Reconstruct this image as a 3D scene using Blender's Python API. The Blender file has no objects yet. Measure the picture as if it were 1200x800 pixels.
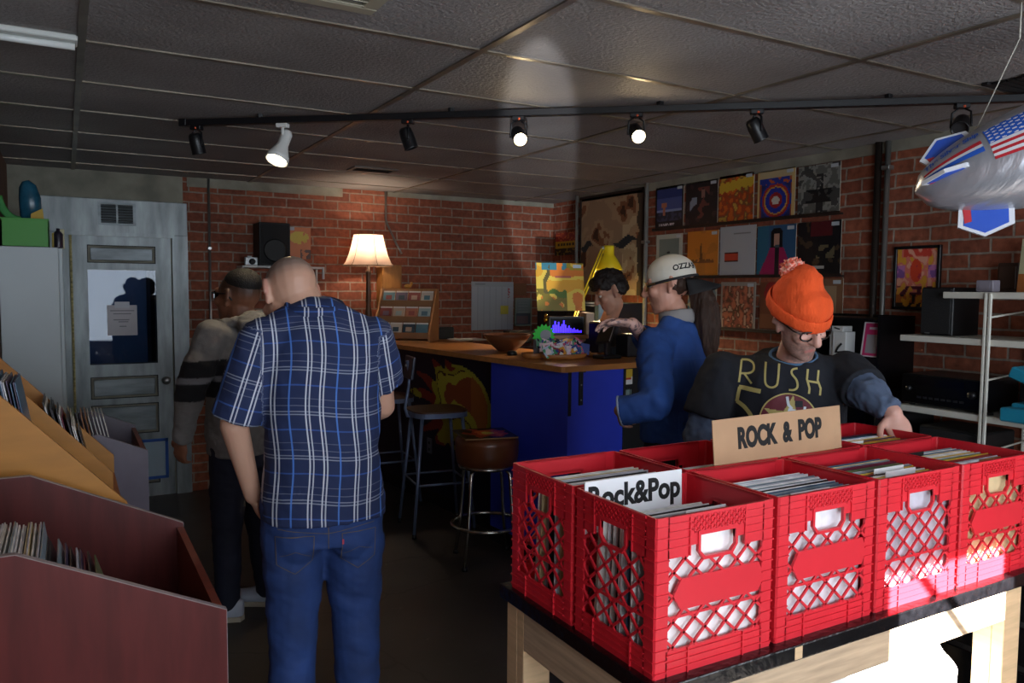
import bpy, bmesh, math, random
import numpy as np
from mathutils import Vector, Matrix, noise
from mathutils.bvhtree import BVHTree
random.seed(7)
SC = bpy.context.scene
COL = SC.collection
V = Vector
PI = math.pi

# ---------------------------------------------------------------- camera model (1200x800 frame)
FPX, YAW, PITCH, ROLL, EYE = 917.2, 0.5184, 0.06643, 0.00802, 1.60
CEIL = 2.436
_f = V((math.sin(YAW)*math.cos(PITCH), math.cos(YAW)*math.cos(PITCH), -math.sin(PITCH)))
_r0 = V((math.cos(YAW), -math.sin(YAW), 0)); _u0 = _r0.cross(_f)
_r = math.cos(ROLL)*_r0 + math.sin(ROLL)*_u0
_u = -math.sin(ROLL)*_r0 + math.cos(ROLL)*_u0
CAMP = V((0, 0, EYE))
def at(x, y, **k):
    """A photo pixel cut with a plane of the room: X=, Y= or Z=."""
    d = _f + _r*((x-600)/FPX) + _u*((400-y)/FPX)
    (a, v), = k.items()
    if a == 'D': return CAMP + d*v
    i = 'XYZ'.index(a)
    return CAMP + d*((v-CAMP[i])/d[i])

# ---------------------------------------------------------------- colours and materials
def lin(c):
    return c/12.92 if c <= .04045 else ((c+.055)/1.055)**2.4
def S(h):
    if isinstance(h, (tuple, list)): return tuple(h)
    h = h.lstrip('#')
    return tuple(lin(int(h[i:i+2], 16)/255) for i in (0, 2, 4))
MATS = {}
def pmat(name, col, rough=.5, metal=0., var=0., vscale=8., bump=0., bscale=60., stretch=(1, 1, 1), emit=None, estr=0., spec=.5, coat=0., attr=False, alpha=None, trans=0.):
    if name in MATS: return MATS[name]
    m = bpy.data.materials.new(name); m.use_nodes = True
    nt = m.node_tree; b = nt.nodes['Principled BSDF']
    c = S(col) if col is not None else (1, 1, 1)
    b.inputs['Base Color'].default_value = (*c, 1)
    b.inputs['Roughness'].default_value = rough
    b.inputs['Metallic'].default_value = metal
    b.inputs['Specular IOR Level'].default_value = spec
    b.inputs['Coat Weight'].default_value = coat
    b.inputs['Transmission Weight'].default_value = trans
    if emit is not None:
        b.inputs['Emission Color'].default_value = (*S(emit), 1); b.inputs['Emission Strength'].default_value = estr
    src = None
    if attr:
        a = nt.nodes.new('ShaderNodeAttribute'); a.attribute_name = 'Col'; src = a.outputs['Color']
        nt.links.new(src, b.inputs['Base Color'])
    if var or bump:
        tc = nt.nodes.new('ShaderNodeTexCoord'); mp = nt.nodes.new('ShaderNodeMapping')
        mp.inputs['Scale'].default_value = stretch
        nt.links.new(tc.outputs['Object'], mp.inputs['Vector'])
    if var:
        n = nt.nodes.new('ShaderNodeTexNoise'); n.inputs['Scale'].default_value = vscale; n.inputs['Detail'].default_value = 6
        nt.links.new(mp.outputs['Vector'], n.inputs['Vector'])
        r = nt.nodes.new('ShaderNodeMapRange'); r.inputs['From Min'].default_value = .3; r.inputs['From Max'].default_value = .7
        r.inputs['To Min'].default_value = 1-var; r.inputs['To Max'].default_value = 1+var
        nt.links.new(n.outputs['Fac'], r.inputs['Value'])
        mx = nt.nodes.new('ShaderNodeVectorMath'); mx.operation = 'SCALE'
        if src is None:
            mx.inputs[0].default_value = c
        else: nt.links.new(src, mx.inputs[0])
        nt.links.new(r.outputs['Result'], mx.inputs['Scale'])
        nt.links.new(mx.outputs['Vector'], b.inputs['Base Color'])
    if bump:
        n2 = nt.nodes.new('ShaderNodeTexNoise'); n2.inputs['Scale'].default_value = bscale; n2.inputs['Detail'].default_value = 4
        nt.links.new(mp.outputs['Vector'], n2.inputs['Vector'])
        bp = nt.nodes.new('ShaderNodeBump'); bp.inputs['Strength'].default_value = bump; bp.inputs['Distance'].default_value = .01
        nt.links.new(n2.outputs['Fac'], bp.inputs['Height']); nt.links.new(bp.outputs['Normal'], b.inputs['Normal'])
    MATS[name] = m
    return m
def nn(nt, t, **k):
    n = nt.nodes.new(t)
    for a, v in k.items(): setattr(n, a, v)
    return n

# ---------------------------------------------------------------- mesh builder
def wm(o):
    M = o.matrix_basis.copy()
    while o.parent is not None:
        o = o.parent; M = o.matrix_basis @ M
    return M
class MB:
    def __init__(s): s.bm = bmesh.new(); s.mi = 0; s.sm = False
    def _tag(s, fs):
        for f in fs: f.material_index = s.mi; f.smooth = s.sm
    def mat(s, i): s.mi = i; return s
    def box(s, lo, hi, bev=0., M=None, seg=1):
        lo, hi = V(lo), V(hi); c = (lo+hi)/2; d = hi-lo
        before = set(s.bm.faces) if bev else None
        r = bmesh.ops.create_cube(s.bm, size=1, matrix=Matrix.Translation(c) @ Matrix.Diagonal((abs(d.x), abs(d.y), abs(d.z), 1)))
        vs = r['verts']
        if bev:
            es = list({e for v in vs for e in v.link_edges})
            bmesh.ops.bevel(s.bm, geom=es, offset=bev, segments=seg, affect='EDGES', profile=.6, clamp_overlap=True)
            fs = [f for f in s.bm.faces if f not in before]; vs = list({v for f in fs for v in f.verts})
        else: fs = list({f for v in vs for f in v.link_faces})
        s._tag(fs)
        if M is not None: bmesh.ops.transform(s.bm, matrix=M, verts=vs)
        return s
    def prism(s, poly, axis, a, b, M=None):
        """2-D polygon swept along an axis: axis X uses (y,z), Y uses (x,z), Z uses (x,y)."""
        def P(p, w): return {'X': (w, p[0], p[1]), 'Y': (p[0], w, p[1]), 'Z': (p[0], p[1], w)}[axis]
        va = [s.bm.verts.new(P(p, a)) for p in poly]; vb = [s.bm.verts.new(P(p, b)) for p in poly]
        n = len(poly); fs = [s.bm.faces.new(va), s.bm.faces.new(vb[::-1])]
        fs += [s.bm.faces.new((va[(i+1) % n], va[i], vb[i], vb[(i+1) % n])) for i in range(n)]
        bmesh.ops.recalc_face_normals(s.bm, faces=fs); s._tag(fs)
        if M is not None: bmesh.ops.transform(s.bm, matrix=M, verts=va+vb)
        return s
    def ring_path(s, pts, rad, n=8, closed=False, caps=True, flat=None):
        """Tube through points; rad is a number or a list."""
        pts = [V(p) for p in pts]; m = len(pts)
        rad = rad if isinstance(rad, (list, tuple)) else [rad]*m
        rings = []; up = None
        for i, p in enumerate(pts):
            if closed: t = pts[(i+1) % m]-pts[i-1]
            else: t = pts[min(i+1, m-1)]-pts[max(i-1, 0)]
            t = t.normalized()
            if up is None:
                up = V((0, 0, 1)) if abs(t.z) < .9 else V((1, 0, 0))
            a = (up - t*up.dot(t)).normalized(); up = a; b = t.cross(a)
            k = flat or (1, 1)
            rings.append([s.bm.verts.new(p + (a*math.cos(2*PI*j/n)*k[0] + b*math.sin(2*PI*j/n)*k[1])*rad[i]) for j in range(n)])
        fs = []
        for i in range(m if closed else m-1):
            A, B = rings[i], rings[(i+1) % m]
            fs += [s.bm.faces.new((A[j], A[(j+1) % n], B[(j+1) % n], B[j])) for j in range(n)]
        if caps and not closed:
            fs += [s.bm.faces.new(rings[0][::-1]), s.bm.faces.new(rings[-1])]
        bmesh.ops.recalc_face_normals(s.bm, faces=fs)
        for f in fs: f.material_index = s.mi; f.smooth = len(f.verts) == 4
        return s
    def cyl(s, p0, p1, r0, r1=None, n=16): return s.ring_path([p0, p1], [r0, r0 if r1 is None else r1], n)
    def lathe(s, prof, c=(0, 0, 0), n=24, M=None, smooth=True):
        """prof: (radius, z) list; radius 0 closes."""
        c = V(c); rings = []; allv = []
        for r, z in prof:
            if r <= 1e-6: rings.append([s.bm.verts.new(c+V((0, 0, z)))])
            else: rings.append([s.bm.verts.new(c+V((r*math.cos(2*PI*j/n), r*math.sin(2*PI*j/n), z))) for j in range(n)])
            allv += rings[-1]
        fs = []
        for A, B in zip(rings, rings[1:]):
            if len(A) == 1 and len(B) == 1: continue
            for j in range(n):
                k = (j+1) % n
                q = [A[j], A[k], B[k], B[j]] if len(A) > 1 and len(B) > 1 else ([A[0], B[k], B[j]] if len(B) > 1 else [A[j], A[k], B[0]])
                fs.append(s.bm.faces.new(q))
        bmesh.ops.recalc_face_normals(s.bm, faces=fs)
        for f in fs: f.material_index = s.mi; f.smooth = smooth
        if M is not None: bmesh.ops.transform(s.bm, matrix=M, verts=allv)
        return s
    def ell(s, c, rad, M3=None, n=14):
        M = Matrix.Translation(V(c)) @ (M3.to_4x4() if M3 is not None else Matrix()) @ Matrix.Diagonal((*rad, 1))
        r = bmesh.ops.create_uvsphere(s.bm, u_segments=n, v_segments=max(6, n*2//3), radius=1, matrix=M)
        for f in {f for v in r['verts'] for f in v.link_faces}: f.material_index = s.mi; f.smooth = True
        return s
    def cap(s, p0, p1, r0, r1, side=None, k=1., flat0=False, flat1=False, n=16):
        """Tapered limb with round (or flat) ends; k squashes it across the side vector."""
        p0, p1 = V(p0), V(p1); t = (p1-p0).normalized()
        sd = V(side) if side is not None else (V((1, 0, 0)) if abs(t.x) < .9 else V((0, 1, 0)))
        a = (sd - t*sd.dot(t)).normalized(); b = t.cross(a)
        st = []
        if not flat0: st += [(p0 - t*r0*min(1, k)*math.cos(q), r0*math.sin(q)) for q in (.02, .5, 1.05)]
        st += [(p0, r0), ((p0+p1)/2, (r0+r1)/2), (p1, r1)]
        if not flat1: st += [(p1 + t*r1*min(1, k)*math.cos(q), r1*math.sin(q)) for q in (1.05, .5, .02)]
        rings = [[s.bm.verts.new(c + a*math.cos(2*PI*j/n)*r + b*math.sin(2*PI*j/n)*r*k) for j in range(n)] for c, r in st]
        fs = [s.bm.faces.new(rings[0][::-1]), s.bm.faces.new(rings[-1])]
        for A, B in zip(rings, rings[1:]):
            fs += [s.bm.faces.new((A[j], A[(j+1) % n], B[(j+1) % n], B[j])) for j in range(n)]
        bmesh.ops.recalc_face_normals(s.bm, faces=fs)
        for f in fs: f.material_index = s.mi; f.smooth = True
        return s
    def loft(s, secs, n=20, side=None):
        """secs: (centre, half width along side, half depth, exponent) elliptical sections, flat ends."""
        rings = []
        for i, q in enumerate(secs):
            c, w, d = V(q[0]), q[1], q[2]; e = q[3] if len(q) > 3 else 1.
            t = (V(secs[min(i+1, len(secs)-1)][0])-V(secs[max(i-1, 0)][0])).normalized()
            sd = V(side); a = (sd-t*sd.dot(t)).normalized(); b = t.cross(a)
            R = []
            for j in range(n):
                x, y = math.cos(2*PI*j/n), math.sin(2*PI*j/n)
                x = math.copysign(abs(x)**e, x); y = math.copysign(abs(y)**e, y)
                R.append(s.bm.verts.new(c+a*x*w+b*y*d))
            rings.append(R)
        fs = [s.bm.faces.new(rings[0][::-1]), s.bm.faces.new(rings[-1])]
        for A, B in zip(rings, rings[1:]):
            fs += [s.bm.faces.new((A[j], A[(j+1) % n], B[(j+1) % n], B[j])) for j in range(n)]
        bmesh.ops.recalc_face_normals(s.bm, faces=fs)
        for f in fs: f.material_index = s.mi; f.smooth = True
        return s
    def quad(s, a, b, c, d):
        f = s.bm.faces.new([s.bm.verts.new(V(p)) for p in (a, b, c, d)]); s._tag([f]); return s
    def xf(s, M):
        bmesh.ops.transform(s.bm, matrix=M, verts=s.bm.verts); return s
    def build(s, name, mats, parent=None, origin=None, local=False):
        me = bpy.data.meshes.new(name); s.bm.to_mesh(me); s.bm.free()
        for m in (mats if isinstance(mats, (list, tuple)) else [mats]): me.materials.append(m)
        return link(name, me, parent, origin, local)
def link(name, me, parent=None, origin=None, local=False):
    o = bpy.data.objects.new(name, me); COL.objects.link(o)
    if parent is not None:
        o.parent = parent
        if not local: me.transform(wm(parent).inverted())
    elif not local:
        if origin is None:
            co = np.empty(len(me.vertices)*3); me.vertices.foreach_get('co', co); co = co.reshape(-1, 3)
            lo, hi = co.min(0), co.max(0); origin = V(((lo[0]+hi[0])/2, (lo[1]+hi[1])/2, lo[2]))
        origin = V(origin); me.transform(Matrix.Translation(-origin)); o.location = origin
    return o
def tag(o, label=None, cat=None, group=None, kind=None):
    if label: o['label'] = label
    if cat: o['category'] = cat
    if group: o['group'] = group
    if kind: o['kind'] = kind
    return o
def thing(name, label, cat, loc=(0, 0, 0), rz=0., group=None):
    o = bpy.data.objects.new(name, None); COL.objects.link(o); o.empty_display_size = .1
    o.location = loc; o.rotation_euler = (0, 0, rz)
    return tag(o, label, cat, group)
def dup(o, loc=None, rz=None, label=None, parent=None):
    c = o.copy(); COL.objects.link(c)
    if parent is not None: c.parent = parent
    if loc is not None: c.location = loc
    if rz is not None: c.rotation_euler = (0, 0, rz)
    if label: c['label'] = label
    for ch in list(o.children): dup(ch, parent=c)
    return c
def paint(me, fn):
    """Per-vertex colour attribute from a function of the point."""
    a = me.color_attributes.new('Col', 'FLOAT_COLOR', 'POINT')
    buf = np.ones((len(me.vertices), 4), dtype=np.float32)
    for i, v in enumerate(me.vertices): buf[i, :3] = fn(v.co)
    a.data.foreach_set('color', buf.ravel())
def card(name, o, u, v, fn, nu=28, nv=28, thick=.004, edge='#d8d4cc', parent=None, gloss=.35, back=None):
    """A printed flat object with real thickness: o corner, u and v edge vectors, fn(s,t)->sRGB hex or linear tuple."""
    o, u, v = V(o), V(u), V(v); n = u.cross(v).normalized()
    verts, faces, cols = [], [], []
    for j in range(nv+1):
        for i in range(nu+1): verts.append(o+u*(i/nu)+v*(j/nv))
    vi = len(verts); fcol = []
    for j in range(nv):
        for i in range(nu):
            a = j*(nu+1)+i; faces.append((a, a+1, a+nu+2, a+nu+1)); fcol.append(S(fn((i+.5)/nu, (j+.5)/nv)))
    B = [o-n*thick, o+u-n*thick, o+u+v-n*thick, o+v-n*thick]; T = [0, nu, (nu+1)*(nv+1)-1, (nu+1)*nv]
    verts += B; e = S(edge)
    faces.append((vi+3, vi+2, vi+1, vi)); fcol.append(S(back) if back else e)
    for k in range(4): faces.append((T[k], vi+k, vi+(k+1) % 4, T[(k+1) % 4])); fcol.append(e)
    # side faces span the whole edge
    me = bpy.data.meshes.new(name); me.from_pydata([tuple(p) for p in verts], [], faces)
    a = me.color_attributes.new('Col', 'FLOAT_COLOR', 'CORNER')
    buf = np.ones((len(me.loops), 4), dtype=np.float32)
    for p, c in zip(me.polygons, fcol):
        for l in p.loop_indices: buf[l, :3] = c
    a.data.foreach_set('color', buf.ravel())
    me.materials.append(pmat('printed_card_%d' % int(gloss*100), None, rough=gloss, attr=True))
    return link(name, me, parent)
def text_mesh(name, s, size, M, mat, parent=None, ext=.0006, width=None, bold=0., shear=0., space=1.):
    cu = bpy.data.curves.new(name, 'FONT'); cu.body = s; cu.size = size; cu.extrude = ext; cu.align_x = 'CENTER'; cu.align_y = 'CENTER'
    cu.offset = bold; cu.shear = shear; cu.space_character = space; cu.resolution_u = 4
    t = bpy.data.objects.new(name, cu); COL.objects.link(t)
    me = bpy.data.meshes.new_from_object(t.evaluated_get(bpy.context.evaluated_depsgraph_get()))
    bpy.data.objects.remove(t); bpy.data.curves.remove(cu)
    if width:
        xs = [v.co.x for v in me.vertices]; w = max(xs)-min(xs); me.transform(Matrix.Diagonal((width/w, 1, 1, 1)))
    me.transform(M); me.materials.clear(); me.materials.append(mat)
    return link(name, me, parent)
def frame_M(o, u, v):
    u, v = V(u).normalized(), V(v).normalized(); n = u.cross(v).normalized(); v = n.cross(u)
    M = Matrix((u, v, n)).transposed().to_4x4(); M.translation = V(o); return M
def organic(name, mb, mats, parent=None, voxel=.006, smooth=4, fold=0., fscale=(9, 9, 5), colfn=None, uvfn=None, cut=None):
    """One continuous surface grown over overlapping limbs and volumes."""
    me = bpy.data.meshes.new(name); mb.bm.to_mesh(me); mb.bm.free()
    t = bpy.data.objects.new(name, me); COL.objects.link(t)
    m = t.modifiers.new('r', 'REMESH'); m.mode = 'VOXEL'; m.voxel_size = voxel; m.use_smooth_shade = True
    if smooth:
        q = t.modifiers.new('s', 'SMOOTH'); q.iterations = smooth; q.factor = .5
    dg = bpy.context.evaluated_depsgraph_get()
    out = bpy.data.meshes.new_from_object(t.evaluated_get(dg)); bpy.data.objects.remove(t); bpy.data.meshes.remove(me)
    out.name = name
    if cut:
        bm = bmesh.new(); bm.from_mesh(out)
        for co, no in cut:
            bmesh.ops.bisect_plane(bm, geom=bm.verts[:]+bm.edges[:]+bm.faces[:], plane_co=co, plane_no=no, clear_outer=True)
        bm.to_mesh(out); bm.free()
    if fold:
        for v in out.vertices:
            p = v.co
            d = noise.fractal((p.x*fscale[0], p.y*fscale[1], p.z*fscale[2]+p.x*3), .8, 2.1, 3)
            v.co = p + v.normal*(d*fold)
    for p in out.polygons: p.use_smooth = True
    if colfn: paint(out, colfn)
    if uvfn:
        a = out.attributes.new('puv', 'FLOAT_VECTOR', 'POINT')
        buf = np.zeros((len(out.vertices), 3), dtype=np.float32)
        for i, v in enumerate(out.vertices): buf[i] = uvfn(v.co)
        a.data.foreach_set('vector', buf.ravel())
    out.materials.clear()
    for q in (mats if isinstance(mats, (list, tuple)) else [mats]): out.materials.append(q)
    return link(name, out, parent)
# ================================================================ ROOM
XL, XR, XR2, YB, YF = -.33, 4.0, 4.16, 6.5, -1.2
def brick_mat(name, ax, warm=0.):
    m = bpy.data.materials.new(name); m.use_nodes = True; nt = m.node_tree; b = nt.nodes['Principled BSDF']; L = nt.links.new
    g = nn(nt, 'ShaderNodeNewGeometry'); sp = nn(nt, 'ShaderNodeSeparateXYZ'); cb = nn(nt, 'ShaderNodeCombineXYZ')
    L(g.outputs['Position'], sp.inputs[0]); L(sp.outputs[ax], cb.inputs[0]); L(sp.outputs['Z'], cb.inputs[1])
    nz = nn(nt, 'ShaderNodeTexNoise'); nz.inputs['Scale'].default_value = 9; L(g.outputs['Position'], nz.inputs['Vector'])
    ad = nn(nt, 'ShaderNodeVectorMath', operation='MULTIPLY_ADD'); ad.inputs[1].default_value = (.012, .012, 0); L(nz.outputs['Color'], ad.inputs[0]); L(cb.outputs[0], ad.inputs[2])
    bt = nn(nt, 'ShaderNodeTexBrick'); bt.offset = .5; L(ad.outputs[0], bt.inputs['Vector'])
    for k, v in {'Scale': 1., 'Mortar Size': .0065, 'Mortar Smooth': .25, 'Bias': -.15, 'Brick Width': .212, 'Row Height': .0752}.items(): bt.inputs[k].default_value = v
    bt.inputs['Color1'].default_value = (*S('#9c5a42'), 1); bt.inputs['Color2'].default_value = (*S('#7c4636'), 1); bt.inputs['Mortar'].default_value = (*S('#9a8a7c'), 1)
    n2 = nn(nt, 'ShaderNodeTexNoise'); n2.inputs['Scale'].default_value = 26; n2.inputs['Detail'].default_value = 8; L(g.outputs['Position'], n2.inputs['Vector'])
    r = nn(nt, 'ShaderNodeMapRange'); r.inputs['From Min'].default_value = .3; r.inputs['From Max'].default_value = .72; r.inputs['To Min'].default_value = .72; r.inputs['To Max'].default_value = 1.25; L(n2.outputs['Fac'], r.inputs['Value'])
    n3 = nn(nt, 'ShaderNodeTexNoise'); n3.inputs['Scale'].default_value = 2.2; L(g.outputs['Position'], n3.inputs['Vector'])
    r3 = nn(nt, 'ShaderNodeMapRange'); r3.inputs['From Min'].default_value = .35; r3.inputs['From Max'].default_value = .65; r3.inputs['To Min'].default_value = .78; r3.inputs['To Max'].default_value = 1.15; L(n3.outputs['Fac'], r3.inputs['Value'])
    mu = nn(nt, 'ShaderNodeMath', operation='MULTIPLY'); L(r.outputs[0], mu.inputs[0]); L(r3.outputs[0], mu.inputs[1])
    sc = nn(nt, 'ShaderNodeVectorMath', operation='SCALE'); L(bt.outputs['Color'], sc.inputs[0]); L(mu.outputs[0], sc.inputs['Scale']); L(sc.outputs[0], b.inputs['Base Color'])
    inv = nn(nt, 'ShaderNodeMath', operation='MULTIPLY_ADD'); inv.inputs[1].default_value = -1.2; L(bt.outputs['Fac'], inv.inputs[0]); L(n2.outputs['Fac'], inv.inputs[2])
    bp = nn(nt, 'ShaderNodeBump'); bp.inputs['Strength'].default_value = .6; bp.inputs['Distance'].default_value = .008; L(inv.outputs[0], bp.inputs['Height']); L(bp.outputs[0], b.inputs['Normal'])
    b.inputs['Roughness'].default_value = .85; b.inputs['Specular IOR Level'].default_value = .25
    return m
brickX, brickY = brick_mat('red_brick_back', 'X'), brick_mat('red_brick_side', 'Y')
plaster = pmat('old_grey_plaster', '#8d8a7c', .85, var=.3, vscale=5, bump=.3, bscale=30)
paintgrey = pmat('worn_grey_metal_paint', '#8b9294', .42, .35, var=.32, vscale=5, stretch=(3, 3, .6), bump=.08)
paintgrey2 = pmat('worn_grey_panel', '#7e868a', .42, .35, var=.35, vscale=6, stretch=(.6, 3, 3))
dark = pmat('matt_black', '#0d0d0f', .6)
blackplastic = pmat('black_plastic', '#111114', .38)
def structure(o): o['kind'] = 'structure'; return o

# floor: sealed dark concrete
m = bpy.data.materials.new('dark_concrete'); m.use_nodes = True; nt = m.node_tree; b = nt.nodes['Principled BSDF']; L = nt.links.new
g = nn(nt, 'ShaderNodeNewGeometry')
n1 = nn(nt, 'ShaderNodeTexNoise'); n1.inputs['Scale'].default_value = 1.6; n1.inputs['Detail'].default_value = 8; L(g.outputs['Position'], n1.inputs['Vector'])
n2 = nn(nt, 'ShaderNodeTexVoronoi', feature='DISTANCE_TO_EDGE'); n2.inputs['Scale'].default_value = 1.3
nw = nn(nt, 'ShaderNodeVectorMath', operation='MULTIPLY_ADD'); nw.inputs[1].default_value = (.5, .5, .5); L(n1.outputs['Color'], nw.inputs[0]); L(g.outputs['Position'], nw.inputs[2]); L(nw.outputs[0], n2.inputs['Vector'])
cr = nn(nt, 'ShaderNodeValToRGB'); cr.color_ramp.elements[0].position = .3; cr.color_ramp.elements[0].color = (*S('#2b2725'), 1); cr.color_ramp.elements[1].position = .75; cr.color_ramp.elements[1].color = (*S('#4a4541'), 1); L(n1.outputs['Fac'], cr.inputs[0])
c2 = nn(nt, 'ShaderNodeMapRange'); c2.inputs['From Max'].default_value = .012; c2.inputs['To Min'].default_value = .45; c2.inputs['To Max'].default_value = 1; L(n2.outputs['Distance'], c2.inputs['Value'])
n4 = nn(nt, 'ShaderNodeTexNoise'); n4.inputs['Scale'].default_value = 14; n4.inputs['Detail'].default_value = 3; n4.inputs['Distortion'].default_value = 1.5; L(g.outputs['Position'], n4.inputs['Vector'])
c4 = nn(nt, 'ShaderNodeMapRange'); c4.inputs['From Min'].default_value = .68; c4.inputs['From Max'].default_value = .76; c4.inputs['To Min'].default_value = 1; c4.inputs['To Max'].default_value = 2.; L(n4.outputs['Fac'], c4.inputs['Value'])
mm = nn(nt, 'ShaderNodeMath', operation='MULTIPLY'); L(c2.outputs[0], mm.inputs[0]); L(c4.outputs[0], mm.inputs[1])
sc = nn(nt, 'ShaderNodeVectorMath', operation='SCALE'); L(cr.outputs[0], sc.inputs[0]); L(mm.outputs[0], sc.inputs['Scale']); L(sc.outputs[0], b.inputs['Base Color'])
b.inputs['Roughness'].default_value = .48; floor_mat = m
structure(MB().box((XL-.1, YF-.1, -.1), (XR2+.1, YB+.1, 0)).build('floor', floor_mat))

# ceiling: stippled silver-grey tiles in a T-bar grid
m = bpy.data.materials.new('stippled_grey_tile'); m.use_nodes = True; nt = m.node_tree; b = nt.nodes['Principled BSDF']; L = nt.links.new
g = nn(nt, 'ShaderNodeNewGeometry'); n1 = nn(nt, 'ShaderNodeTexNoise'); n1.inputs['Scale'].default_value = 75; n1.inputs['Detail'].default_value = 3; L(g.outputs['Position'], n1.inputs['Vector'])
bp = nn(nt, 'ShaderNodeBump'); bp.inputs['Strength'].default_value = .55; bp.inputs['Distance'].default_value = .012; L(n1.outputs['Fac'], bp.inputs['Height']); L(bp.outputs[0], b.inputs['Normal'])
n2 = nn(nt, 'ShaderNodeTexNoise'); n2.inputs['Scale'].default_value = 1.7; L(g.outputs['Position'], n2.inputs['Vector'])
cr = nn(nt, 'ShaderNodeValToRGB'); cr.color_ramp.elements[0].position = .35; cr.color_ramp.elements[0].color = (*S('#85807e'), 1); cr.color_ramp.elements[1].position = .7; cr.color_ramp.elements[1].color = (*S('#9b9796'), 1); L(n2.outputs['Fac'], cr.inputs[0]); L(cr.outputs[0], b.inputs['Base Color'])
b.inputs['Roughness'].default_value = .62; b.inputs['Metallic'].default_value = .1; ceil_mat = m
ceil = structure(MB().box((XL-.1, YF-.1, CEIL), (XR2+.1, YB+.1, CEIL+.1)).build('ceiling', ceil_mat))
tbar = pmat('tarnished_grid_bar', '#8a8072', .35, .6, var=.25)
gb = MB()
for k in range(-1, 3):
    x = 2.511+1.22*(k-1)
    if XL < x < XR: gb.box((x-.0125, YF, CEIL-.006), (x+.0125, YB, CEIL+.01))
for k in range(-7, 8):
    y = 2.4945+.61*k
    if YF < y < YB: gb.box((XL, y-.0115, CEIL-.005), (XR2, y+.0115, CEIL+.01))
structure(gb.build('ceiling_grid', tbar, ceil))

# walls
structure(MB().mat(0).box((.80, YB, 0), (XR2+.1, YB+.12, CEIL)).mat(1).box((XL-.1, YB, 0), (.145, YB+.12, CEIL)).box((.60, YB, 0), (.80, YB+.12, CEIL)).box((.145, YB, 0), (.60, YB+.12, 1.02)).box((.145, YB, 1.72), (.60, YB+.12, CEIL)).build('wall_back', [brickX, plaster]))
structure(MB().box((XR, YF, 0), (XR+.12, 5.86, CEIL)).box((XR2, 5.86, 0), (XR2+.12, YB+.1, CEIL)).build('wall_right', brickY))
structure(MB().box((XL-.12, YF, 0), (XL, YB+.1, CEIL)).build('wall_left', pmat('brown_wall_paint', '#6b4a35', .8, var=.2)))
# shop front behind the photographer: sun-blocking blinds added in both windows, door opening shaped for the sun patch
DX0, DX1, DZ = 1.81, 2.40, 2.345
wf = MB()
for a, c in (((XL, 0), (XR, .7)),):
    wf.box((XL, YF-.12, 0), (DX0, YF, .7)).box((DX1, YF-.12, 0), (XR, YF, .7))
wf.box((XL, YF-.12, 2.3), (DX0, YF, CEIL)).box((DX1, YF-.12, 2.3), (XR, YF, CEIL)).box((DX0, YF-.12, DZ), (DX1, YF, CEIL))
wf.box((XL, YF-.12, .7), (-.25, YF, 2.3)).box((1.70, YF-.12, .7), (DX0, YF, 2.3)).box((DX1, YF-.12, .7), (2.5, YF, 2.3)).box((3.9, YF-.12, .7), (XR, YF, 2.3))
structure(wf.build('wall_front', pmat('pale_plaster', '#b9b4aa', .8)))
blindm = pmat('sun_block_blind', '#e9ecef', .8)
alum = pmat('aluminium', '#a8abad', .35, .8)
for i, (x0, x1) in enumerate(((-.25, 1.70), (2.5, 3.9))):
    w = structure(MB().box((x0, YF-.10, .7), (x1, YF-.09, 2.3)).build('window_%d' % (i+1), blindm))
    f = MB()
    for q in ((x0, x0+.04), (x1-.04, x1), ((x0+x1)/2-.02, (x0+x1)/2+.02)): f.box((q[0], YF-.08, .7), (q[1], YF-.03, 2.3))
    f.box((x0, YF-.08, .7), (x1, YF-.03, .74)).box((x0, YF-.08, 2.26), (x1, YF-.03, 2.3))
    structure(f.build('window_frame', alum, w))
d2 = structure(MB().box((DX0, YF-.08, 0), (DX0+.03, YF-.03, DZ)).box((DX1-.03, YF-.08, 0), (DX1, YF-.03, DZ)).box((DX0, YF-.08, 0), (DX1, YF-.03, .12)).box((DX0, YF-.08, DZ-.03), (DX1, YF-.03, DZ)).build('door_2', alum))
structure(MB().cyl((DX0+.05, YF-.02, .95), (DX0+.05, YF-.02, 1.25), .012).build('door_handle', alum, d2))
structure(MB().cyl((1.93, YF-.05, 2.32), (2.20, YF-.05, 2.05), .014).build('added_shadow_bar', alum, d2))  # unseen bar added to cast a thin diagonal shadow on the crates

# plaster band under the ceiling
structure(MB().box((.83, YB-.012, 2.365), (2.05, YB+.01, CEIL)).box((2.45, YB-.012, 2.395), (XR2, YB+.01, CEIL)).build('trim_1', plaster))
structure(MB().box((XR-.012, YF, 2.375), (XR+.01, 5.86, CEIL)).build('trim_2', plaster))

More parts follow.
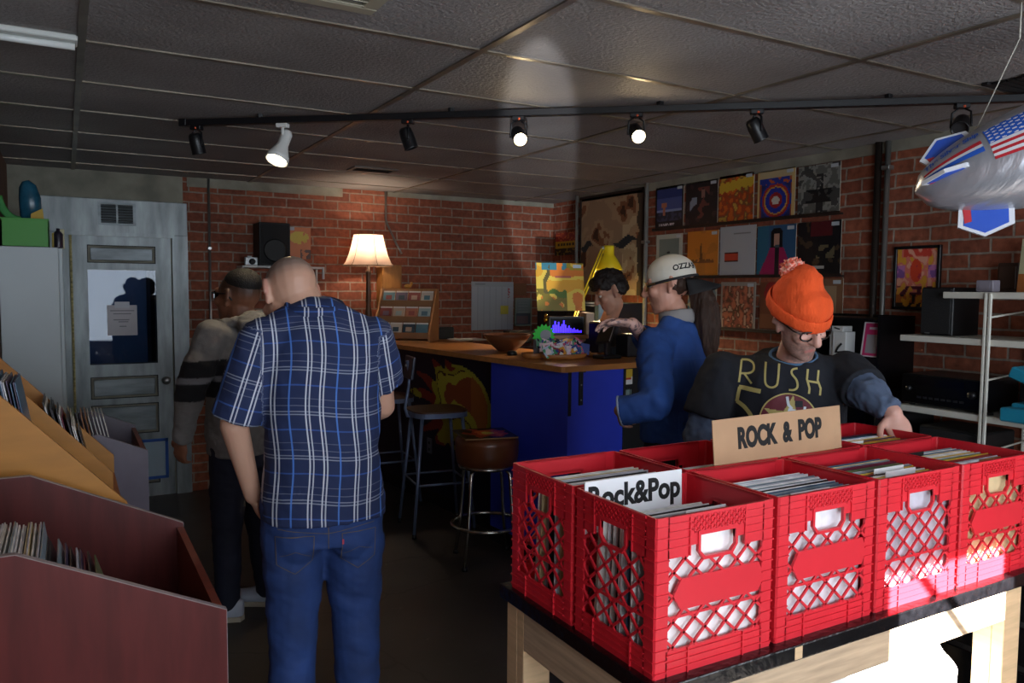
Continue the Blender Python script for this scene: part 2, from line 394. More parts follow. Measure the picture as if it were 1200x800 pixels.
# ---------------------------------------------------------------- metal door in the back wall
fy = YB-.03
fr = MB().box((-.145, fy, 0), (.03, YB+.01, 1.99)).box((.715, fy, 0), (.825, YB+.01, 1.99)).box((-.145, fy-.004, 1.985), (.825, YB+.01, 2.235), .004)
fr.box((-.0, fy-.012, 1.965), (.73, fy, 1.992))
structure(fr.build('trim_3', paintgrey))
d1 = MB(); dy0, dy1 = YB-.012, YB+.03
for a in (((.045, 0), (.145, 1.965)), ((.60, 0), (.705, 1.965))): d1.box((a[0][0], dy0, a[0][1]), (a[1][0], dy1, a[1][1]))
for z0, z1 in ((1.90, 1.965), (1.72, 1.77), (.93, 1.02), (.72, .765), (.43, .49), (0, .10)): d1.box((.145, dy0, z0), (.60, dy1, z1))
door = structure(d1.build('door_1', paintgrey))
for z0, z1 in ((1.77, 1.90), (.765, .93), (.49, .72), (.10, .43)):
    structure(MB().box((.145, dy0+.014, z0), (.60, dy1, z1)).box((.165, dy0+.006, z0+.02), (.58, dy0+.02, z1-.02), .004).build('door_panel', paintgrey2, door))
    g_ = MB(); e = .006
    g_.box((.145, dy0+.004, z0), (.60, dy0+.016, z0+e)).box((.145, dy0+.004, z1-e), (.60, dy0+.016, z1)).box((.145, dy0+.004, z0), (.145+e, dy0+.016, z1)).box((.60-e, dy0+.004, z0), (.60, dy0+.016, z1))
    structure(g_.build('panel_edge_strip', dark, door))  # thin black strips along the panel edges
glassm = bpy.data.materials.new('clear_door_glass'); glassm.use_nodes = True; nt = glassm.node_tree
for n_ in list(nt.nodes):
    if n_.type == 'BSDF_PRINCIPLED': nt.nodes.remove(n_)
_t, _g, _mx = nn(nt, 'ShaderNodeBsdfTransparent'), nn(nt, 'ShaderNodeBsdfGlossy'), nn(nt, 'ShaderNodeMixShader')
_t.inputs[0].default_value = (.55, .62, .72, 1); _g.inputs['Roughness'].default_value = .02; _mx.inputs[0].default_value = .035
nt.links.new(_t.outputs[0], _mx.inputs[1]); nt.links.new(_g.outputs[0], _mx.inputs[2]); nt.links.new(_mx.outputs[0], nt.nodes['Material Output'].inputs['Surface'])
# added store room standing in for the shop front's bluish reflection in the glass
bx0, bx1, by1 = -.35, 1.3, 7.9; pbw = pmat('reflection_blue_wall', '#8fa6c8', .8)
for nm_, lo_, hi_ in (('wall_added_left', (bx0-.05, YB+.12, 0), (bx0, by1, CEIL)), ('wall_added_right', (bx1, YB+.12, 0), (bx1+.05, by1, CEIL)), ('wall_added_back', (bx0, by1, 0), (bx1, by1+.05, CEIL)), ('ceiling_added', (bx0, YB+.12, CEIL), (bx1, by1, CEIL+.05)), ('floor_added', (bx0, YB+.12, -.05), (bx1, by1, 0))): structure(MB().box(lo_, hi_).build(nm_, pbw))
o = MB().box((.62, 7.2, 0), (1.15, 7.6, 1.75), .02).box((.64, 7.19, .1), (1.13, 7.2, 1.7), .01).build('added_locker', dark); tag(o, 'dark locker shape added behind the door glass for a reflected silhouette', 'locker')
o = MB().box((.02, 6.95, 0), (.10, 7.3, 2.0), .01).box((-.2, 6.95, .9), (.02, 7.3, .95), .01).build('added_rack', pmat('dark_rack_metal', '#1d2028', .4)); tag(o, 'dark rack shape added behind the door glass for a reflected silhouette', 'rack')
sl_ = bpy.data.lights.new('glass_fill_lamp', 'AREA'); sl_.size = .6; sl_.energy = 1.3; sl_.color = (.75, .86, 1); slo = bpy.data.objects.new('glass_fill_lamp', sl_); COL.objects.link(slo); slo.location = (.4, 7.2, CEIL-.02)  # unseen lamp added to give the door glass its bluish brightness
structure(MB().box((.145, dy0+.012, 1.02), (.60, dy0+.018, 1.72)).build('door_glass', glassm, door))
structure(MB().lathe([(0, .055), (.016, .053), (.027, .043), (.029, .030), (.02, .018), (.011, .012), (.011, .006), (.03, .005), (.032, 0)], M=Matrix.Translation((.655, dy0, .885)) @ Matrix.Rotation(PI/2, 4, 'X')).build('door_knob', pmat('brushed_steel', '#b5b6b4', .28, .9), door))
structure(MB().box((.036, dy0-.003, 0), (.05, dy0+.02, 1.965)).build('door_seal', pmat('yellowed_seal', '#a89a62', .7, var=.5, vscale=30, stretch=(1, 1, 2)), door))
bt_ = pmat('blue_masking_tape', '#2a5cb4', .6); t_ = MB(); x0, x1, z0, z1, w_ = .30, .66, .13, .44, .022
t_.box((x0, dy0-.003, z0), (x1, dy0-.001, z0+w_)).box((x0, dy0-.003, z1-w_), (x1, dy0-.001, z1)).box((x0, dy0-.003, z0), (x0+w_, dy0-.001, z1)).box((x1-w_, dy0-.003, z0), (x1, dy0-.001, z1))
tp = tag(t_.build('masking_tape', bt_), 'blue masking tape outlining a rectangle low on the grey door', 'tape')
structure(MB().box((x0+w_, dy0-.002, z0+w_), (x1-w_, dy0-.0005, z1-w_)).build('door_patch', pmat('pale_blue_paint', '#a7bccb', .6), door))
nf = lambda s, t: '#77757c' if (abs(t-.72) < .02 and .2 < s < .8) or (abs(t-.82) < .02 and .1 < s < .9) or (abs(t-.52) < .015 and .2 < s < .75) or (abs(t-.45) < .015 and .35 < s < .7) or (abs(t-.3) < .015 and .4 < s < .65) else '#b4aeb4'
pn = tag(card('paper_notice', (.265, dy0+.010, 1.235), (.20, 0, 0), (0, 0, .225), nf, 30, 60, .0015), 'grey paper notice taped to the glass of the metal door', 'notice')
card('clear_tape', (.315, dy0+.008, 1.44), (.10, 0, 0), (0, 0, .045), lambda s, t: '#b9bcc4', 4, 4, .001, parent=pn)
# louvred vent over the door
vt = thing('wall_vent', 'grey louvred metal vent in the panel above the door', 'vent', (.345, fy-.004, 2.11))
MB().box((.22, fy-.016, 2.045), (.47, fy-.004, 2.06)).box((.22, fy-.016, 2.195), (.47, fy-.004, 2.21)).box((.22, fy-.016, 2.06), (.24, fy-.004, 2.195)).box((.45, fy-.016, 2.06), (.47, fy-.004, 2.195)).box((.338, fy-.015, 2.06), (.352, fy-.006, 2.195)).build('vent_frame', paintgrey2, vt)
sl = MB()
for k in range(7): sl.box((-.11, -.008, -.0015), (.11, .008, .0015), M=Matrix.Translation((.345, fy-.009, 2.070+.0193*k)) @ Matrix.Rotation(-.7, 4, 'X'))
sl.build('vent_slats', paintgrey2, vt)
MB().box((.24, fy-.0052, 2.06), (.45, fy-.0042, 2.195)).build('vent_dark_sheet', dark, vt)  # black sheet standing in for the shade behind the slats

# ---------------------------------------------------------------- pipes
galv = pmat('galvanised_steel', '#a3a5a2', .3, .85); rustp = pmat('dark_iron_pipe', '#2a211c', .5, .3, var=.3)
def pipe(name, pts, r, mat, label, straps=()):
    t = thing(name, label, 'pipe', pts[-1]); MB().ring_path(pts, r, 10).build('tube', mat, t)
    for p, ax in straps:
        p = V(p); MB().box(p-V((r*1.6, r*1.6, .012)), p+V((r*1.6, r*1.6, .012)), .003).build('strap', galv, t)
    return t
pipe('conduit', [(.985, YB-.016, CEIL), (.985, YB-.016, .0)], .0095, galv, 'thin grey conduit running down the brick right beside the metal door', [((.985, YB-.016, 1.9), 0), ((.985, YB-.016, .8), 0)])
pipe('conduit', [(2.43, YB-.016, CEIL), (2.43, YB-.016, 2.2), (2.435, YB-.03, 2.16), (2.50, YB-.09, 1.98), (2.53, YB-.13, 1.90)], .009, galv, 'thin pipe running from the ceiling down behind the table lamp shade')
pipe('conduit', [(XR-.02, 2.79, CEIL), (XR-.02, 2.79, .0)], .0155, galv, 'shiny galvanised pipe on the right brick wall beside the framed poster', [((XR-.02, 2.79, 2.29), 0), ((XR-.02, 2.79, 1.2), 0)])
pipe('drain_pipe', [(XR-.025, 2.845, CEIL), (XR-.025, 2.845, .0)], .020, rustp, 'dark iron pipe on the right brick wall left of the shiny one')
pipe('conduit', [(XR-.02, 4.865, CEIL), (XR-.02, 4.865, .0)], .017, pmat('grey_painted_pipe', '#8f8f8a', .5, .2, var=.2), 'grey painted pipe between the cloth wall hanging and the album rows', [((XR-.02, 4.865, 1.98), 0)])
pipe('conduit', [(XR-.018, 5.83, CEIL), (XR-.018, 5.83, .0)], .014, pmat('grey_painted_pipe', '#8f8f8a', .5), 'grey painted pipe along the far edge of the cloth wall hanging')

# ---------------------------------------------------------------- ceiling fittings
v1 = thing('ceiling_vent', 'large cream ceiling vent cut by the top edge of the photo', 'vent', (.60, 2.16, CEIL))
cream = pmat('cream_enamel', '#b3ad98', .45, .2)
MB().box((.43, 1.99, CEIL-.012), (.83, 2.04, CEIL), .003).box((.43, 2.28, CEIL-.012), (.83, 2.33, CEIL), .003).box((.43, 2.04, CEIL-.012), (.48, 2.28, CEIL), .003).box((.78, 2.04, CEIL-.012), (.83, 2.28, CEIL), .003).build('vent_frame', cream, v1)
s_ = MB()
for k in range(7): s_.box((-.15, -.014, -.001), (.15, .014, .001), M=Matrix.Translation((.63, 2.06+.034*k, CEIL-.008)) @ Matrix.Rotation(.6, 4, 'X'))
s_.build('vent_slats', cream, v1)
v2 = thing('ceiling_vent', 'small dark ceiling vent over the table lamp', 'vent', (1.9, 5.33, CEIL))
MB().box((1.74, 5.24, CEIL-.012), (2.06, 5.27, CEIL), .003).box((1.74, 5.39, CEIL-.012), (2.06, 5.42, CEIL), .003).box((1.74, 5.27, CEIL-.012), (1.77, 5.39, CEIL), .003).box((2.03, 5.27, CEIL-.012), (2.06, 5.39, CEIL), .003).build('vent_frame', pmat('dull_steel', '#6e6c68', .4, .5), v2)
s_ = MB()
for k in range(5): s_.box((-.13, -.011, -.001), (.13, .011, .001), M=Matrix.Translation((1.9, 5.285+.022*k, CEIL-.008)) @ Matrix.Rotation(.6, 4, 'X'))
s_.build('vent_slats', dark, v2)
fl = thing('strip_light', 'unlit fluorescent strip fitting in the ceiling corner on the left', 'light', (-.12, 3.1, CEIL))
MB().box((-.325, 3.045, CEIL-.02), (.058, 3.135, CEIL), .004).build('housing', pmat('white_enamel', '#c9ccc8', .4), fl)
MB().cyl((-.32, 3.09, CEIL-.03), (.05, 3.09, CEIL-.03), .011).build('tube', pmat('opal_tube', '#d6dad8', .3), fl)
v3 = thing('ceiling_vent', 'dark ceiling vent above the blimp string on the right', 'vent', (3.4, 1.75, CEIL))
q0 = at(1180, 92, Z=CEIL)
MB().box((q0.x-.02, q0.y-.09, CEIL-.012), (q0.x+.30, q0.y-.06, CEIL), .003).box((q0.x-.02, q0.y+.06, CEIL-.012), (q0.x+.30, q0.y+.09, CEIL), .003).build('vent_frame', dark, v3)
s_ = MB()
for k in range(4): s_.box((q0.x, q0.y-.055+.03*k, CEIL-.012), (q0.x+.28, q0.y-.035+.03*k, CEIL-.002))
s_.build('vent_slats', dark, v3)

# ---------------------------------------------------------------- track lighting
TA, TB = V((.53, 4.20, 2.405)), V((4.0, 1.366, 2.405)); td = (TB-TA).normalized(); tn = V((-td.y, td.x, 0))
rail = thing('track_rail', 'long black lighting track slung diagonally under the ceiling', 'track rail', TA)
rl = MB()
Mr = frame_M(TA, td, tn)
rl.box((0, -.018, -.018), ((TB-TA).length, .018, .012), .002, M=Mr).build('rail_bar', blackplastic, rail)
MB().box((-.02, -.02, -.02), (.02, .02, .016), .003, M=Mr).build('end_cap', blackplastic, rail)
for k in range(4):
    p = TA+td*(.4+.95*k); MB().box(V(p)-V((.012, .012, 0)), (p.x+.012, p.y+.012, CEIL), .002).build('hanger', blackplastic, rail)
orange = pmat('orange_lever', '#d0532a', .5, emit='#d0532a', estr=.0)
whitepl = pmat('white_plastic', '#dcdcd8', .4)
bulb_on = pmat('lit_spot_bulb', '#fff0d0', .4, emit='#ffe2b0', estr=60)
bulb_off = pmat('unlit_spot_lens', '#3a3a3c', .15)
def spot(pxx, kind, aim, label, lit):
    # position: along the rail under photo column pxx
    d = _f + _r*((pxx-600)/FPX) + _u*((400-130)/FPX); d2 = V((d.x, d.y))
    s = (TA.x*d2.y-TA.y*d2.x)/(td.y*d2.x-td.x*d2.y)
    p = TA+td*s; p.z = 2.387
    t = thing('track_spotlight', label, 'spotlight', p, group='spotlights on the ceiling track')
    mt = whitepl if kind == 'white' else blackplastic
    MB().box(p-V((.028, .018, .02)), p+V((.028, .018, .0)), .003, M=Matrix.Translation(p) @ Matrix.Rotation(math.atan2(td.y, td.x), 4, 'Z') @ Matrix.Translation(-p)).build('adapter', mt, t)
    if kind != 'white': MB().box(p-V((.012, .02, .018)), p+V((.012, .02, -.008)), .002).build('lever', orange, t)
    aim = V(aim).normalized(); hc = p-V((0, 0, .085 if kind != 'white' else .10))
    R = aim.to_track_quat('Z', 'Y').to_matrix().to_4x4(); M = Matrix.Translation(hc) @ R
    if kind == 'white':
        MB().cyl(p-V((0, 0, .015)), hc+V((0, 0, .02)), .008).build('stem', mt, t)
        MB().lathe([(0, -.075), (.022, -.075), (.027, -.06), (.027, 0), (.032, .02), (.052, .07), (.056, .095), (.05, .096), (.045, .07)], M=M).build('lamp_head', mt, t)
        MB().lathe([(0, .087), (.03, .086), (.046, .075)], M=M).build('bulb', bulb_on if lit else bulb_off, t)
    else:
        sd = R.to_3x3() @ V((1, 0, 0)); 
        if abs(sd.z) > .3: sd = (R.to_3x3() @ V((0, 1, 0)))
        sd = V((sd.x, sd.y, 0)).normalized()
        y = MB()
        for k in (-1, 1): y.ring_path([p-V((0, 0, .02))+sd*k*.012, p-V((0, 0, .035))+sd*k*.034, hc+sd*k*.038, hc-V((0, 0, .012))+sd*k*.038], .0045, 6)
        y.build('yoke', mt, t)
        MB().lathe([(0, -.05), (.022, -.05), (.03, -.04), (.033, -.012), (.033, .045), (.035, .05), (.030, .051), (.027, .03)], M=M).build('lamp_head', mt, t)
        if lit: MB().ell(hc+aim*.045, (.027, .027, .027)).build('bulb', bulb_on, t)
        else: MB().lathe([(0, .036), (.028, .035)], M=M).build('lens', bulb_off, t)
    return hc, aim
SPOTS = []
SPOTS.append((spot(230, 'black', (.25, .15, -1), 'unlit black track spotlight at the far left end of the rail', False), 0))
SPOTS.append((spot(331, 'white', (-.35, -.25, -.8), 'white track spotlight, the only white one on the rail', True), 1))
SPOTS.append((spot(478, 'black', (.3, -.1, -.9), 'unlit black spotlight between the white spotlight and the first glowing one', False), 0))
SPOTS.append((spot(608, 'black', (-.25, -.75, -.5), 'glowing black spotlight left of the other glowing one, above the counter', True), 1))
SPOTS.append((spot(746, 'black', (-.3, -.75, -.5), 'right-hand one of the two glowing black spotlights, nearer the album rows', True), 1))
SPOTS.append((spot(887, 'black', (.45, -.1, -.75), 'unlit black spotlight hanging above the album rows', False), 0))
SPOTS.append((spot(1127, 'black', (-.75, -.35, -.5), 'unlit black spotlight just above the tail of the blimp', False), 0))
# ================================================================ PEOPLE
Z3 = V((0, 0, 1))
class Fig:
    """Standing frame of a person: floor point and heading; P(right, forward, up)."""
    def __init__(s, x, y, hx, hy):
        s.o = V((x, y, 0)); s.F = V((hx, hy, 0)).normalized(); s.R = s.F.cross(Z3)
    def P(s, r, f, u): return s.o + s.R*r + s.F*f + Z3*u
    def L(s, p): d = p-s.o; return d.dot(s.R), d.dot(s.F), d.z
def head(mb, c, f, u, k=1., ear=True):
    f = V(f).normalized(); u = V(u); u = (u-f*u.dot(f)).normalized(); r = f.cross(u)
    M3 = Matrix((r, f, u)).transposed()
    q = lambda a, b, c_: c+(r*a+f*b+u*c_)*k
    E = lambda a, rad: mb.ell(q(*a), tuple(x*k for x in rad), M3, 18)
    E((0, -.012, .030), (.076, .096, .088)); E((0, .028, -.028), (.064, .068, .088)); E((0, .045, -.078), (.046, .046, .040)); E((0, .066, -.100), (.024, .024, .018))
    mb.cap(q(0, .092, .022), q(0, .113, -.022), .0105*k, .0155*k); E((.011, .098, -.025), (.010, .011, .008)); E((-.011, .098, -.025), (.010, .011, .008))
    mb.cap(q(-.044, .074, .032), q(.044, .074, .032), .013*k, .013*k); E((.038, .066, -.018), (.026, .026, .024)); E((-.038, .066, -.018), (.026, .026, .024))
    mb.cap(q(-.017, .086, -.058), q(.017, .086, -.058), .0075*k, .0075*k); mb.cap(q(-.015, .084, -.070), q(.015, .084, -.070), .009*k, .009*k)
    if ear:
        for sx in (-1, 1):
            mb.cap(q(sx*.074, -.010, .020), q(sx*.074, -.002, -.030), .013*k, .009*k); mb.cap(q(sx*.082, -.018, .030), q(sx*.086, -.020, -.005), .010*k, .008*k); mb.cap(q(sx*.080, -.004, .033), q(sx*.083, -.016, .036), .008*k, .008*k)
    return dict(c=c, f=f, u=u, r=r, k=k, q=q, M3=M3, loc=lambda p: ((p-c).dot(r)/k, (p-c).dot(f)/k, (p-c).dot(u)/k))
def hand(mb, w, d, n, th, curl=.35, s=1., curls=None):
    """w wrist, d towards the fingers, n palm-facing normal, th towards the thumb side."""
    d = V(d).normalized(); th = V(th); th = (th-d*th.dot(d)).normalized(); n0 = V(n); n = d.cross(th); n = n if n.dot(n0) > 0 else -n
    M3 = Matrix((th, d, n)).transposed()
    mb.ell(w+d*.050*s, (.043*s, .056*s, .0165*s), M3, 16); mb.cap(w-d*.01, w+d*.03*s, .027*s, .030*s, th, .62)
    mb.cap(w+d*.075*s-th*.026*s, w+d*.083*s+th*.028*s, .012*s, .012*s)
    for i, (o, b, ln) in enumerate(((.031, .086, .074), (.0105, .092, .083), (-.0105, .089, .077), (-.031, .080, .060))):
        p = w+(d*b+th*o)*s; a = 0; c = curls[i] if curls else curl
        dd = (d+th*o*1.6).normalized()
        for sg, (fr, r0, r1) in enumerate(((.45, .0096, .0090), (.31, .0090, .0083), (.24, .0083, .0072))):
            a += c*(.7, 1.1, .8)[sg]; e = p+(dd*math.cos(a)+n*math.sin(a))*ln*fr*s
            mb.cap(p, e, r0*s, r1*s, n=10); p = e
    p = w+(d*.022+th*.030)*s; dirs = ((d*.55+th*.75+n*.25), (d*.8+th*.45+n*.35), (d*.9+th*.1+n*.35))
    for v_, ln, r0, r1 in zip(dirs, (.038, .032, .026), (.0135, .0115, .0105), (.0115, .0105, .0085)):
        e = p+v_.normalized()*ln*s; mb.cap(p, e, r0*s, r1*s, n=10); p = e
def skin_mat(name, c): 
    m = pmat(name, None, .5, attr=True, bump=.05, bscale=90)
    m.node_tree.nodes['Principled BSDF'].inputs['Subsurface Weight'].default_value = .06
    m.node_tree.nodes['Principled BSDF'].inputs['Subsurface Radius'].default_value = (.4, .15, .08)
    return m
def mixc(a, b, t): return tuple(x+(y-x)*t for x, y in zip(a, b))
def smooth01(x, a, b): x = min(1, max(0, (x-a)/(b-a))); return x*x*(3-2*x)
def eyes(H, body, dark_='#2a1a12'):
    for sx in (-1, 1):
        MB().ell(H['q'](sx*.031, .079, .010), (.0125, .0125, .0095), H['M3'], 12).build('eye', pmat('eye_white', '#cfc8c0', .2), body)
        MB().ell(H['q'](sx*.031, .0885, .009), (.006, .004, .006), H['M3'], 10).build('iris', pmat('iris_'+dark_, dark_, .15), body)
def tor(mb, fig, secs):
    """secs: (u, half width, half depth, right offset, forward offset)."""
    mb.loft([(fig.P(q[3] if len(q) > 3 else 0, q[4] if len(q) > 4 else 0, q[0]), q[1], q[2], .85) for q in secs], n=32, side=fig.R)
def bvh_of(o):
    M = wm(o); me = o.data
    return BVHTree.FromPolygons([M @ v.co for v in me.vertices], [tuple(p.vertices) for p in me.polygons])
def ribbon(mb, pts, wid, proj, closed=False, sub=.006):
    """Flat stroke laid on a surface: pts are 2-D, proj maps 2-D to a surface point."""
    P2 = [V((p[0], p[1])) for p in pts]
    if closed: P2.append(P2[0])
    out = []
    for a, b in zip(P2, P2[1:]):
        n = max(1, int((b-a).length/sub)); out += [a+(b-a)*(k/n) for k in range(n)]
    out.append(P2[-1]); prev = None
    for i, p in enumerate(out):
        t = (out[min(i+1, len(out)-1)]-out[max(i-1, 0)])
        if t.length < 1e-9: continue
        t.normalize(); nn_ = V((-t.y, t.x))*wid/2
        A, B, C_ = proj(p+nn_), proj(p), proj(p-nn_)
        if A is None or B is None or C_ is None: prev = None; continue
        cur = [mb.bm.verts.new(q) for q in (A, B, C_)]
        if prev:
            for k in (0, 1):
                f = mb.bm.faces.new((prev[k], prev[k+1], cur[k+1], cur[k])); f.material_index = mb.mi; f.smooth = True
        prev = cur
def patch(mb, inside, x0, x1, y0, y1, step, proj):
    """Filled region laid on a surface."""
    nx, ny = int((x1-x0)/step)+1, int((y1-y0)/step)+1; vs = {}
    def gv(i, j):
        if (i, j) not in vs:
            q = proj(V((x0+i*step, y0+j*step))); vs[(i, j)] = mb.bm.verts.new(q) if q is not None else None
        return vs[(i, j)]
    for i in range(nx):
        for j in range(ny):
            if inside(x0+(i+.5)*step, y0+(j+.5)*step):
                q = [gv(i, j), gv(i+1, j), gv(i+1, j+1), gv(i, j+1)]
                if all(q): f = mb.bm.faces.new(q); f.material_index = mb.mi; f.smooth = True
def projector(tree, fig, sgn, depth=.6, off=.0015):
    """Project (right, up) on the front (sgn=1) or back (sgn=-1) of a garment."""
    def pr(p):
        s_ = fig.P(p.x, sgn*depth, p.y); h = tree.ray_cast(s_, -fig.F*sgn, depth*2)
        return h[0]+h[1]*off if h[0] is not None else None
    return pr
denim = lambda name, c, var=.25: pmat(name, c, .8, var=var, vscale=7, bump=.25, bscale=500)
def legs(mb, J, g=0., k=1.):
    for s in 'LR':
        mb.cap(J['hip'+s], J['kn'+s], (.088+g)*k, (.062+g)*k, n=20); mb.cap(J['kn'+s], J['an'+s], (.060+g)*k, (.040+g*1.2)*k, n=20)
def feet(mb, J):
    for s in 'LR':
        a, t = J['an'+s], J['toe'+s]; d = (t-a); d.z = 0; d.normalize()
        mb.cap(V((a.x, a.y, .045))-d*.05, V((t.x, t.y, .03)), .027, .018, d.cross(Z3), .8)
def shoes(J, body, mat, sole, who):
    for s in 'LR':
        a, t = J['an'+s], J['toe'+s]; d = (t-a); d.z = 0; d.normalize(); sd = d.cross(Z3); b = MB()
        h, tp = V((a.x, a.y, 0))-d*.055, V((t.x, t.y, 0))
        b.loft([(h-d*.018+Z3*.055, .022, .04), (h+Z3*.055, .040, .050), (h+d*.09+Z3*.05, .044, .046), (h+(tp-h)*.62+Z3*.042, .050, .038), (tp+Z3*.034, .046, .030), (tp+d*.035+Z3*.03, .024, .020)], n=20, side=sd)
        b.cap(V((a.x, a.y, .07)), V((a.x, a.y, .105)), .046, .044)
        o = organic('shoe', b, mat, body, voxel=.006, smooth=4)
        sb_ = MB(); sb_.prism([(c.x, c.y) for c in [h-d*.022+sd*w*.02*0 for w in (0,)]+[h-d*.012+sd*.036, h+d*.1+sd*.045, h+(tp-h)*.66+sd*.053, tp+d*.01+sd*.046, tp+d*.042+sd*.014, tp+d*.042-sd*.014, tp+d*.01-sd*.046, h+(tp-h)*.66-sd*.053, h+d*.1-sd*.045, h-d*.012-sd*.036]], 'Z', .001, .024)
        sb_.build('sole', sole, o)

# ---------------------------------------------------------------- 1. bald man in the plaid shirt, seen from behind
A = Fig(.770, 2.68, .17, .985)
P = A.P
J = dict(shL=P(-.200, -.01, 1.425), elL=P(-.292, .00, 1.140), wrL=P(-.232, .10, .865), shR=P(.178, -.01, 1.430), elR=P(.222, .07, 1.17), wrR=P(.12, .27, 1.07),
         hipL=P(-.098, .0, .86), knL=P(-.105, .02, .47), anL=P(-.118, -.01, .085), toeL=P(-.14, .17, .03), hipR=P(.098, .0, .86), knR=P(.112, .02, .47), anR=P(.118, -.01, .085), toeR=P(.145, .17, .03))
b = MB()
tor(b, A, [(.80, .155, .115), (.92, .165, .12), (1.05, .165, .115), (1.22, .175, .115), (1.36, .165, .095), (1.44, .10, .065)])
for s in 'LR':
    b.cap(J['sh'+s], J['el'+s], .056, .046); b.cap(J['el'+s], J['wr'+s], .047, .030)
b.cap(P(-.17, 0, 1.425), P(.16, 0, 1.43), .06, .06)
b.cap(P(-.01, .01, 1.43), P(-.070, .06, 1.56), .072, .074)
H = head(b, P(-.098, .085, 1.572), V(A.F)*.80-A.R*.30-Z3*.48, Z3*.9+A.F*.4-A.R*.05, k=1.14)
hand(b, J['wrL'], V((0, 0, -1))+A.F*.5+A.R*.35, A.R, A.F, .4); hand(b, J['wrR'], -A.R*.6+A.F*.7, -Z3, Z3*.4-A.R+A.F*.1, .5)
legs(b, J); feet(b, J)
sk, shave, pink = S('#c79a83'), S('#8f7a70'), S('#c4867a')
def col(p):
    l = H['loc'](p)
    if abs(l[0]) < .13 and abs(l[1]) < .14 and l[2] > -.14:
        if abs(l[0]) > .079 and l[1] < .02: return mixc(sk, pink, .6)
        m = smooth01(l[2]-.02+.25*min(0, l[1]), -.03, .03)*smooth01(-l[1], -.085, -.05)
        return mixc(sk, shave, .9*m)
    return sk
plaid_man = organic('person', b, skin_mat('skin_bald', None), None, voxel=.0055, smooth=4, colfn=col)
tag(plaid_man, 'bald person in a blue plaid shirt and jeans seen from behind, head bowed', 'person')
eyes(H, plaid_man)
# plaid cloth: woven stripes follow each piece of the shirt
m = bpy.data.materials.new('blue_plaid_cotton'); m.use_nodes = True; nt = m.node_tree; bs_ = nt.nodes['Principled BSDF']; L = nt.links.new
at_ = nn(nt, 'ShaderNodeAttribute'); at_.attribute_name = 'puv'; sp = nn(nt, 'ShaderNodeSeparateXYZ'); L(at_.outputs['Vector'], sp.inputs[0])
def stripes(sock, period, spans):
    d = nn(nt, 'ShaderNodeMath', operation='DIVIDE'); d.inputs[1].default_value = period; L(sock, d.inputs[0]); f = nn(nt, 'ShaderNodeMath', operation='FRACT'); L(d.outputs[0], f.inputs[0])
    r = nn(nt, 'ShaderNodeValToRGB'); r.color_ramp.interpolation = 'CONSTANT'; e = r.color_ramp.elements; e[0].position = 0; e[0].color = (0, 0, 0, 1); e[1].position = .999; e[1].color = (0, 0, 0, 1)
    for a, w, v in spans:
        x = e.new(a/period); x.color = (v, v, v, 1); y = e.new((a+w)/period); y.color = (0, 0, 0, 1)
    L(f.outputs[0], r.inputs[0]); return r.outputs['Color']
uw = stripes(sp.outputs['X'], .152, [(.004, .0045, .9), (.0155, .0045, .75), (.049, .0045, .9), (.0605, .0045, .75)]); ub = stripes(sp.outputs['X'], .152, [(.103, .0055, .85)])
vw = stripes(sp.outputs['Y'], .146, [(.004, .004, .42), (.014, .004, .36), (.034, .003, .2), (.058, .003, .15)]); vb = stripes(sp.outputs['Y'], .146, [(.100, .005, .5)])
prev = None; base = S('#1c2950')
for mask, c in ((vb, '#3a63b4'), (vw, '#b9c0d0'), (ub, '#4a7ad0'), (uw, '#cdd2de')):
    mx = nn(nt, 'ShaderNodeMix', data_type='RGBA'); L(mask, mx.inputs[0]); mx.inputs[7].default_value = (*S(c), 1)
    if prev is None: mx.inputs[6].default_value = (*base, 1)
    else: L(prev, mx.inputs[6])
    prev = mx.outputs[2]
L(prev, bs_.inputs['Base Color']); bs_.inputs['Roughness'].default_value = .85
plaid = m
b = MB()
tor(b, A, [(.812, .212, .178), (.90, .204, .165), (1.04, .192, .145), (1.20, .198, .140), (1.34, .192, .125), (1.43, .165, .105), (1.50, .105, .085)])
b.cap(J['shL'], P(-.285, .0, 1.155), .080, .087, k=1., flat1=True, n=20); b.cap(J['shR'], P(.218, .065, 1.25), .076, .080, flat1=True, n=20)
b.cap(P(-.185, -.005, 1.420), P(.168, -.005, 1.425), .072, .070)
b.cap(P(-.17, .0, 1.45), P(-.03, .0, 1.50), .055, .075); b.cap(P(.15, .0, 1.45), P(.0, .0, 1.50), .055, .075)
eL = P(-.285, .0, 1.155); eR = P(.218, .065, 1.25)
def puv(p):
    r, f, u = A.L(p)
    for s0, e in ((J['shL'], eL), (J['shR'], eR)):
        ax = (e-s0); l = ax.length; ax.normalize(); t = (p-s0).dot(ax); d = (p-s0-ax*t)
        if t > -.03 and d.length < .105 and ((r < -.205+.02*(1.4-u)) if s0 is J['shL'] else (r > .185)):
            return (d.dot(A.R)*1.0+.028+(0 if f < 0 else .03), t+.02, 0)
    k_ = smooth01(u, 1.34, 1.50)
    return (r+.07+.006*math.sin(u*17), u+.008*math.sin(r*16)+.012*r+k_*(f+.1)*.6, 0)
shirt = organic('shirt', b, plaid, plaid_man, voxel=.007, smooth=6, fold=.010, fscale=(6, 6, 8), uvfn=puv)
cb_ = MB(); cpts = [(-.022+.094*math.cos(a), .018+.086*math.sin(a), 1.532+.020*math.sin(a)) for a in [k*2*PI/24 for k in range(24)]]
cb_.ring_path([P(*q) for q in cpts], .020, 10, closed=True, flat=(1.2, .55))
organic('collar', cb_, plaid, shirt, voxel=.006, smooth=2, uvfn=lambda p: (A.L(p)[0]+.07, A.L(p)[2]*1.0+.043, 0))
b = MB(); legs(b, J, .026, 1.05)
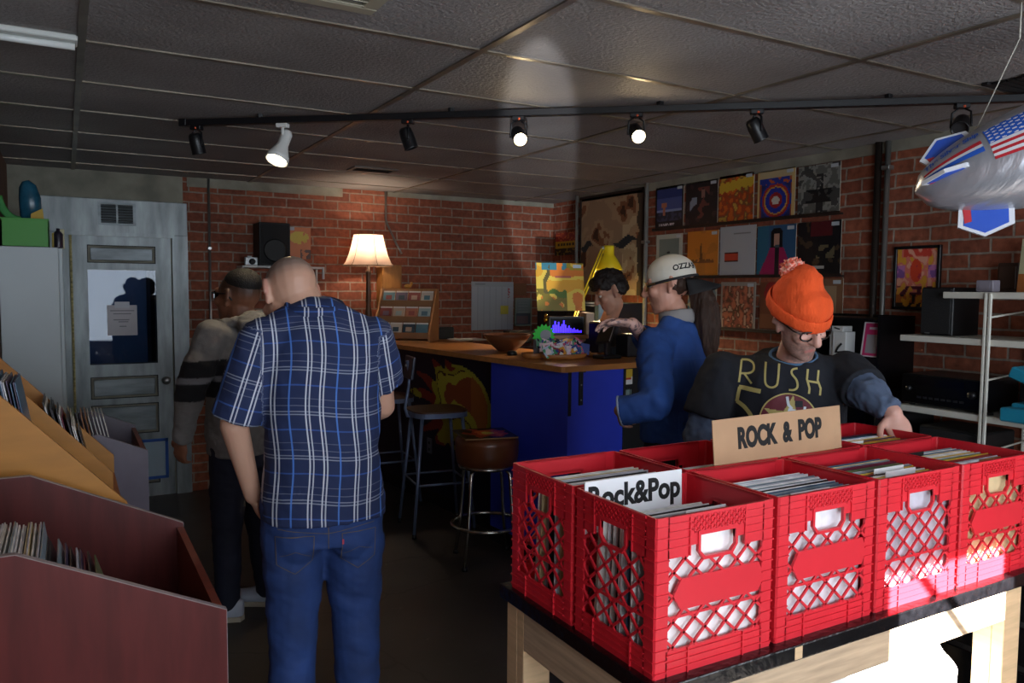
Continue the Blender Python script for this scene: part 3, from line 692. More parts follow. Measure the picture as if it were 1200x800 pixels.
tor(b, A, [(.72, .175, .135), (.80, .190, .142), (.87, .178, .125)])
for s in 'LR': b.cap(J['kn'+s], V((J['an'+s].x, J['an'+s].y, .03)), .080, .074, flat1=True, n=20)
b.ell(P(-.085, -.065, .76), (.085, .068, .10)); b.ell(P(.085, -.065, .76), (.085, .068, .10))
jeanm = denim('blue_jeans', '#203a70', .35)
jeans = organic('jeans', b, jeanm, plaid_man, voxel=.008, smooth=5, fold=.008, fscale=(5, 5, 11))
tj = bvh_of(jeans); pj = projector(tj, A, -1)
stit = pmat('tan_stitching', '#6a5a44', .8); pocket_m = denim('blue_jeans_pocket', '#223d74')
for sx in (-1, 1):
    x0, x1 = (.045*sx, .165*sx); pts = [(x0, .775), (x1, .77), (x1-.003*sx, .67), ((x0+x1)/2, .635), (x0+.005*sx, .675)]
    o = MB(); lo, hi = min(x0, x1), max(x0, x1)
    patch(o, lambda x, y: lo < x < hi and y < .775 and y > .637+.55*abs(x-(lo+hi)/2), lo-.001, hi+.001, .63, .78, .006, projector(tj, A, -1, off=.003))
    pk_ = o.build('back_pocket', pocket_m, jeans)
    o = MB(); ribbon(o, pts, .0022, projector(tj, A, -1, off=.0045), True); ribbon(o, [(x0+.01*sx, .70), ((x0+x1)/2, .722), (x1-.012*sx, .70)], .0016, projector(tj, A, -1, off=.0045)); o.build('stitching', stit, pk_)
o = MB(); ribbon(o, [(.048, .755), (.048, .738)], .006, projector(tj, A, -1, off=.006)); o.build('red_tab', pmat('red_tab', '#b83a50', .6), jeans)
o = MB(); ribbon(o, [(0, .82), (.002, .70)], .0022, projector(tj, A, -1, off=.003)); ribbon(o, [(-.16, .795), (0, .78), (.16, .795)], .002, projector(tj, A, -1, off=.003)); o.build('seam', stit, jeans)
shoes(J, plaid_man, pmat('dark_leather', '#1d1a18', .5), dark, 'a')

# ---------------------------------------------------------------- 2. man in the striped grey hoodie
B_ = Fig(.745, 3.93, -.52, .85); P = B_.P
J = dict(shL=P(-.19, 0, 1.37), elL=P(-.30, .02, 1.12), wrL=P(-.275, .11, .885), shR=P(.19, 0, 1.37), elR=P(.27, .04, 1.10), wrR=P(.16, .25, 1.02),
         hipL=P(-.09, 0, .84), knL=P(-.10, .02, .46), anL=P(-.12, -.0, .085), toeL=P(-.12, 0, .03)+V((-.869, .40, 0))*.175, hipR=P(.09, 0, .84), knR=P(.10, .02, .46), anR=P(.11, -.02, .085), toeR=P(.11, -.02, .03)+V((-.80, .60, 0))*.175)
b = MB(); tor(b, B_, [(.78, .15, .11), (.92, .155, .115), (1.1, .16, .11), (1.28, .17, .11), (1.38, .12, .08)])
for s in 'LR': b.cap(J['sh'+s], J['el'+s], .052, .043); b.cap(J['el'+s], J['wr'+s], .043, .028)
b.cap(P(-.16, 0, 1.37), P(.16, 0, 1.37), .055, .055); b.cap(P(0, .0, 1.38), P(0, .02, 1.50), .068, .066)
H2 = head(b, P(0, .035, 1.548), B_.F-B_.R*.12+Z3*.03, Z3, 1.10)
hand(b, J['wrL'], B_.F*.45-Z3*.9+B_.R*.2, B_.R, B_.F, .5); hand(b, J['wrR'], B_.F*.7-B_.R*.5, -B_.R, Z3, .5); legs(b, J); feet(b, J)
sk2, hair2 = S('#8a5c46'), S('#1c1512')
def col2(p):
    l = H2['loc'](p)
    if abs(l[0]) < .12 and abs(l[1]) < .14 and -.14 < l[2] < .14:
        m = smooth01(l[2]-.30*max(0, l[1]), -.02, .045)*smooth01(-l[1], -.07, -.055); return mixc(sk2, hair2, .75*m)
    return sk2
hood_man = organic('person', b, skin_mat('skin_brown', None), None, voxel=.0055, smooth=4, colfn=col2)
tag(hood_man, 'person in a grey hoodie with black arm bands, sunglasses and white sneakers', 'person')
h = MB(); q = H2['q']; h.ell(q(0, -.022, .060), (.074, .088, .066), H2['M3'], 20)
h.ell(q(0, -.028, .068), (.080, .095, .072), H2['M3'], 20)
organic('hair', h, pmat('black_hair', '#14100e', .7, bump=.4, bscale=160), hood_man, voxel=.005, smooth=3)
sg = MB(); sg.box((-.066, .086, -.008), (-.006, .094, .030), .006, M=Matrix.Translation(H2['c']) @ H2['M3'].to_4x4()).box((.006, .086, -.008), (.066, .094, .030), .006, M=Matrix.Translation(H2['c']) @ H2['M3'].to_4x4())
sgo = sg.build('sunglass_lens', pmat('black_lens', '#08080a', .06), hood_man); tag(sgo, 'black sunglasses')
MB().ring_path([q(-.010, .090, .020), q(.010, .090, .020)], .003, 6).build('bridge', blackplastic, sgo)
for sx in (-1, 1): MB().ring_path([q(sx*.062, .088, .020), q(sx*.077, .06, .020), q(sx*.084, -.012, .018), q(sx*.082, -.04, -.008)], .0042, 6).build('temple', blackplastic, sgo)
b = MB(); tor(b, B_, [(.80, .185, .145), (.90, .190, .15), (1.06, .185, .14), (1.24, .195, .135), (1.35, .17, .11), (1.42, .10, .08)])
b.cap(P(-.17, 0, 1.36), P(.17, 0, 1.36), .075, .075)
for s in 'LR': b.cap(J['sh'+s], J['el'+s], .078, .068, n=20); b.cap(J['el'+s], J['wr'+s], .066, .046, flat1=True, n=20)
greyh, blackh, stripe = S('#7d7a78'), S('#16161a'), S('#77767a')
def colh(p):
    r, f, u = B_.L(p); n = .94+.12*noise.noise((p.x*60, p.y*60, p.z*60))
    z = u+.10*abs(r)*0
    if abs(r) > .17: z = u+.0
    if 1.085 < z < 1.265: return stripe if 1.165 < z < 1.19 else blackh
    return tuple(c*n for c in greyh)
hoodie = organic('hoodie', b, pmat('hoodie_fleece', None, .95, attr=True, bump=.3, bscale=250), hood_man, voxel=.007, smooth=5, fold=.012, fscale=(6, 6, 9), colfn=colh)
b = MB(); b.loft([(P(0, -.10, 1.33), .02, .02), (P(0, -.125, 1.36), .10, .035), (P(0, -.11, 1.42), .125, .055), (P(0, -.075, 1.455), .10, .05), (P(0, -.05, 1.47), .05, .02)], n=24, side=B_.R)
b.ring_path([P(.105*math.cos(a), -.01+.09*math.sin(a), 1.43+.018*-math.sin(a)) for a in [k*PI/12 for k in range(24)]], .030, 10, closed=True)
organic('hood', b, pmat('hoodie_hood_fleece', '#7d7a78', .95, var=.1, vscale=60, bump=.3, bscale=250), hoodie, voxel=.007, smooth=4, fold=.010, fscale=(14, 14, 20))
b = MB(); legs(b, J, .012, 1.0); tor(b, B_, [(.74, .165, .13), (.82, .175, .135)])
for s in 'LR': b.cap(J['kn'+s], V((J['an'+s].x, J['an'+s].y, .075)), .068, .056, flat1=True, n=20)
organic('jeans', b, denim('dark_jeans', '#12162a'), hood_man, voxel=.008, smooth=4, fold=.007, fscale=(5, 5, 12))
shoes(J, hood_man, pmat('white_sneaker', '#b4bccb', .6), pmat('tan_sole', '#b0a694', .7), 'b')

# ---------------------------------------------------------------- 3. man in the denim jacket and backward cap
D_ = Fig(2.455, 2.74, -.22, .975); P = D_.P
hw = at(741, 379, D=3.42); hf = at(716, 377, D=3.44)
J = dict(shL=P(-.185, 0, 1.36), elL=at(768, 474, D=3.22), wrL=at(727, 481, D=3.26), shR=P(.185, .02, 1.37), elR=P(.10, .24, 1.33), wrR=hw,
         hipL=P(-.09, 0, .88), knL=P(-.10, .02, .47), anL=P(-.11, 0, .085), toeL=P(-.13, .17, .03), hipR=P(.09, 0, .88), knR=P(.10, .02, .47), anR=P(.11, 0, .085), toeR=P(.13, .17, .03))
b = MB(); tor(b, D_, [(.80, .15, .11), (.92, .155, .115), (1.1, .155, .11), (1.28, .165, .11), (1.38, .12, .08)])
for s in 'LR': b.cap(J['sh'+s], J['el'+s], .052, .043); b.cap(J['el'+s], J['wr'+s], .042, .028)
b.cap(P(-.16, 0, 1.37), P(.16, 0, 1.37), .055, .055); b.cap(P(0, .0, 1.38), P(-.01, .035, 1.52), .058, .058)
H3 = head(b, P(-.02, .05, 1.622), D_.F*.78-D_.R*.48-Z3*.14, Z3+D_.F*.08, 1.06)
hand(b, hw, hf-hw, -Z3, _u*.2-_f*.8, .45); hand(b, J['wrL'], V(_f)*.95-Z3*.45+V(_r)*.2, V(_r), Z3, .7); legs(b, J); feet(b, J)
sk3 = S('#c8937e'); tat = S('#3a4252')
def col3(p):
    d = (p-hw).length; w = (p-J['elR']).length
    if d < .30 and (p-H3['c']).length > .25:
        n = noise.noise((p.x*55, p.y*55, p.z*55))
        if n > .18: return mixc(sk3, tat, .8)
        t = (hw-p).dot((hf-hw).normalized())
        if .045 < t < .075: return mixc(sk3, S('#20242c'), .85)
        return S('#d0a598')
    l = H3['loc'](p)
    if abs(l[0]) < .1 and l[1] > .05 and -.13 < l[2] < -.045: return mixc(sk3, S('#8a5a48'), .4)
    return sk3
denim_man = organic('person', b, skin_mat('skin_pale', None), None, voxel=.0055, smooth=3, colfn=col3)
tag(denim_man, 'person in a denim jacket, white backward cap and ponytail reaching over the counter', 'person')
eyes(H3, denim_man)
q = H3['q']; gl = MB()
for sx in (-1, 1):
    gl.ring_path([q(sx*.034+.024*math.cos(a), .104-.010*abs(math.cos(a)), .008+.020*math.sin(a)) for a in [k*PI/8 for k in range(16)]], .0022, 6, closed=True)
    gl.ring_path([q(sx*.058, .096, .012), q(sx*.076, .07, .014), q(sx*.083, -.01, .012)], .002, 6)
gl.ring_path([q(-.010, .106, .012), q(.010, .106, .012)], .002, 6)
gl.build('eyeglasses', pmat('thin_gold_frame', '#a8874a', .3, .8), denim_man)
# cap worn backward: crown, dark brim at the nape
cm_ = MB(); cm_.ell(q(0, -.012, .048), (.096, .114, .094), H3['M3'], 24)
cap_o = organic('cap', cm_, pmat('cream_cap_cotton', '#d2cdc0', .8, bump=.15, bscale=200), denim_man, voxel=.006, smooth=2, cut=[(q(0, 0, .018), -H3['u']+H3['f']*-.10)])
cbnd = MB(); cbnd.ring_path([q(.0945*math.cos(a), -.012+.1125*math.sin(a), .020-.014*math.sin(a)*.7) for a in [k*PI/18 for k in range(36)]], .006, 8, closed=True, flat=(1, .4)); cbnd.build('cap_band', pmat('black_cap_band', '#1a1a1c', .7), cap_o)
br_ = MB(); vs_ = []
for lay in (0, 1):
    rows = []
    for j in range(6):
        t = j/5*1.35; row = []
        for i in range(13):
            a = -PI/2+(i/12-.5)*1.9; w = 1+t*.62*math.cos((i/12-.5)*PI*.92)
            row.append(br_.bm.verts.new(q(.093*math.cos(a)*(1+.12*t), -.012+.110*math.sin(a)*w, .022-.012*math.sin(a)*-.6-.030*t-.022*t*abs(i/12-.5)*2-.004*lay)))
        rows.append(row)
    vs_.append(rows)
for lay in (0, 1):
    for j in range(5):
        for i in range(12):
            f = br_.bm.faces.new((vs_[lay][j][i], vs_[lay][j][i+1], vs_[lay][j+1][i+1], vs_[lay][j+1][i])); f.smooth = True
edge = [(0, i) for i in range(13)]+[(j, 12) for j in range(1, 6)]+[(5, i) for i in range(11, -1, -1)]+[(j, 0) for j in range(4, 0, -1)]
for (a, b2), (c, d) in zip(edge, edge[1:]+edge[:1]): br_.bm.faces.new((vs_[0][a][b2], vs_[0][c][d], vs_[1][c][d], vs_[1][a][b2]))
bmesh.ops.recalc_face_normals(br_.bm, faces=br_.bm.faces); br_.build('brim', pmat('black_cap_cotton', '#17171a', .8), cap_o)
MB().ell(q(0, -.012, .145), (.008, .008, .005), H3['M3'], 10).build('button', blackplastic, cap_o)
# lettering curved over the crown side facing the shop window
cu = bpy.data.curves.new('cap_lettering', 'FONT'); cu.body = 'OZZAR'; cu.size = .036; cu.offset = .0012; cu.align_x = 'CENTER'; t = bpy.data.objects.new('cl', cu); COL.objects.link(t)
me = bpy.data.meshes.new_from_object(t.evaluated_get(bpy.context.evaluated_depsgraph_get())); bpy.data.objects.remove(t)
tc_ = bvh_of(cap_o); cc = q(0, -.012, .052)
for v in me.vertices:
    a = math.radians(-134)+v.co.x/.098; e = .10+v.co.y/.1-.5*(v.co.x/.1)**2*.3
    d = (H3['r']*math.cos(a)*math.cos(e)+H3['f']*math.sin(a)*math.cos(e)+H3['u']*math.sin(e)).normalized()
    hit = tc_.ray_cast(cc+d*.3, -d); v.co = (hit[0] if hit[0] is not None else cc+d*.1)+d*.0016
me.materials.clear(); me.materials.append(inkm := pmat('black_ink', '#0c0c0e', .8)); link('lettering', me, cap_o)
# hair: nape and ponytail
hb = MB(); hb.ell(q(0, -.035, .005), (.079, .076, .058), H3['M3'], 18)
pts = [q(0, -.095, .0), q(.004, -.125, -.05), q(.0, -.135, -.12), q(-.006, -.130, -.20), q(-.004, -.125, -.28), q(.002, -.12, -.35)]
for (a, r0), (c, r1) in zip(zip(pts, (.034, .050, .060, .062, .050, .030)), list(zip(pts, (.034, .050, .060, .062, .050, .030)))[1:]): hb.cap(a, c, r0, r1)
organic('hair', hb, pmat('brown_hair', '#3a2418', .6, var=.35, vscale=10, stretch=(12, 12, 1.2), bump=.6, bscale=30), denim_man, voxel=.006, smooth=2, fold=.010, fscale=(40, 40, 6))
b = MB(); tor(b, D_, [(.915, .185, .15), (.99, .185, .15), (1.10, .190, .145), (1.26, .205, .14), (1.37, .175, .115), (1.455, .095, .08)])
b.cap(P(-.165, 0, 1.365), P(.165, .01, 1.37), .080, .080); b.cap(P(-.14, 0, 1.40), P(-.02, .01, 1.45), .05, .07); b.cap(P(.14, 0, 1.40), P(0, .01, 1.45), .05, .07)
b.cap(J['shL'], J['elL'], .080, .072, n=20); b.cap(J['elL'], J['wrL'], .070, .062, flat1=True, n=20)
b.cap(J['shR'], J['elR'], .080, .066, n=20); b.cap(J['elR'], J['elR']+(hw-J['elR'])*.42, .064, .056, flat1=True, n=20)
jackm = denim('denim_jacket', '#20488e', .18)
jack = organic('jacket', b, jackm, denim_man, voxel=.007, smooth=4, fold=.013, fscale=(7, 7, 7))
tj = bvh_of(jack); pb_ = projector(tj, D_, -1, off=.002); o = MB()
for pts in ([(-.20, 1.30), (.20, 1.30)], [(-.10, 1.30), (-.05, .97)], [(.10, 1.30), (.05, .97)], [(-.18, .965), (.18, .965)]): ribbon(o, pts, .003, pb_)
o.build('seam', pmat('denim_seam', '#2f5596', .8), jack)
o = MB(); ax = (J['wrL']-J['elL']).normalized(); c = J['wrL']; s1_ = ax.cross(Z3).normalized(); s2_ = ax.cross(s1_)
o.ring_path([c+(s1_*math.cos(a)+s2_*math.sin(a))*.060 for a in [k*PI/10 for k in range(20)]], .005, 6, closed=True); o.build('cuff_edge', pmat('frayed_denim', '#8a94a8', .9), jack)
b = MB(); b.ring_path([P(-.01+.075*math.cos(a), .012+.070*math.sin(a), 1.475-.012*math.sin(a)) for a in [k*PI/12 for k in range(24)]], .024, 10, closed=True, flat=(1.5, .6))
co_ = organic('collar', b, pmat('grey_shirt_collar', '#8d8a8a', .9), jack, voxel=.006, smooth=2); tag(co_, 'grey shirt collar')
b = MB(); legs(b, J, .014, 1.0); tor(b, D_, [(.78, .165, .13), (.92, .165, .13)])
for s in 'LR': b.cap(J['kn'+s], V((J['an'+s].x, J['an'+s].y, .06)), .068, .058, flat1=True, n=20)
organic('trousers', b, pmat('black_trousers', '#121216', .85), denim_man, voxel=.009, smooth=4, fold=.006, fscale=(5, 5, 12))
shoes(J, denim_man, pmat('dark_leather', '#1d1a18', .5), dark, 'c')

# ---------------------------------------------------------------- 4. man in the orange hat looking through the crates
E_ = Fig(2.47, 2.14, -.70, -.714); P = E_.P
hw = at(1047, 484, D=2.76); toc = (CAMP-V((2.4, 2.1, 1.4))).normalized(); cr_ = V(_r)
J = dict(shR=P(.245, .05, 1.275), elR=P(.325, .10, 1.03), wrR=P(.26, .22, .93), shL=P(-.215, .04, 1.29), elL=at(1018, 462, D=2.86), wrL=hw,
         hipL=P(-.10, -.06, .88), knL=P(-.11, 0, .47), anL=P(-.12, -.06, .085), toeL=P(-.14, .10, .03), hipR=P(.10, -.06, .88), knR=P(.11, 0, .47), anR=P(.12, -.06, .085), toeR=P(.14, .10, .03))
b = MB(); tor(b, E_, [(.80, .17, .13, 0, -.06), (.95, .175, .14, 0, -.04), (1.10, .175, .14, 0, 0), (1.22, .185, .12, 0, .03), (1.32, .13, .09, 0, .05)])
for s in 'LR': b.cap(J['sh'+s], J['el'+s], .058, .048); b.cap(J['el'+s], J['wr'+s], .047, .031)
b.cap(P(-.19, .04, 1.28), P(.20, .05, 1.275), .065, .065); b.cap(P(-.01, .05, 1.30), P(-.035, .13, 1.415), .066, .064)
hc = at(936, 376, D=2.86)
H4 = head(b, hc, toc*.72+cr_*.50-Z3*.45, Z3+toc*.32+cr_*.10, 1.06)
hand(b, hw, V(_r)*.10-Z3*.75-V(_f)*.40, -V(_f)*.2-Z3*.5+V(_r)*-.3-V(_f), -V(_r)*.9-Z3*.1, .42, 1.08); hand(b, J['wrR'], E_.F*.6-Z3*.8, -E_.R, E_.F, .4); legs(b, J); feet(b, J)
sk4, stub, lip = S('#cb9a8a'), S('#6a5a54'), S('#b07068')
def col4(p):
    l = H4['loc'](p)
    if abs(l[0]) < .11 and abs(l[1]) < .16 and -.16 < l[2] < .16:
        if abs(l[0]) < .020 and l[1] > .072 and -.070 < l[2] < -.058: return lip
        m = smooth01(-l[2], .028, .048)*smooth01(l[1], -.02, .02)
        if l[1] > .09 and l[2] > -.040: m = 0
        if abs(l[0]) > .058 and l[2] < .01 and l[1] > -.03: m = max(m, .7)
        n = .75+.5*noise.noise((p.x*220, p.y*220, p.z*220)); return mixc(sk4, stub, min(1, .80*m*n))
    return sk4
hat_man = organic('person', b, skin_mat('skin_ruddy', None), None, voxel=.0052, smooth=3, colfn=col4)
tag(hat_man, 'person in an orange bobble hat and black RUSH shirt looking down into the crates', 'person')
eyes(H4, hat_man)
q = H4['q']; gl = MB()
for sx in (-1, 1):
    gl.ring_path([q(sx*.034+.027*math.copysign(abs(math.cos(a))**.7, math.cos(a)), .103-.010*abs(math.cos(a)), .004+.017*math.copysign(abs(math.sin(a))**.7, math.sin(a))) for a in [k*PI/10 for k in range(20)]], .0030, 6, closed=True)
    gl.ring_path([q(sx*.061, .094, .012), q(sx*.078, .07, .013), q(sx*.085, -.01, .012)], .0026, 6)
gl.ring_path([q(-.009, .106, .010), q(.009, .106, .010)], .003, 6); gl.build('eyeglasses', pmat('dark_horn_frame', '#1a1614', .25), hat_man)
# knitted hat with bobble
hm = MB(); ue = at(936, 312, D=2.93)
hm.ell(q(0, -.018, .066), (.100, .122, .088), H4['M3'], 24)
tipc = at(946, 316, D=2.92); mid = q(0, -.045, .125)
hm.cap(q(0, -.02, .07), q(0, -.035, .115), .098, .080); hm.cap(q(0, -.035, .115), tipc, .078, .020)
knit = pmat('orange_knit', '#e0501a', .9, var=.08, vscale=30, bump=.35, bscale=140, stretch=(1, 1, .35))
hat = organic('bobble_hat', hm, knit, hat_man, voxel=.006, smooth=5, fold=.010, fscale=(9, 9, 9), cut=[(q(0, .0, .028), -H4['u']-H4['f']*.10)])
hat_b = MB(); hat_b.ring_path([q(.099*math.cos(a), -.018+.121*math.sin(a), .045-.010*math.sin(a)) for a in [k*PI/18 for k in range(36)]], .014, 10, closed=True, flat=(1.9, .45))
organic('hat_cuff', hat_b, knit, hat, voxel=.006, smooth=3, fold=.004, fscale=(12, 12, 12))
pc = at(929, 316, D=2.84); pm = MB(); rp4 = random.Random(8); pm.ell(pc, (.040, .040, .038))
for k in range(130):
    d = V((rp4.gauss(0, 1), rp4.gauss(0, 1), rp4.gauss(0, 1))).normalized(); pm.cap(pc+d*.032, pc+d*(.043+rp4.random()*.006), .006, .004, n=6)
pink_, white_ = S('#d8604a'), S('#e6a898')
organic('bobble', pm, pmat('bobble_yarn', None, .95, attr=True), hat, voxel=.0035, smooth=1, colfn=lambda p: white_ if noise.noise((p.x*130, p.y*130, p.z*130)) > .05 else pink_)
# grey undershirt sleeves and black printed T-shirt
b = MB()
for s in 'LR': b.cap(J['sh'+s], J['el'+s], .068, .066, n=20); b.cap(J['el'+s], J['wr'+s]-(J['wr'+s]-J['el'+s])*.06, .064, .044, flat1=True, n=20)
tor(b, E_, [(1.0, .16, .12, 0, 0), (1.25, .17, .11, 0, .03), (1.33, .11, .085, 0, .06)])
us = organic('undershirt', b, pmat('grey_blue_jersey', '#4a5870', .9, var=.1, vscale=30), hat_man, voxel=.007, smooth=3, fold=.012, fscale=(16, 16, 16))
tag(us, 'grey long sleeves')
b = MB(); b.ring_path([P(-.018+.085*math.cos(a), .075+.075*math.sin(a), 1.350-.030*math.sin(a)) for a in [k*PI/12 for k in range(24)]], .010, 8, closed=True, flat=(1.4, .8)); 
organic('collar', b, pmat('blue_collar_rib', '#4f6f90', .9), us, voxel=.005, smooth=2)
b = MB(); tor(b, E_, [(.80, .225, .185, 0, -.05), (.95, .225, .185, 0, -.03), (1.08, .225, .18, 0, .0), (1.20, .225, .16, 0, .02), (1.29, .19, .125, 0, .05), (1.355, .112, .098, 0, .07)])
b.cap(P(-.20, .04, 1.27), P(.215, .05, 1.265), .084, .084)
b.cap(J['shR'], J['shR']+(J['elR']-J['shR'])*.72, .086, .092, flat1=True, n=20); b.cap(J['shL'], J['shL']+(J['elL']-J['shL'])*.78, .086, .088, flat1=True, n=20)
ts = organic('t_shirt', b, pmat('black_cotton', '#10131c', .9, bump=.1, bscale=300), hat_man, voxel=.007, smooth=5, fold=.010, fscale=(7, 7, 7))
tt = bvh_of(ts); hidden = lambda p: None
def fp_(x, y):
    """A point of the shirt front by photo position, found on the shirt surface."""
    d = at(x, y, D=1.)-CAMP; h = tt.ray_cast(CAMP, d.normalized(), 6); return h
pr4 = projector(tt, E_, 1)
def loc2(x, y):
    h = fp_(x, y)[0]; l = E_.L(h); return V((l[0], l[2]))
def strokes(lst): return [[loc2(x, y) for x, y in s] for s in lst]
K = lambda pts: [(840+x/7.275, 400+y/7.275) for x, y in pts]
def curve(pts, n=6):
    out = []
    for i in range(len(pts)-1):
        p0, p1, p2, p3 = V(pts[max(i-1, 0)]), V(pts[i]), V(pts[i+1]), V(pts[min(i+2, len(pts)-1)])
        for k in range(n):
            t = k/n; out.append(tuple(.5*((2*p1)+(p2-p0)*t+(2*p0-5*p1+4*p2-p3)*t*t+(3*p1-p0-3*p2+p3)*t**3)))
    return out+[tuple(pts[-1])]
goldm = pmat('gold_shirt_print', '#a89a5c', .7)
o = MB()
RUSH = [[(188, 345), (212, 155)], curve([(212, 155), (270, 158), (312, 190), (316, 240), (280, 268), (205, 270)]), [(232, 270), (298, 358)],
        curve([(420, 175), (412, 300), (420, 365), (462, 392), (508, 375), (522, 320), (532, 190)]), curve([(688, 228), (645, 240), (640, 275), (680, 330), (688, 385), (660, 412), (615, 412)]),
        [(776, 235), (768, 320), (790, 400), (785, 445)], [(866, 245), (858, 330), (884, 400), (878, 460)], [(768, 335), (866, 352)]]
for s in RUSH: ribbon(o, [loc2(*q_) for q_ in K(s)], .0075, pr4)
lt_ = o.build('lettering', goldm, ts); tag(lt_, 'gold RUSH lettering')
o = MB(); ribbon(o, [loc2(*q_) for q_ in K([(188, 385), (375, 425)])], .017, pr4); ribbon(o, [loc2(*q_) for q_ in K([(196, 385), (172, 510)])], .013, pr4)
ribbon(o, [loc2(*q_) for q_ in K(curve([(172, 505), (240, 560), (296, 640), (300, 720), (262, 800), (220, 860), (150, 890)]))], .015, pr4)
o.build('numeral_five', goldm, ts)
cc = loc2(*K([(610, 680)])[0]); rad = (loc2(*K([(850, 640)])[0])-cc).length
o = MB(); ribbon(o, [cc+V((math.cos(a), math.sin(a)))*rad for a in [k*PI/30 for k in range(60)]], .005, projector(tt, E_, 1, off=.0030), True); o.build('emblem_ring', goldm, ts)
o = MB(); patch(o, lambda x, y: math.hypot(x-cc.x, y-cc.y) < rad, cc.x-rad, cc.x+rad, cc.y-rad, cc.y+rad, .005, pr4); em = o.build('emblem_disc', pmat('maroon_shirt_print', '#5e1826', .7), ts)
star = [(math.pi/2+.16+k*PI/5, rad*(.97 if k % 2 == 0 else .40)) for k in range(10)]
star = [V((cc.x+r*math.cos(a), cc.y+r*math.sin(a))) for a, r in star]
def in_poly(x, y, poly):
    c_ = False
    for i in range(len(poly)):
        a, b2 = poly[i], poly[i-1]
        if (a.y > y) != (b2.y > y) and x < (b2.x-a.x)*(y-a.y)/(b2.y-a.y)+a.x: c_ = not c_
    return c_
o = MB(); patch(o, lambda x, y: in_poly(x, y, star), cc.x-rad, cc.x+rad, cc.y-rad, cc.y+rad, .003, projector(tt, E_, 1, off=.0026)); o.build('emblem_star', goldm, ts)
o = MB()
for s, w in (([(600, 470), (610, 540), (640, 575)], .010), ([(640, 575), (625, 640), (618, 720)], .026), ([(690, 600), (725, 625), (745, 590), (750, 555)], .009)): ribbon(o, [loc2(*q_) for q_ in K(s)], w, projector(tt, E_, 1, off=.004))
o.build('emblem_figure', pmat('white_shirt_print', '#c4ccd4', .7), ts)
o = MB()
for s, w in (([(700, 505), (700, 560)], .026), ([(685, 590), (668, 640), (662, 700)], .012), ([(690, 640), (730, 640)], .008)): ribbon(o, [loc2(*q_) for q_ in K(s)], w, projector(tt, E_, 1, off=.0046))
o.build('emblem_figure_dark', pmat('black_shirt_print', '#12141c', .7), ts)
b = MB(); legs(b, J, .016, 1.02); tor(b, E_, [(.76, .185, .15, 0, -.06), (.92, .185, .15, 0, -.05)])
for s in 'LR': b.cap(J['kn'+s], V((J['an'+s].x, J['an'+s].y, .05)), .074, .066, flat1=True, n=20)
organic('jeans', b, denim('dark_jeans', '#12162a'), hat_man, voxel=.009, smooth=4, fold=.006, fscale=(5, 5, 12))
shoes(J, hat_man, pmat('dark_leather', '#1d1a18', .5), dark, 'd')

# ---------------------------------------------------------------- 5. clerk behind the counter
F_ = Fig(3.19, 4.30, -.80, .45); P = F_.P
hc = at(716, 343, D=5.20)
J = dict(shL=P(-.18, 0, 1.34), elL=P(-.22, .06, 1.09), wrL=P(-.12, .13, 1.27), shR=P(.18, 0, 1.34), elR=P(.22, .06, 1.09), wrR=P(.10, .15, 1.27),
         hipL=P(-.085, -.03, .86), knL=P(-.09, 0, .46), anL=P(-.10, -.02, .085), toeL=P(-.12, .13, .03), hipR=P(.085, -.03, .86), knR=P(.09, 0, .46), anR=P(.10, -.02, .085), toeR=P(.12, .13, .03))
b = MB(); tor(b, F_, [(.78, .14, .10, 0, -.03), (.92, .145, .105), (1.1, .145, .10), (1.26, .155, .10), (1.36, .11, .075, 0, .02)])
for s in 'LR': b.cap(J['sh'+s], J['el'+s], .047, .040); b.cap(J['el'+s], J['wr'+s], .039, .026)
b.cap(P(-.15, 0, 1.345), P(.15, 0, 1.345), .05, .05); b.cap(P(0, .0, 1.36), hc-Z3*.07-F_.F*.03, .054, .054)
H5 = head(b, hc, -V(_r)*.88-V(_f)*.12-Z3*.42, Z3-V(_r)*.35, 1.04)
hand(b, J['wrL'], F_.F, -Z3, F_.R, .4); hand(b, J['wrR'], F_.F, -Z3, -F_.R, .4); legs(b, J); feet(b, J)
sk5 = S('#cf9a80')
clerk = organic('person', b, skin_mat('skin_light', None), None, voxel=.0055, smooth=3, colfn=lambda p: S('#b0685e') if (abs(H5['loc'](p)[0]) < .02 and H5['loc'](p)[1] > .074 and -.070 < H5['loc'](p)[2] < -.056) else sk5)
tag(clerk, 'dark haired person in black behind the counter, looking down under the yellow lamp', 'person'); eyes(H5, clerk)
hb = MB(); q = H5['q']
for c, r in (((0, -.02, .075), (.090, .105, .070)), ((0, .055, .095), (.074, .055, .040)), ((0, -.075, .02), (.076, .055, .070)), ((0, .083, .074), (.060, .030, .026)), ((.066, .025, .062), (.024, .05, .034)), ((-.066, .025, .062), (.024, .05, .034)), ((-.070, -.055, .005), (.022, .034, .05)), ((.070, -.055, .005), (.022, .034, .05)), ((0, -.01, .125), (.07, .075, .035))): hb.ell(q(*c), r, H5['M3'])
organic('hair', hb, pmat('dark_brown_hair', '#1f1410', .6, bump=.5, bscale=60), clerk, voxel=.006, smooth=1, fold=.014, fscale=(20, 20, 20))
b = MB(); tor(b, F_, [(.82, .165, .13, 0, -.02), (1.0, .165, .13), (1.2, .18, .125), (1.32, .15, .10), (1.385, .08, .065, 0, .01)])
b.cap(P(-.155, 0, 1.335), P(.155, 0, 1.335), .068, .068)
for s in 'LR': b.cap(J['sh'+s], J['el'+s], .068, .062, n=20); b.cap(J['el'+s], J['wr'+s], .058, .042, flat1=True, n=20)
organic('sweatshirt', b, pmat('charcoal_cotton', '#2a2b30', .9), clerk, voxel=.008, smooth=4, fold=.010, fscale=(8, 8, 8))
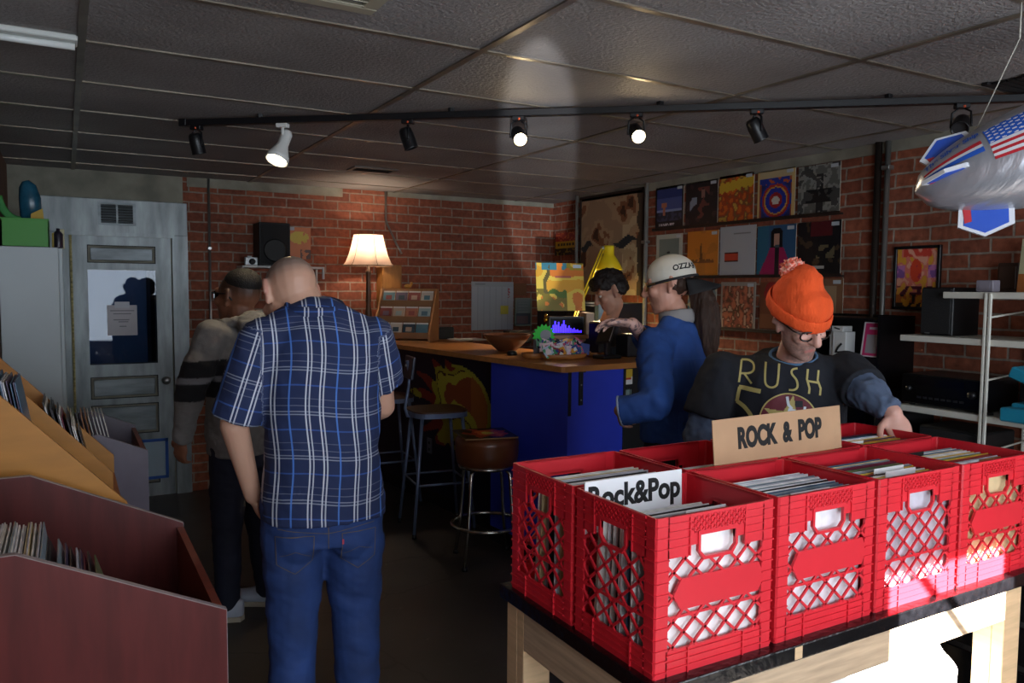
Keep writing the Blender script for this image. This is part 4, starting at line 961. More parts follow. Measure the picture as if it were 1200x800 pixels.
b = MB(); legs(b, J, .012); tor(b, F_, [(.76, .155, .12, 0, -.03), (.86, .155, .12, 0, -.02)])
for s in 'LR': b.cap(J['kn'+s], V((J['an'+s].x, J['an'+s].y, .05)), .062, .054, flat1=True, n=20)
organic('trousers', b, pmat('black_trousers', '#121216', .85), clerk, voxel=.01, smooth=3)
shoes(J, clerk, pmat('dark_leather', '#1d1a18', .5), dark, 'e')

def LIGHTS_EXTRA():
    point('table_lamp_light', (2.165, 6.18, 1.93), 11, (1, .80, .60), .04)
    spotl('desk_lamp_light', tuple(at(713, 316, Y=4.9)+V((0, 0, .01))), (-.45, -.42, -1), 95, (1, .78, .50), 2.3)
# ================================================================ RECORD TABLE AND MILK CRATES
TZ = .78
CW, CD, CH = .355, .302, .346
CX0, CY0, PX_, PY_ = 1.050, 1.232, .3635, .309
redp = pmat('red_crate_plastic', '#cf2431', .36, var=.08, vscale=4, spec=.45)
def clip(poly, x0, x1, y0, y1):
    for ax, lim, sg in ((0, x0, 1), (0, x1, -1), (1, y0, 1), (1, y1, -1)):
        out = []
        for i, p in enumerate(poly):
            q = poly[(i+1) % len(poly)]; a = sg*(p[ax]-lim); b = sg*(q[ax]-lim)
            if a >= 0: out.append(p)
            if (a >= 0) != (b >= 0):
                t = a/(a-b); out.append((p[0]+(q[0]-p[0])*t, p[1]+(q[1]-p[1])*t))
        poly = out
        if len(poly) < 3: return None
    return poly
def crate_wall(W, panel):
    """Wall in its own plane: x across, z up, outer face towards -y, thickness about 5 mm."""
    b = MB(); H = CH; T = .0055
    def slab(x0, x1, z0, z1, y0=0., y1=T): b.box((x0, y0, z0), (x1, y1, z1))
    c0 = .036; f = lambda q: q*H
    hx0, hx1, hz0, hz1 = W*.355, W*.645, f(.715), f(.865)
    slab(c0, W-c0, f(.87), H); slab(c0, hx0, f(.80), f(.87)); slab(hx1, W-c0, f(.80), f(.87))
    slab(c0, W-c0, 0, f(.16))
    # solid shoulders beside the handle
    slab(c0, W*.27, f(.74), f(.80)); slab(W*.73, W-c0, f(.74), f(.80))
    # raised rim, horizontal ribs and diamond relief over the handle
    slab(c0, W-c0, H-.006, H, -.003, T)
    for z in (.045, .09, .135): slab(c0, W-c0, f(z)-.0012, f(z)+.0012, -.0035, 0)
    for z in (.955, .905, .855, .805):
        slab(c0, W*.27, f(z)-.0012, f(z)+.0012, -.003, 0); slab(W*.73, W-c0, f(z)-.0012, f(z)+.0012, -.003, 0)
    for x in (W*.27, W*.73): slab(x-.0018, x+.0018, f(.74), H, -.0035, 0)
    for x in (W*.27, W*.73): slab(x-.0018, x+.0018, 0, f(.16), -.004, 0)
    def bars(rect, ang, step, w, y0, y1):
        x0, x1, z0, z1 = rect; d = (math.cos(ang), math.sin(ang)); n = (-d[1], d[0])
        for k in range(-40, 41):
            o = (W/2+n[0]*step*k, f(.49)+n[1]*step*k)
            p = [(o[0]+d[0]*s*1.+n[0]*t, o[1]+d[1]*s*1.+n[1]*t) for s, t in ((-1, -w/2), (1, -w/2), (1, w/2), (-1, w/2))]
            q = clip(p, x0, x1, z0, z1)
            if q: b.prism(q, 'Y', y0, y1)
    for a in (.75, PI-.75): bars((W*.27, W*.73, f(.875), H-.004), a, .011, .0032, -.0028, 0)
    rects = ((c0, hx0, f(.16), f(.74)), (hx1, W-c0, f(.16), f(.74)), (hx0, hx1, f(.16), hz0))
    for a in (.72, PI-.72):
        for r in rects: bars(r, a, .0405, .0060, .0003, T-.0006)
    slab(c0, W-c0, f(.355), f(.372), .001, T)
    # handle collar
    e = .007; ch = .014
    for p in ([(hx0-e, hz0+ch), (hx0, hz0+ch), (hx0, hz1), (hx0-e, hz1)], [(hx1, hz0+ch), (hx1+e, hz0+ch), (hx1+e, hz1), (hx1, hz1)],
              [(hx0-e, hz0+ch), (hx0+ch-e, hz0-e*.6), (hx0+ch, hz0), (hx0, hz0+ch)], [(hx1+e, hz0+ch), (hx1-ch+e, hz0-e*.6), (hx1-ch, hz0), (hx1, hz0+ch)],
              [(hx0+ch-e, hz0-e), (hx1-ch+e, hz0-e), (hx1-ch+e, hz0), (hx0+ch-e, hz0)], [(hx0-e, hz1-.003), (hx1+e, hz1-.003), (hx1+e, hz1+e), (hx0-e, hz1+e)]):
        b.prism(p, 'Y', -.003, T)
    if panel:
        b.prism([(W*.15, f(.50)), (W*.21, f(.405)), (W*.86, f(.405)), (W*.91, f(.50)), (W*.86, f(.60)), (W*.21, f(.60))], 'Y', -.0012, T)
    return b
def crate_mesh(name, mb):
    me = bpy.data.meshes.new(name); mb.bm.to_mesh(me); mb.bm.free(); me.materials.append(redp); return me
W_PANEL, W_PLAIN, W_SIDE = crate_mesh('crate_wall_panel', crate_wall(CW, True)), crate_mesh('crate_wall', crate_wall(CW, False)), crate_mesh('crate_side', crate_wall(CD, False))
def post_mesh():
    b = MB(); c = .036
    for sx in (0,):
        b.prism([(0.004, 0), (c, 0), (c, .006), (.010, .006), (.006, .010), (.006, c), (0, c), (0, .004)], 'Z', 0, CH)
        for k in range(14):
            z = .012+k*(CH-.02)/13.5
            b.prism([(.0015, -.003), (c, -.003), (c, 0), (.004, 0), (0, .004), (0, c), (-.003, c), (-.003, .0015)], 'Z', z-.0015, z+.0015)
    return b
P_POST = crate_mesh('crate_post', post_mesh())
bb = MB(); bb.box((.004, .004, .004), (CW-.004, CD-.004, .009))
for k in range(6): bb.box((.02+k*.06, .006, .0), (.03+k*.06, CD-.006, .004))
B_BASE = crate_mesh('crate_base', bb)
def crate(i, j, panel, label):
    x, y = CX0+PX_*i, CY0+PY_*j
    t = thing('milk_crate', label, 'crate', (x+CW/2, y+CD/2, TZ), group='red plastic crates on the record table')
    def part(n, me, loc, rz):
        o = bpy.data.objects.new(n, me); COL.objects.link(o); o.parent = t; o.location = V(loc)-V((CW/2, CD/2, 0)); o.rotation_euler = (0, 0, rz)
    part('crate_wall', W_PANEL if panel else W_PLAIN, (0, .0035, 0), 0); part('crate_wall', W_PANEL if panel else W_PLAIN, (CW, CD-.0035, 0), PI)
    part('crate_side', W_SIDE, (.0035, CD, 0), -PI/2); part('crate_side', W_SIDE, (CW-.0035, 0, 0), PI/2)
    for loc, rz in (((.0035, .0035, 0), 0), ((CW-.0035, .0035, 0), PI/2), ((CW-.0035, CD-.0035, 0), PI), ((.0035, CD-.0035, 0), -PI/2)): part('corner_post', P_POST, loc, rz)
    part('crate_base', B_BASE, (0, 0, 0), 0)
    return t
names = {(0, 0): 'red milk crate at the near left table corner, white Rock&Pop card in it', (1, 0): 'red milk crate in the front row, second from the near table corner',
         (2, 0): 'red milk crate in the front row without a label panel, partly in sunlight', (3, 0): 'red milk crate at the right end of the front row',
         (0, 1): 'red milk crate at the back left table corner, beside the leather stool', (1, 1): 'red milk crate in the back row below the denim jacket hem',
         (2, 1): 'red milk crate in the back row right behind the cardboard sign', (3, 1): 'red milk crate the man in the orange hat has his hand on'}
for (i, j), lab in names.items(): crate(i, j, (i, j) in ((0, 0), (1, 0), (3, 0)), lab)

# records: thin sleeves, one object each
slc = ['#e8e6e6', '#d9d6d2', '#2b2b30', '#8d2f2f', '#3b5a78', '#c9b48a', '#5d6b4a', '#1a1a1d', '#b9b9c4', '#a46a3a', '#463a52', '#dddce2', '#7a8a94', '#caa23a', '#6a2038']
def sleeve_mat(k):
    c = slc[k % len(slc)]
    return pmat('sleeve_card_%d' % (k % len(slc)), c, .32, var=.25, vscale=14, spec=.5)
SLEEVES = {}
def sleeve_mesh(k, w=.314, h=.314, t=.0036):
    key = (k % len(slc), w, h, t)
    if key in SLEEVES: return SLEEVES[key]
    b = MB(); b.box((-w/2, -t/2, 0), (w/2, t/2, h), .0008)
    me = bpy.data.meshes.new('record_sleeve'); b.bm.to_mesh(me); b.bm.free(); me.materials.append(sleeve_mat(k)); SLEEVES[key] = me; return me
def record(k, loc, lean, rz, label, group, w=.314, h=.314, t=.0036):
    o = bpy.data.objects.new('record_sleeve', sleeve_mesh(k, w, h, t)); COL.objects.link(o); o.location = loc; o.rotation_euler = (lean, 0, rz)
    return tag(o, label, 'record', group)
rnd = random.Random(3)
where = {(0, 0): 'the crate with the white Rock&Pop card', (1, 0): 'the second crate of the front row', (2, 0): 'the half sunlit red crate', (3, 0): 'the rightmost front crate',
         (0, 1): 'the back left red crate', (1, 1): 'the back crate below the denim jacket', (2, 1): 'the crate behind the cardboard sign', (3, 1): 'the crate under the hand'}
fronts = {(0, 0): 0, (1, 0): 11, (2, 0): 8, (3, 0): 5}
def fill(i, j, n, y0, y1, cols=None):
    x, y = CX0+PX_*i+CW/2, CY0+PY_*j
    for k in range(n):
        yy = y+y0+(y1-y0)*k/(n-1) + rnd.uniform(-.002, .002)
        c = fronts[(i, j)] if (k == 0 and (i, j) in fronts) else (rnd.choice(cols) if cols else rnd.randrange(len(slc)))
        lean = -.03+.10*k/n
        record(c, (x+rnd.uniform(-.012, .012), yy, TZ+.0105), lean if k else -.01, rnd.uniform(-.012, .012), 'record sleeve filed upright in '+where[(i, j)], 'records in '+where[(i, j)], h=.308 if k == 0 else (.280 if (i, j) == (0, 0) else .314))
lite = [0, 1, 8, 11, 11, 12, 4, 2, 7, 0, 8]
fill(0, 0, 19, .022, .235, lite); fill(1, 0, 19, .022, .24, lite); fill(2, 0, 18, .022, .25); fill(3, 0, 18, .022, .25)
fill(0, 1, 12, .03, .20, [1, 2, 7, 5, 8]); fill(2, 1, 14, .02, .24); fill(3, 1, 14, .02, .23); fill(1, 1, 8, .02, .12)
def divider(i, j, yy, x0, w, h, mat, label):
    x = CX0+PX_*i
    t = tag(MB().box((x+x0, CY0+PY_*j+yy-.0008, TZ+.02), (x+x0+w, CY0+PY_*j+yy+.0008, TZ+h)).build('divider_card', mat), label, 'divider card', 'divider cards between the crate records')
whitecard = pmat('white_card', '#e9e9ec', .45); greyplastic = pmat('clear_sleeve_plastic', '#9aa0ac', .15, spec=.8)
blackcard = pmat('black_card', '#121216', .4)
for a in ((0, 0, .060, .135, .12, .333, whitecard, 'white divider card in the crate with the white Rock&Pop card'), (1, 0, .045, .09, .14, .336, whitecard, 'white divider card in the second crate of the front row'),
          (2, 0, .075, .13, .13, .338, whitecard, 'nearer white divider card in the half sunlit crate'), (2, 0, .110, .13, .13, .338, whitecard, 'farther white divider card in the half sunlit crate'),
          (3, 0, .050, .05, .11, .336, whitecard, 'white divider card in the rightmost front crate'), (3, 0, .20, .03, .10, .336, blackcard, 'black divider card in the rightmost front crate'),
          (3, 1, .10, .05, .08, .334, whitecard, 'white divider card in the crate under the hand'), (3, 1, .06, .17, .12, .332, blackcard, 'black divider card in the crate under the hand'),
          (2, 1, .20, .10, .12, .336, whitecard, 'white divider card in the crate behind the cardboard sign')):
    divider(*a)

# genre signs
inkm = pmat('black_ink', '#0c0c0e', .8)
def sign(name, o, u, v, card_mat, txt, size, width, label, bold, space=1., dx=0., dz=0.):
    o, u, v = V(o), V(u), V(v); n = u.cross(v).normalized()
    t = thing(name, label, 'sign', o+u/2)
    M = frame_M(o, u, v)
    MB().box((0, 0, -.0015), (u.length, v.length, .0015), M=M).build('sign_card', card_mat, t)
    text_mesh('lettering', txt, size, frame_M(o+u*(.5+dx)+v*(.5+dz)+n*.0022, u, v), inkm, t, width=width, bold=bold, space=space)
    return t
p0 = V((CX0+.006, CY0+.262, TZ+.242))
sign('genre_sign', p0, (.300, .0, 0), (0, .005, .124), whitecard, 'Rock&Pop', .076, .284, 'white card lettered Rock&Pop standing in the nearest crate', .0026, dz=.15)
yb = CY0+PY_+.012
a, b_ = at(837, 548, Y=yb), at(986, 524, Y=yb); 
kraft = pmat('brown_cardboard', '#b08a68', .75, var=.08)
sign('genre_sign', a, b_-a, (0, .012, .128), kraft, 'ROCK  &  POP', .078, .345, 'brown cardboard sign lettered ROCK & POP between the crate rows', .0040, dz=.03)

# the table: black painted top, unfinished pine legs and rails
pine = pmat('unfinished_pine', '#c9a982', .6, var=.16, vscale=5, stretch=(1, 1, 12), bump=.05)
pineh = pmat('unfinished_pine_rail', '#b39a7e', .6, var=.22, vscale=5, stretch=(1.2, 1, 14), bump=.05)
blackgloss = pmat('black_gloss_paint', '#0b0b0e', .22, var=.5, vscale=40, bump=.25, bscale=45)
TX0, TX1, TY0, TY1 = 1.035, 2.515, 1.205, 1.875
tb = thing('record_table', 'low pine table with a chipped black top carrying eight red crates', 'table', ((TX0+TX1)/2, (TY0+TY1)/2, 0))
MB().box((TX0, TY0, TZ-.038), (TX1, TY1, TZ), .004, seg=2).build('table_top', blackgloss, tb)
MB().box((1.45, TY0-.0008, TZ-.034), (1.475, TY0+.01, TZ-.004)).build('bare_patch', pine, tb)
for x, y in ((TX0+.012, TY0+.025), (TX1-.135, TY0+.025), (TX0+.012, TY1-.115), (TX1-.135, TY1-.115)):
    lg = MB().box((x, y, 0), (x+.085, y+.035, TZ-.038), .002).box((x, y+.035, 0), (x+.035, y+.09, TZ-.038), .002)
    lg.build('leg', pine, tb)
MB().box((TX0+.08, TY0+.022, TZ-.138), (TX1-.135, TY0+.05, TZ-.038), .001).build('apron', pineh, tb)
MB().box((TX0+.012, TY0+.11, TZ-.15), (TX0+.04, TY1-.115, TZ-.038), .001).build('apron', pineh, tb)
MB().box((TX1-.06, TY0+.11, TZ-.138), (TX1-.032, TY1-.115, TZ-.038), .001).build('apron', pineh, tb)
MB().box((TX0+.08, TY1-.06, TZ-.138), (TX1-.135, TY1-.03, TZ-.038), .001).build('apron', pineh, tb)
# white paper bag of odds and ends standing in the sun under the table
bag = MB()
bag.loft([((1.98, 1.36, .0), .40, .10, .6), ((1.97, 1.36, .2), .41, .11, .7), ((1.96, 1.37, .42), .38, .10, .8), ((1.93, 1.38, .52), .33, .05, .8), ((1.90, 1.39, .60), .28, .012, .9)], side=(1, 0, 0), n=28)
organic('paper_bag', bag, pmat('white_paper', '#e6e6e4', .7), voxel=.012, smooth=2, fold=.014, fscale=(7, 7, 9))
tag(bpy.data.objects['paper_bag'], 'crumpled white paper bag under the record table in the sun', 'bag')
# ================================================================ RECORD BINS ALONG THE LEFT WALL
cherry = pmat('cherry_laminate', '#55211f', .42, var=.22, vscale=3, stretch=(9, 9, 1.2), spec=.3)
cherry_d = pmat('cherry_laminate_lip', '#7a3524', .35, var=.2, vscale=4, stretch=(9, 9, 2))
edgeband = pmat('worn_edge_band', '#8d7f80', .4)
golden = pmat('golden_maple_board', '#b57a34', .45, var=.10, vscale=2.4, stretch=(2, 2, 9), spec=.35)
golden_d = pmat('golden_maple_edge', '#8a4f26', .5, var=.15)
greylam = pmat('grey_laminate', '#6d6473', .35, var=.1)
brownin = pmat('brown_board', '#6b3a2a', .5, var=.15)
def sloped(x0, x1, xk, zt, zl, zb=0.):
    return [(x0, zb), (x1, zb), (x1, zl), (xk, zt), (x0, zt)]
def bin_(name, label, y0, y1, x0, x1, xk, zt, zl, mat, lipm, th=.02, floor_z=.58, dividers=(), lip_z=None, band=None, grp=None):
    t = thing(name, label, 'record bin', ((x0+x1)/2, (y0+y1)/2, 0), group=grp)
    prof = sloped(x0, x1, xk, zt, zl)
    for a in (y0, y1-th):
        s = MB().prism(prof, 'Y', a, a+th).build('side_panel', mat, t)
        if band:
            e = MB()
            for (xa, za), (xb, zb) in (((x1, zl), (xk, zt)), ((xk, zt), (x0, zt))):
                e.prism([(xa, za-.0006), (xb, zb-.0006), (xb, zb+.0012), (xa, za+.0012)], 'Y', a-.0004, a+th+.0004)
            e.prism([(x1, 0), (x1+.0012, 0), (x1+.0012, zl+.001), (x1, zl+.001)], 'Y', a-.0004, a+th+.0004)
            e.build('edge_band', band, s)
    for d in dividers: MB().prism(sloped(x0, x1-.02, xk, zt-.0, zl, floor_z), 'Y', d, d+.016).build('divider', mat, t)
    MB().box((x1-th, y0+th, 0), (x1, y1-th, lip_z or zl-.012)).build('front_lip', lipm, t)
    MB().box((x0, y0+th, floor_z-.02), (x1-th, y1-th, floor_z)).build('bin_floor', mat, t)
    MB().box((x0, y0+th, 0), (x0+.015, y1-th, zt)).build('back_panel', mat, t)
    return t
X0 = XL+.005
bin_('record_bin', 'dark cherry record bin with a sloped front at the lower left', 1.99, 2.83, X0, .327, -.11, 1.012, .803, cherry, cherry_d, band=edgeband, floor_z=.47)
bin_('record_bin', 'golden maple record bin behind the dark cherry one', 2.93, 3.80, X0, .166, -.31, 1.385, .865, golden, golden_d, dividers=(3.43,), floor_z=.66, lip_z=.79)
bin_('record_bin', 'grey laminate record bin nearest the metal door', 3.95, 4.72, X0, .315, .12, .93, .842, greylam, brownin, floor_z=.62)
rb = random.Random(11)
def file_row(n, xs, y, z, tilt, cols, label, grp, dz=0., w=.31):
    for k in range(n):
        x = xs[0]+(xs[1]-xs[0])*k/(n-1)
        o = record(rb.choice(cols), (x, y+rb.uniform(-.008, .008), z+dz*k/n+rb.uniform(-.004, .006)), 0, PI/2, label, grp, w=w)
        o.rotation_euler = Matrix.Rotation(tilt+(rb.uniform(-.02, .02)), 3, 'Y').to_4x4().to_euler() if False else (Matrix.Rotation(tilt+rb.uniform(-.015, .015), 4, 'Y') @ Matrix.Rotation(PI/2, 4, 'Z')).to_euler()
pale = [0, 1, 8, 11, 12, 5, 1, 12, 8]
file_row(46, (-.275, -.02), 2.19, .708, -.14, pale, 'record sleeve in the long pale row inside the dark cherry bin', 'records in the cherry bin', dz=-.04)
file_row(15, (.0, .145), 2.19, .675, -.32, [2, 12, 6, 10, 8, 14, 2, 7], 'record sleeve slumped forward at the end of the cherry bin row', 'slumped records in the cherry bin', dz=-.10)
file_row(9, (-.165, -.10), 3.20, .985, -.16, [8, 10, 4, 10, 7, 0, 4], 'record sleeve in the upper compartment of the golden bin', 'records in the golden bin, wall end', dz=-.02)
file_row(12, (-.02, .10), 3.62, .845, -.22, [0, 2, 7, 8, 7, 14, 0, 2], 'record sleeve in the far compartment of the golden bin', 'records in the golden bin, front end', dz=-.12)
file_row(24, (-.12, .20), 4.13, .73, -.22, [5, 9, 1, 2, 6, 9, 5, 12, 1], 'record sleeve in the grey bin by the door', 'records in the grey bin', dz=-.03)
# ---- white cabinet beside the door and what stands on it
cb = thing('tall_cabinet', 'tall white cabinet against the left wall beside the metal door', 'cabinet', (-.16, 5.7, 0))
whitelam = pmat('white_laminate', '#c3ccd0', .4, var=.04, vscale=2)
MB().box((XL+.004, 5.35, .02), (-.028, 6.05, 1.825), .004).build('carcass', whitelam, cb)
MB().box((-.028, 5.36, .06), (-.008, 5.70, 1.82), .003).build('cabinet_door', whitelam, cb)
MB().box((-.028, 5.705, .06), (-.008, 6.045, 1.82), .003).build('cabinet_door', whitelam, cb)
MB().box((XL+.02, 5.37, 0), (-.04, 6.03, .02)).build('plinth', dark, cb)
z0 = 1.8255
gx = thing('storage_box', 'bright green open box on top of the white cabinet', 'box', (-.2, 5.55, z0))
gm = pmat('green_plastic', '#3f9a2c', .45)
B = MB(); w_ = .004; a, b2 = V((XL+.02, 5.38, z0)), V((-.075, 5.75, z0+.165))
B.box(a, (b2.x, b2.y, z0+w_)).box(a, (b2.x, a.y+w_, b2.z)).box((a.x, b2.y-w_, z0), b2).box(a, (a.x+w_, b2.y, b2.z)).box((b2.x-w_, a.y, z0), b2)
B.build('box_shell', gm, gx)
MB().box((a.x-.003, a.y-.003, b2.z-.012), (b2.x+.003, a.y+.003, b2.z), .001).build('rim', gm, gx)
def prop(name, prims, mat, label, cat): return tag(prims.build(name, mat), label, cat)
prop('file_folder', MB().prism([(-.175, z0+.012), (-.085, z0+.012), (-.105, z0+.235), (-.165, z0+.20)], 'Y', 5.50, 5.515), pmat('manila_yellow', '#c9a640', .6), 'yellow folder sticking up from the green box', 'folder')
o = MB().loft([((-.165, 5.58, z0+.10), .055, .04), ((-.17, 5.58, z0+.30), .058, .042), ((-.18, 5.58, z0+.37), .045, .035), ((-.19, 5.58, z0+.40), .02, .02)], side=(1, 0, 0)).build('spray_bottle', pmat('blue_film', '#23586f', .25, var=.3, vscale=20)); tag(o, 'dark blue wrapped bottle standing in the green box', 'bottle')
o = MB().ring_path([V((-.215, 5.43, z0+.155)) + V((-.09*math.sin(q), 0, .13*(1-math.cos(q)))) * 1.2 for q in [k*.16 for k in range(10)]], .022, 8, flat=(1, .35)).build('foam_strip', pmat('green_foam', '#3f8f4a', .7)); tag(o, 'curved green strip leaning out of the green box', 'strip')
o = MB().box((-.075+.015, 5.42, z0), (-.035, 5.46, z0+.09), .006).build('small_bottle', pmat('yellow_label', '#b89b3a', .5)); tag(o, 'small yellow bottle beside the green box', 'bottle')
o = MB().lathe([(0, 0), (.024, 0), (.025, .005), (.025, .08), (.018, .095), (.01, .10), (.01, .115), (0, .115)], c=(-.028, 5.43, z0)).build('spray_can', pmat('dark_printed_can', '#2c2433', .35, var=.6, vscale=30)); tag(o, 'dark printed can on the cabinet edge', 'can')
o = MB().box((-.020, 5.48, z0), (.005, 5.56, z0+.115), .002).build('carton', pmat('cream_carton', '#c9bf9a', .6)); tag(o, 'cream carton at the cabinet corner by the door', 'carton')
# ================================================================ THE BAR COUNTER
BZ, BA = 1.18, math.radians(5.3)
BM_ = Matrix.Translation((2.347, 3.55, 0)) @ Matrix.Rotation(BA, 4, 'Z')
def bp_(s, t, z): return BM_ @ V((s, t, z))
wood = pmat('varnished_oak_top', '#b4773f', .3, var=.16, vscale=2.5, stretch=(1.5, 9, 9), spec=.5)
bluep = pmat('royal_blue_paint', '#2f42cc', .38, var=.10, vscale=3, bump=.04, bscale=20)
navyp = pmat('shaded_navy_paint', '#11142c', .5, var=.2)  # navy paint, darkened for the deep shade under the counter overhang
LT = 2.88
top = MB().prism([(0.015, 0), (1.50, 0), (1.50, .40), (.70, .40), (.70, .84), (.60, 1.0), (.60, 2.0), (.80, 2.2), (.80, LT), (0, LT), (0, .015)], 'Z', BZ-.032, BZ, M=BM_)
o = top.build('counter_top', wood); tag(o, 'L-shaped varnished wooden counter top over the blue bar', 'counter top')
bar = thing('bar_counter', 'blue painted bar front under the wooden counter top', 'bar', bp_(.6, .6, 0))
MB().box((.06, .03, .0), (.07, .80, BZ-.032), M=BM_).box((.07, .03, .66), (.475, .045, BZ-.032), .0, M=BM_).build('blue_panel', bluep, bar)
MB().box((.07, .06, 0), (1.45, .38, BZ-.032), M=BM_).box((.07, .38, 0), (.58, .80, BZ-.032), M=BM_).build('bar_carcass', pmat('black_board', '#0f0f12', .5), bar)
MB().box((.165, .80, 0), (.58, LT-.03, BZ-.032), M=BM_).build('navy_panel', navyp, bar)
MB().box((.055, .03, 0), (.06, .80, .09), M=BM_).box((.155, .80, 0), (.165, LT-.03, .09), M=BM_).build('kick_board', dark, bar)
# sun mural with flames, painted on the navy panel
def mural(s, t):
    x, y = (s-.60)/.36, (t-.46)/.50; r = math.hypot(x, y); a = math.atan2(y, x)
    fl = .90+(.42*max(0, -math.cos(a)))*(.2+.8*math.sin(a*15+2.5*noise.noise((x*2, y*2, 2))))
    if r > fl: return '#11142c'
    q = noise.noise((x*1.25+.3, y*1.25+.4*x, 5.5))+.12*noise.noise((x*5, y*5, 1))
    if r > .82 and x > -.1: return '#b9b23a'
    if abs(q) < .02: return '#4a1a10'
    if q > .22: return '#8e2f22'
    if q > .02: return '#b4a52e'
    if q > -.22: return '#c7b93c'
    return '#9a4a24' if x < .4 else '#b0642a'
mu = card('sun_mural', bp_(.1635, 2.28, .46), BM_.to_3x3() @ V((0, -1.44, 0)), (0, 0, .67), mural, 110, 64, .0008, edge='#11142c', parent=bar, gloss=.45)
tag(mu, 'yellow and red sun mural with flames')
MB().box((.060, .024, .90), (.082, .031, BZ-.032), .002, M=BM_).build('bracket', dark, bar)
MB().box((.135, .022, .955), (.165, .031, BZ-.032), .002, M=BM_).box((.135, .0, BZ-.038), (.165, .03, BZ-.032), .001, M=BM_).build('bracket', dark, bar)
for z in (.985, 1.07): MB().cyl(bp_(.150, .0205, z), bp_(.150, .024, z), .005, n=8).build('bracket_screw', galv, bar)
MB().box((.475, .025, .0), (.492, .05, BZ-.032), M=BM_).build('black_trim', dark, bar)
# stickers on the black end panel
def stk(s, z, w, h, fn, label): 
    return tag(card('sticker', bp_(s, .0585, z), BM_.to_3x3() @ V((w, 0, 0)), (0, 0, h), fn, 16, 16, .0006), label, 'sticker', None)
stk(.50, 1.045, .075, .09, lambda s, t: '#e6e6e4' if math.hypot((s-.5)*2, (t-.45)*2) > .75 and t < .5 else ('#d6b23a' if t > .45 else '#c8452e' if t > .3 else '#e6e6e4'), 'yellow and white badge sticker below the counter edge')
stk(.50, .965, .07, .055, lambda s, t: '#9ab4b4' if (abs((s*5) % 1-.5) < .28 and abs(t-.5) < .4) else '#16181c', 'pale lettered sticker under the badge sticker')
o = MB().lathe([(0, .012), (.008, .010), (.009, 0)], M=Matrix.Translation(bp_(.515, .0585, .90)) @ Matrix.Rotation(PI/2, 4, 'X'), n=12).build('door_knob_button', galv); tag(o, 'small round metal knob below the stickers on the bar end', 'knob')
# outlet on the navy panel
ol = thing('wall_outlet', 'pale outlet plate low on the bar behind the blue stools', 'outlet', bp_(.160, 1.78, .42))
MB().box((.158, 1.75, .37), (.165, 1.82, .485), .002, M=BM_).build('plate', pmat('grey_plastic', '#6d7280', .4), ol)
MB().box((.1572, 1.775, .39), (.1585, 1.795, .41), M=BM_).build('socket', dark, ol); MB().box((.1572, 1.775, .44), (.1585, 1.795, .46), M=BM_).build('socket', dark, ol)
nb = tag(card('sticker', bp_(.0592, .52, .28), BM_.to_3x3() @ V((0, -.10, 0)), (0, 0, .17), lambda s, t: '#9aa0b4' if (.2 < s < .8 and .15 < t < .85 and not (.38 < s < .62 and (.25 < t < .45 or .55 < t < .75))) else '#151d66', 24, 30, .0006), 'faded white letter B sticker low on the blue bar side', 'sticker')
# low black speaker cabinet in front of the blue panel, seen over the crates
lb = thing('floor_amplifier', 'low black box standing on the floor in front of the blue panel', 'amplifier', bp_(.55, -.2, 0))
MB().box((.075, -.30, .02), (1.3, -.0, .60), .012, M=BM_).build('cabinet', pmat('black_vinyl', '#0c0c0e', .45, bump=.2, bscale=90), lb)
MB().box((.12, -.305, .08), (1.24, -.295, .44), .003, M=BM_).build('grille', pmat('grille_cloth', '#18181a', .8, bump=.3, bscale=200), lb)
MB().box((.16, -.24, .60), (.62, -.08, .609), .003, M=BM_).build('top_plate', pmat('smoked_acrylic', '#2a2d33', .12), lb)

def on_bar(x, y): return at(x, y, Z=BZ)
# wooden salad bowl
p = on_bar(594, 411); bowlw = pmat('turned_walnut', '#70432a', .38, var=.2, vscale=6, stretch=(1, 1, 6))
o = MB().lathe([(0, 0), (.062, 0), (.066, .006), (.10, .035), (.138, .075), (.162, .112), (.160, .116), (.152, .113), (.128, .078), (.09, .038), (.05, .016), (0, .012)], c=p, n=40).build('wooden_bowl', bowlw); tag(o, 'large dark wooden bowl on the counter left of the sticker tray', 'bowl')
p = on_bar(600, 416); o = MB().lathe([(0, 0), (.030, 0), (.033, .006), (.031, .022), (.022, .028), (0, .029)], c=p+V((0, -.0, 0)), n=24).build('black_puck', blackplastic); tag(o, 'small round black device in front of the wooden bowl', 'device')
ltw = pmat('light_turned_wood', '#a86a34', .35, var=.18, stretch=(2, 8, 8), vscale=5)
p = on_bar(624, 420); o = MB().lathe([(0, 0), (.05, 0), (.062, .008), (.068, .034), (.064, .036), (.058, .014), (0, .010)], c=p, n=28).build('small_bowl', ltw); tag(o, 'small light wooden bowl between the big bowl and the sticker tray', 'bowl')
p = on_bar(697, 418); o = MB().lathe([(0, 0), (.045, 0), (.058, .008), (.064, .03), (.060, .032), (.052, .012), (0, .008)], c=p, n=28).build('small_bowl', ltw); tag(o, 'small light wooden dish right of the sticker tray', 'bowl')
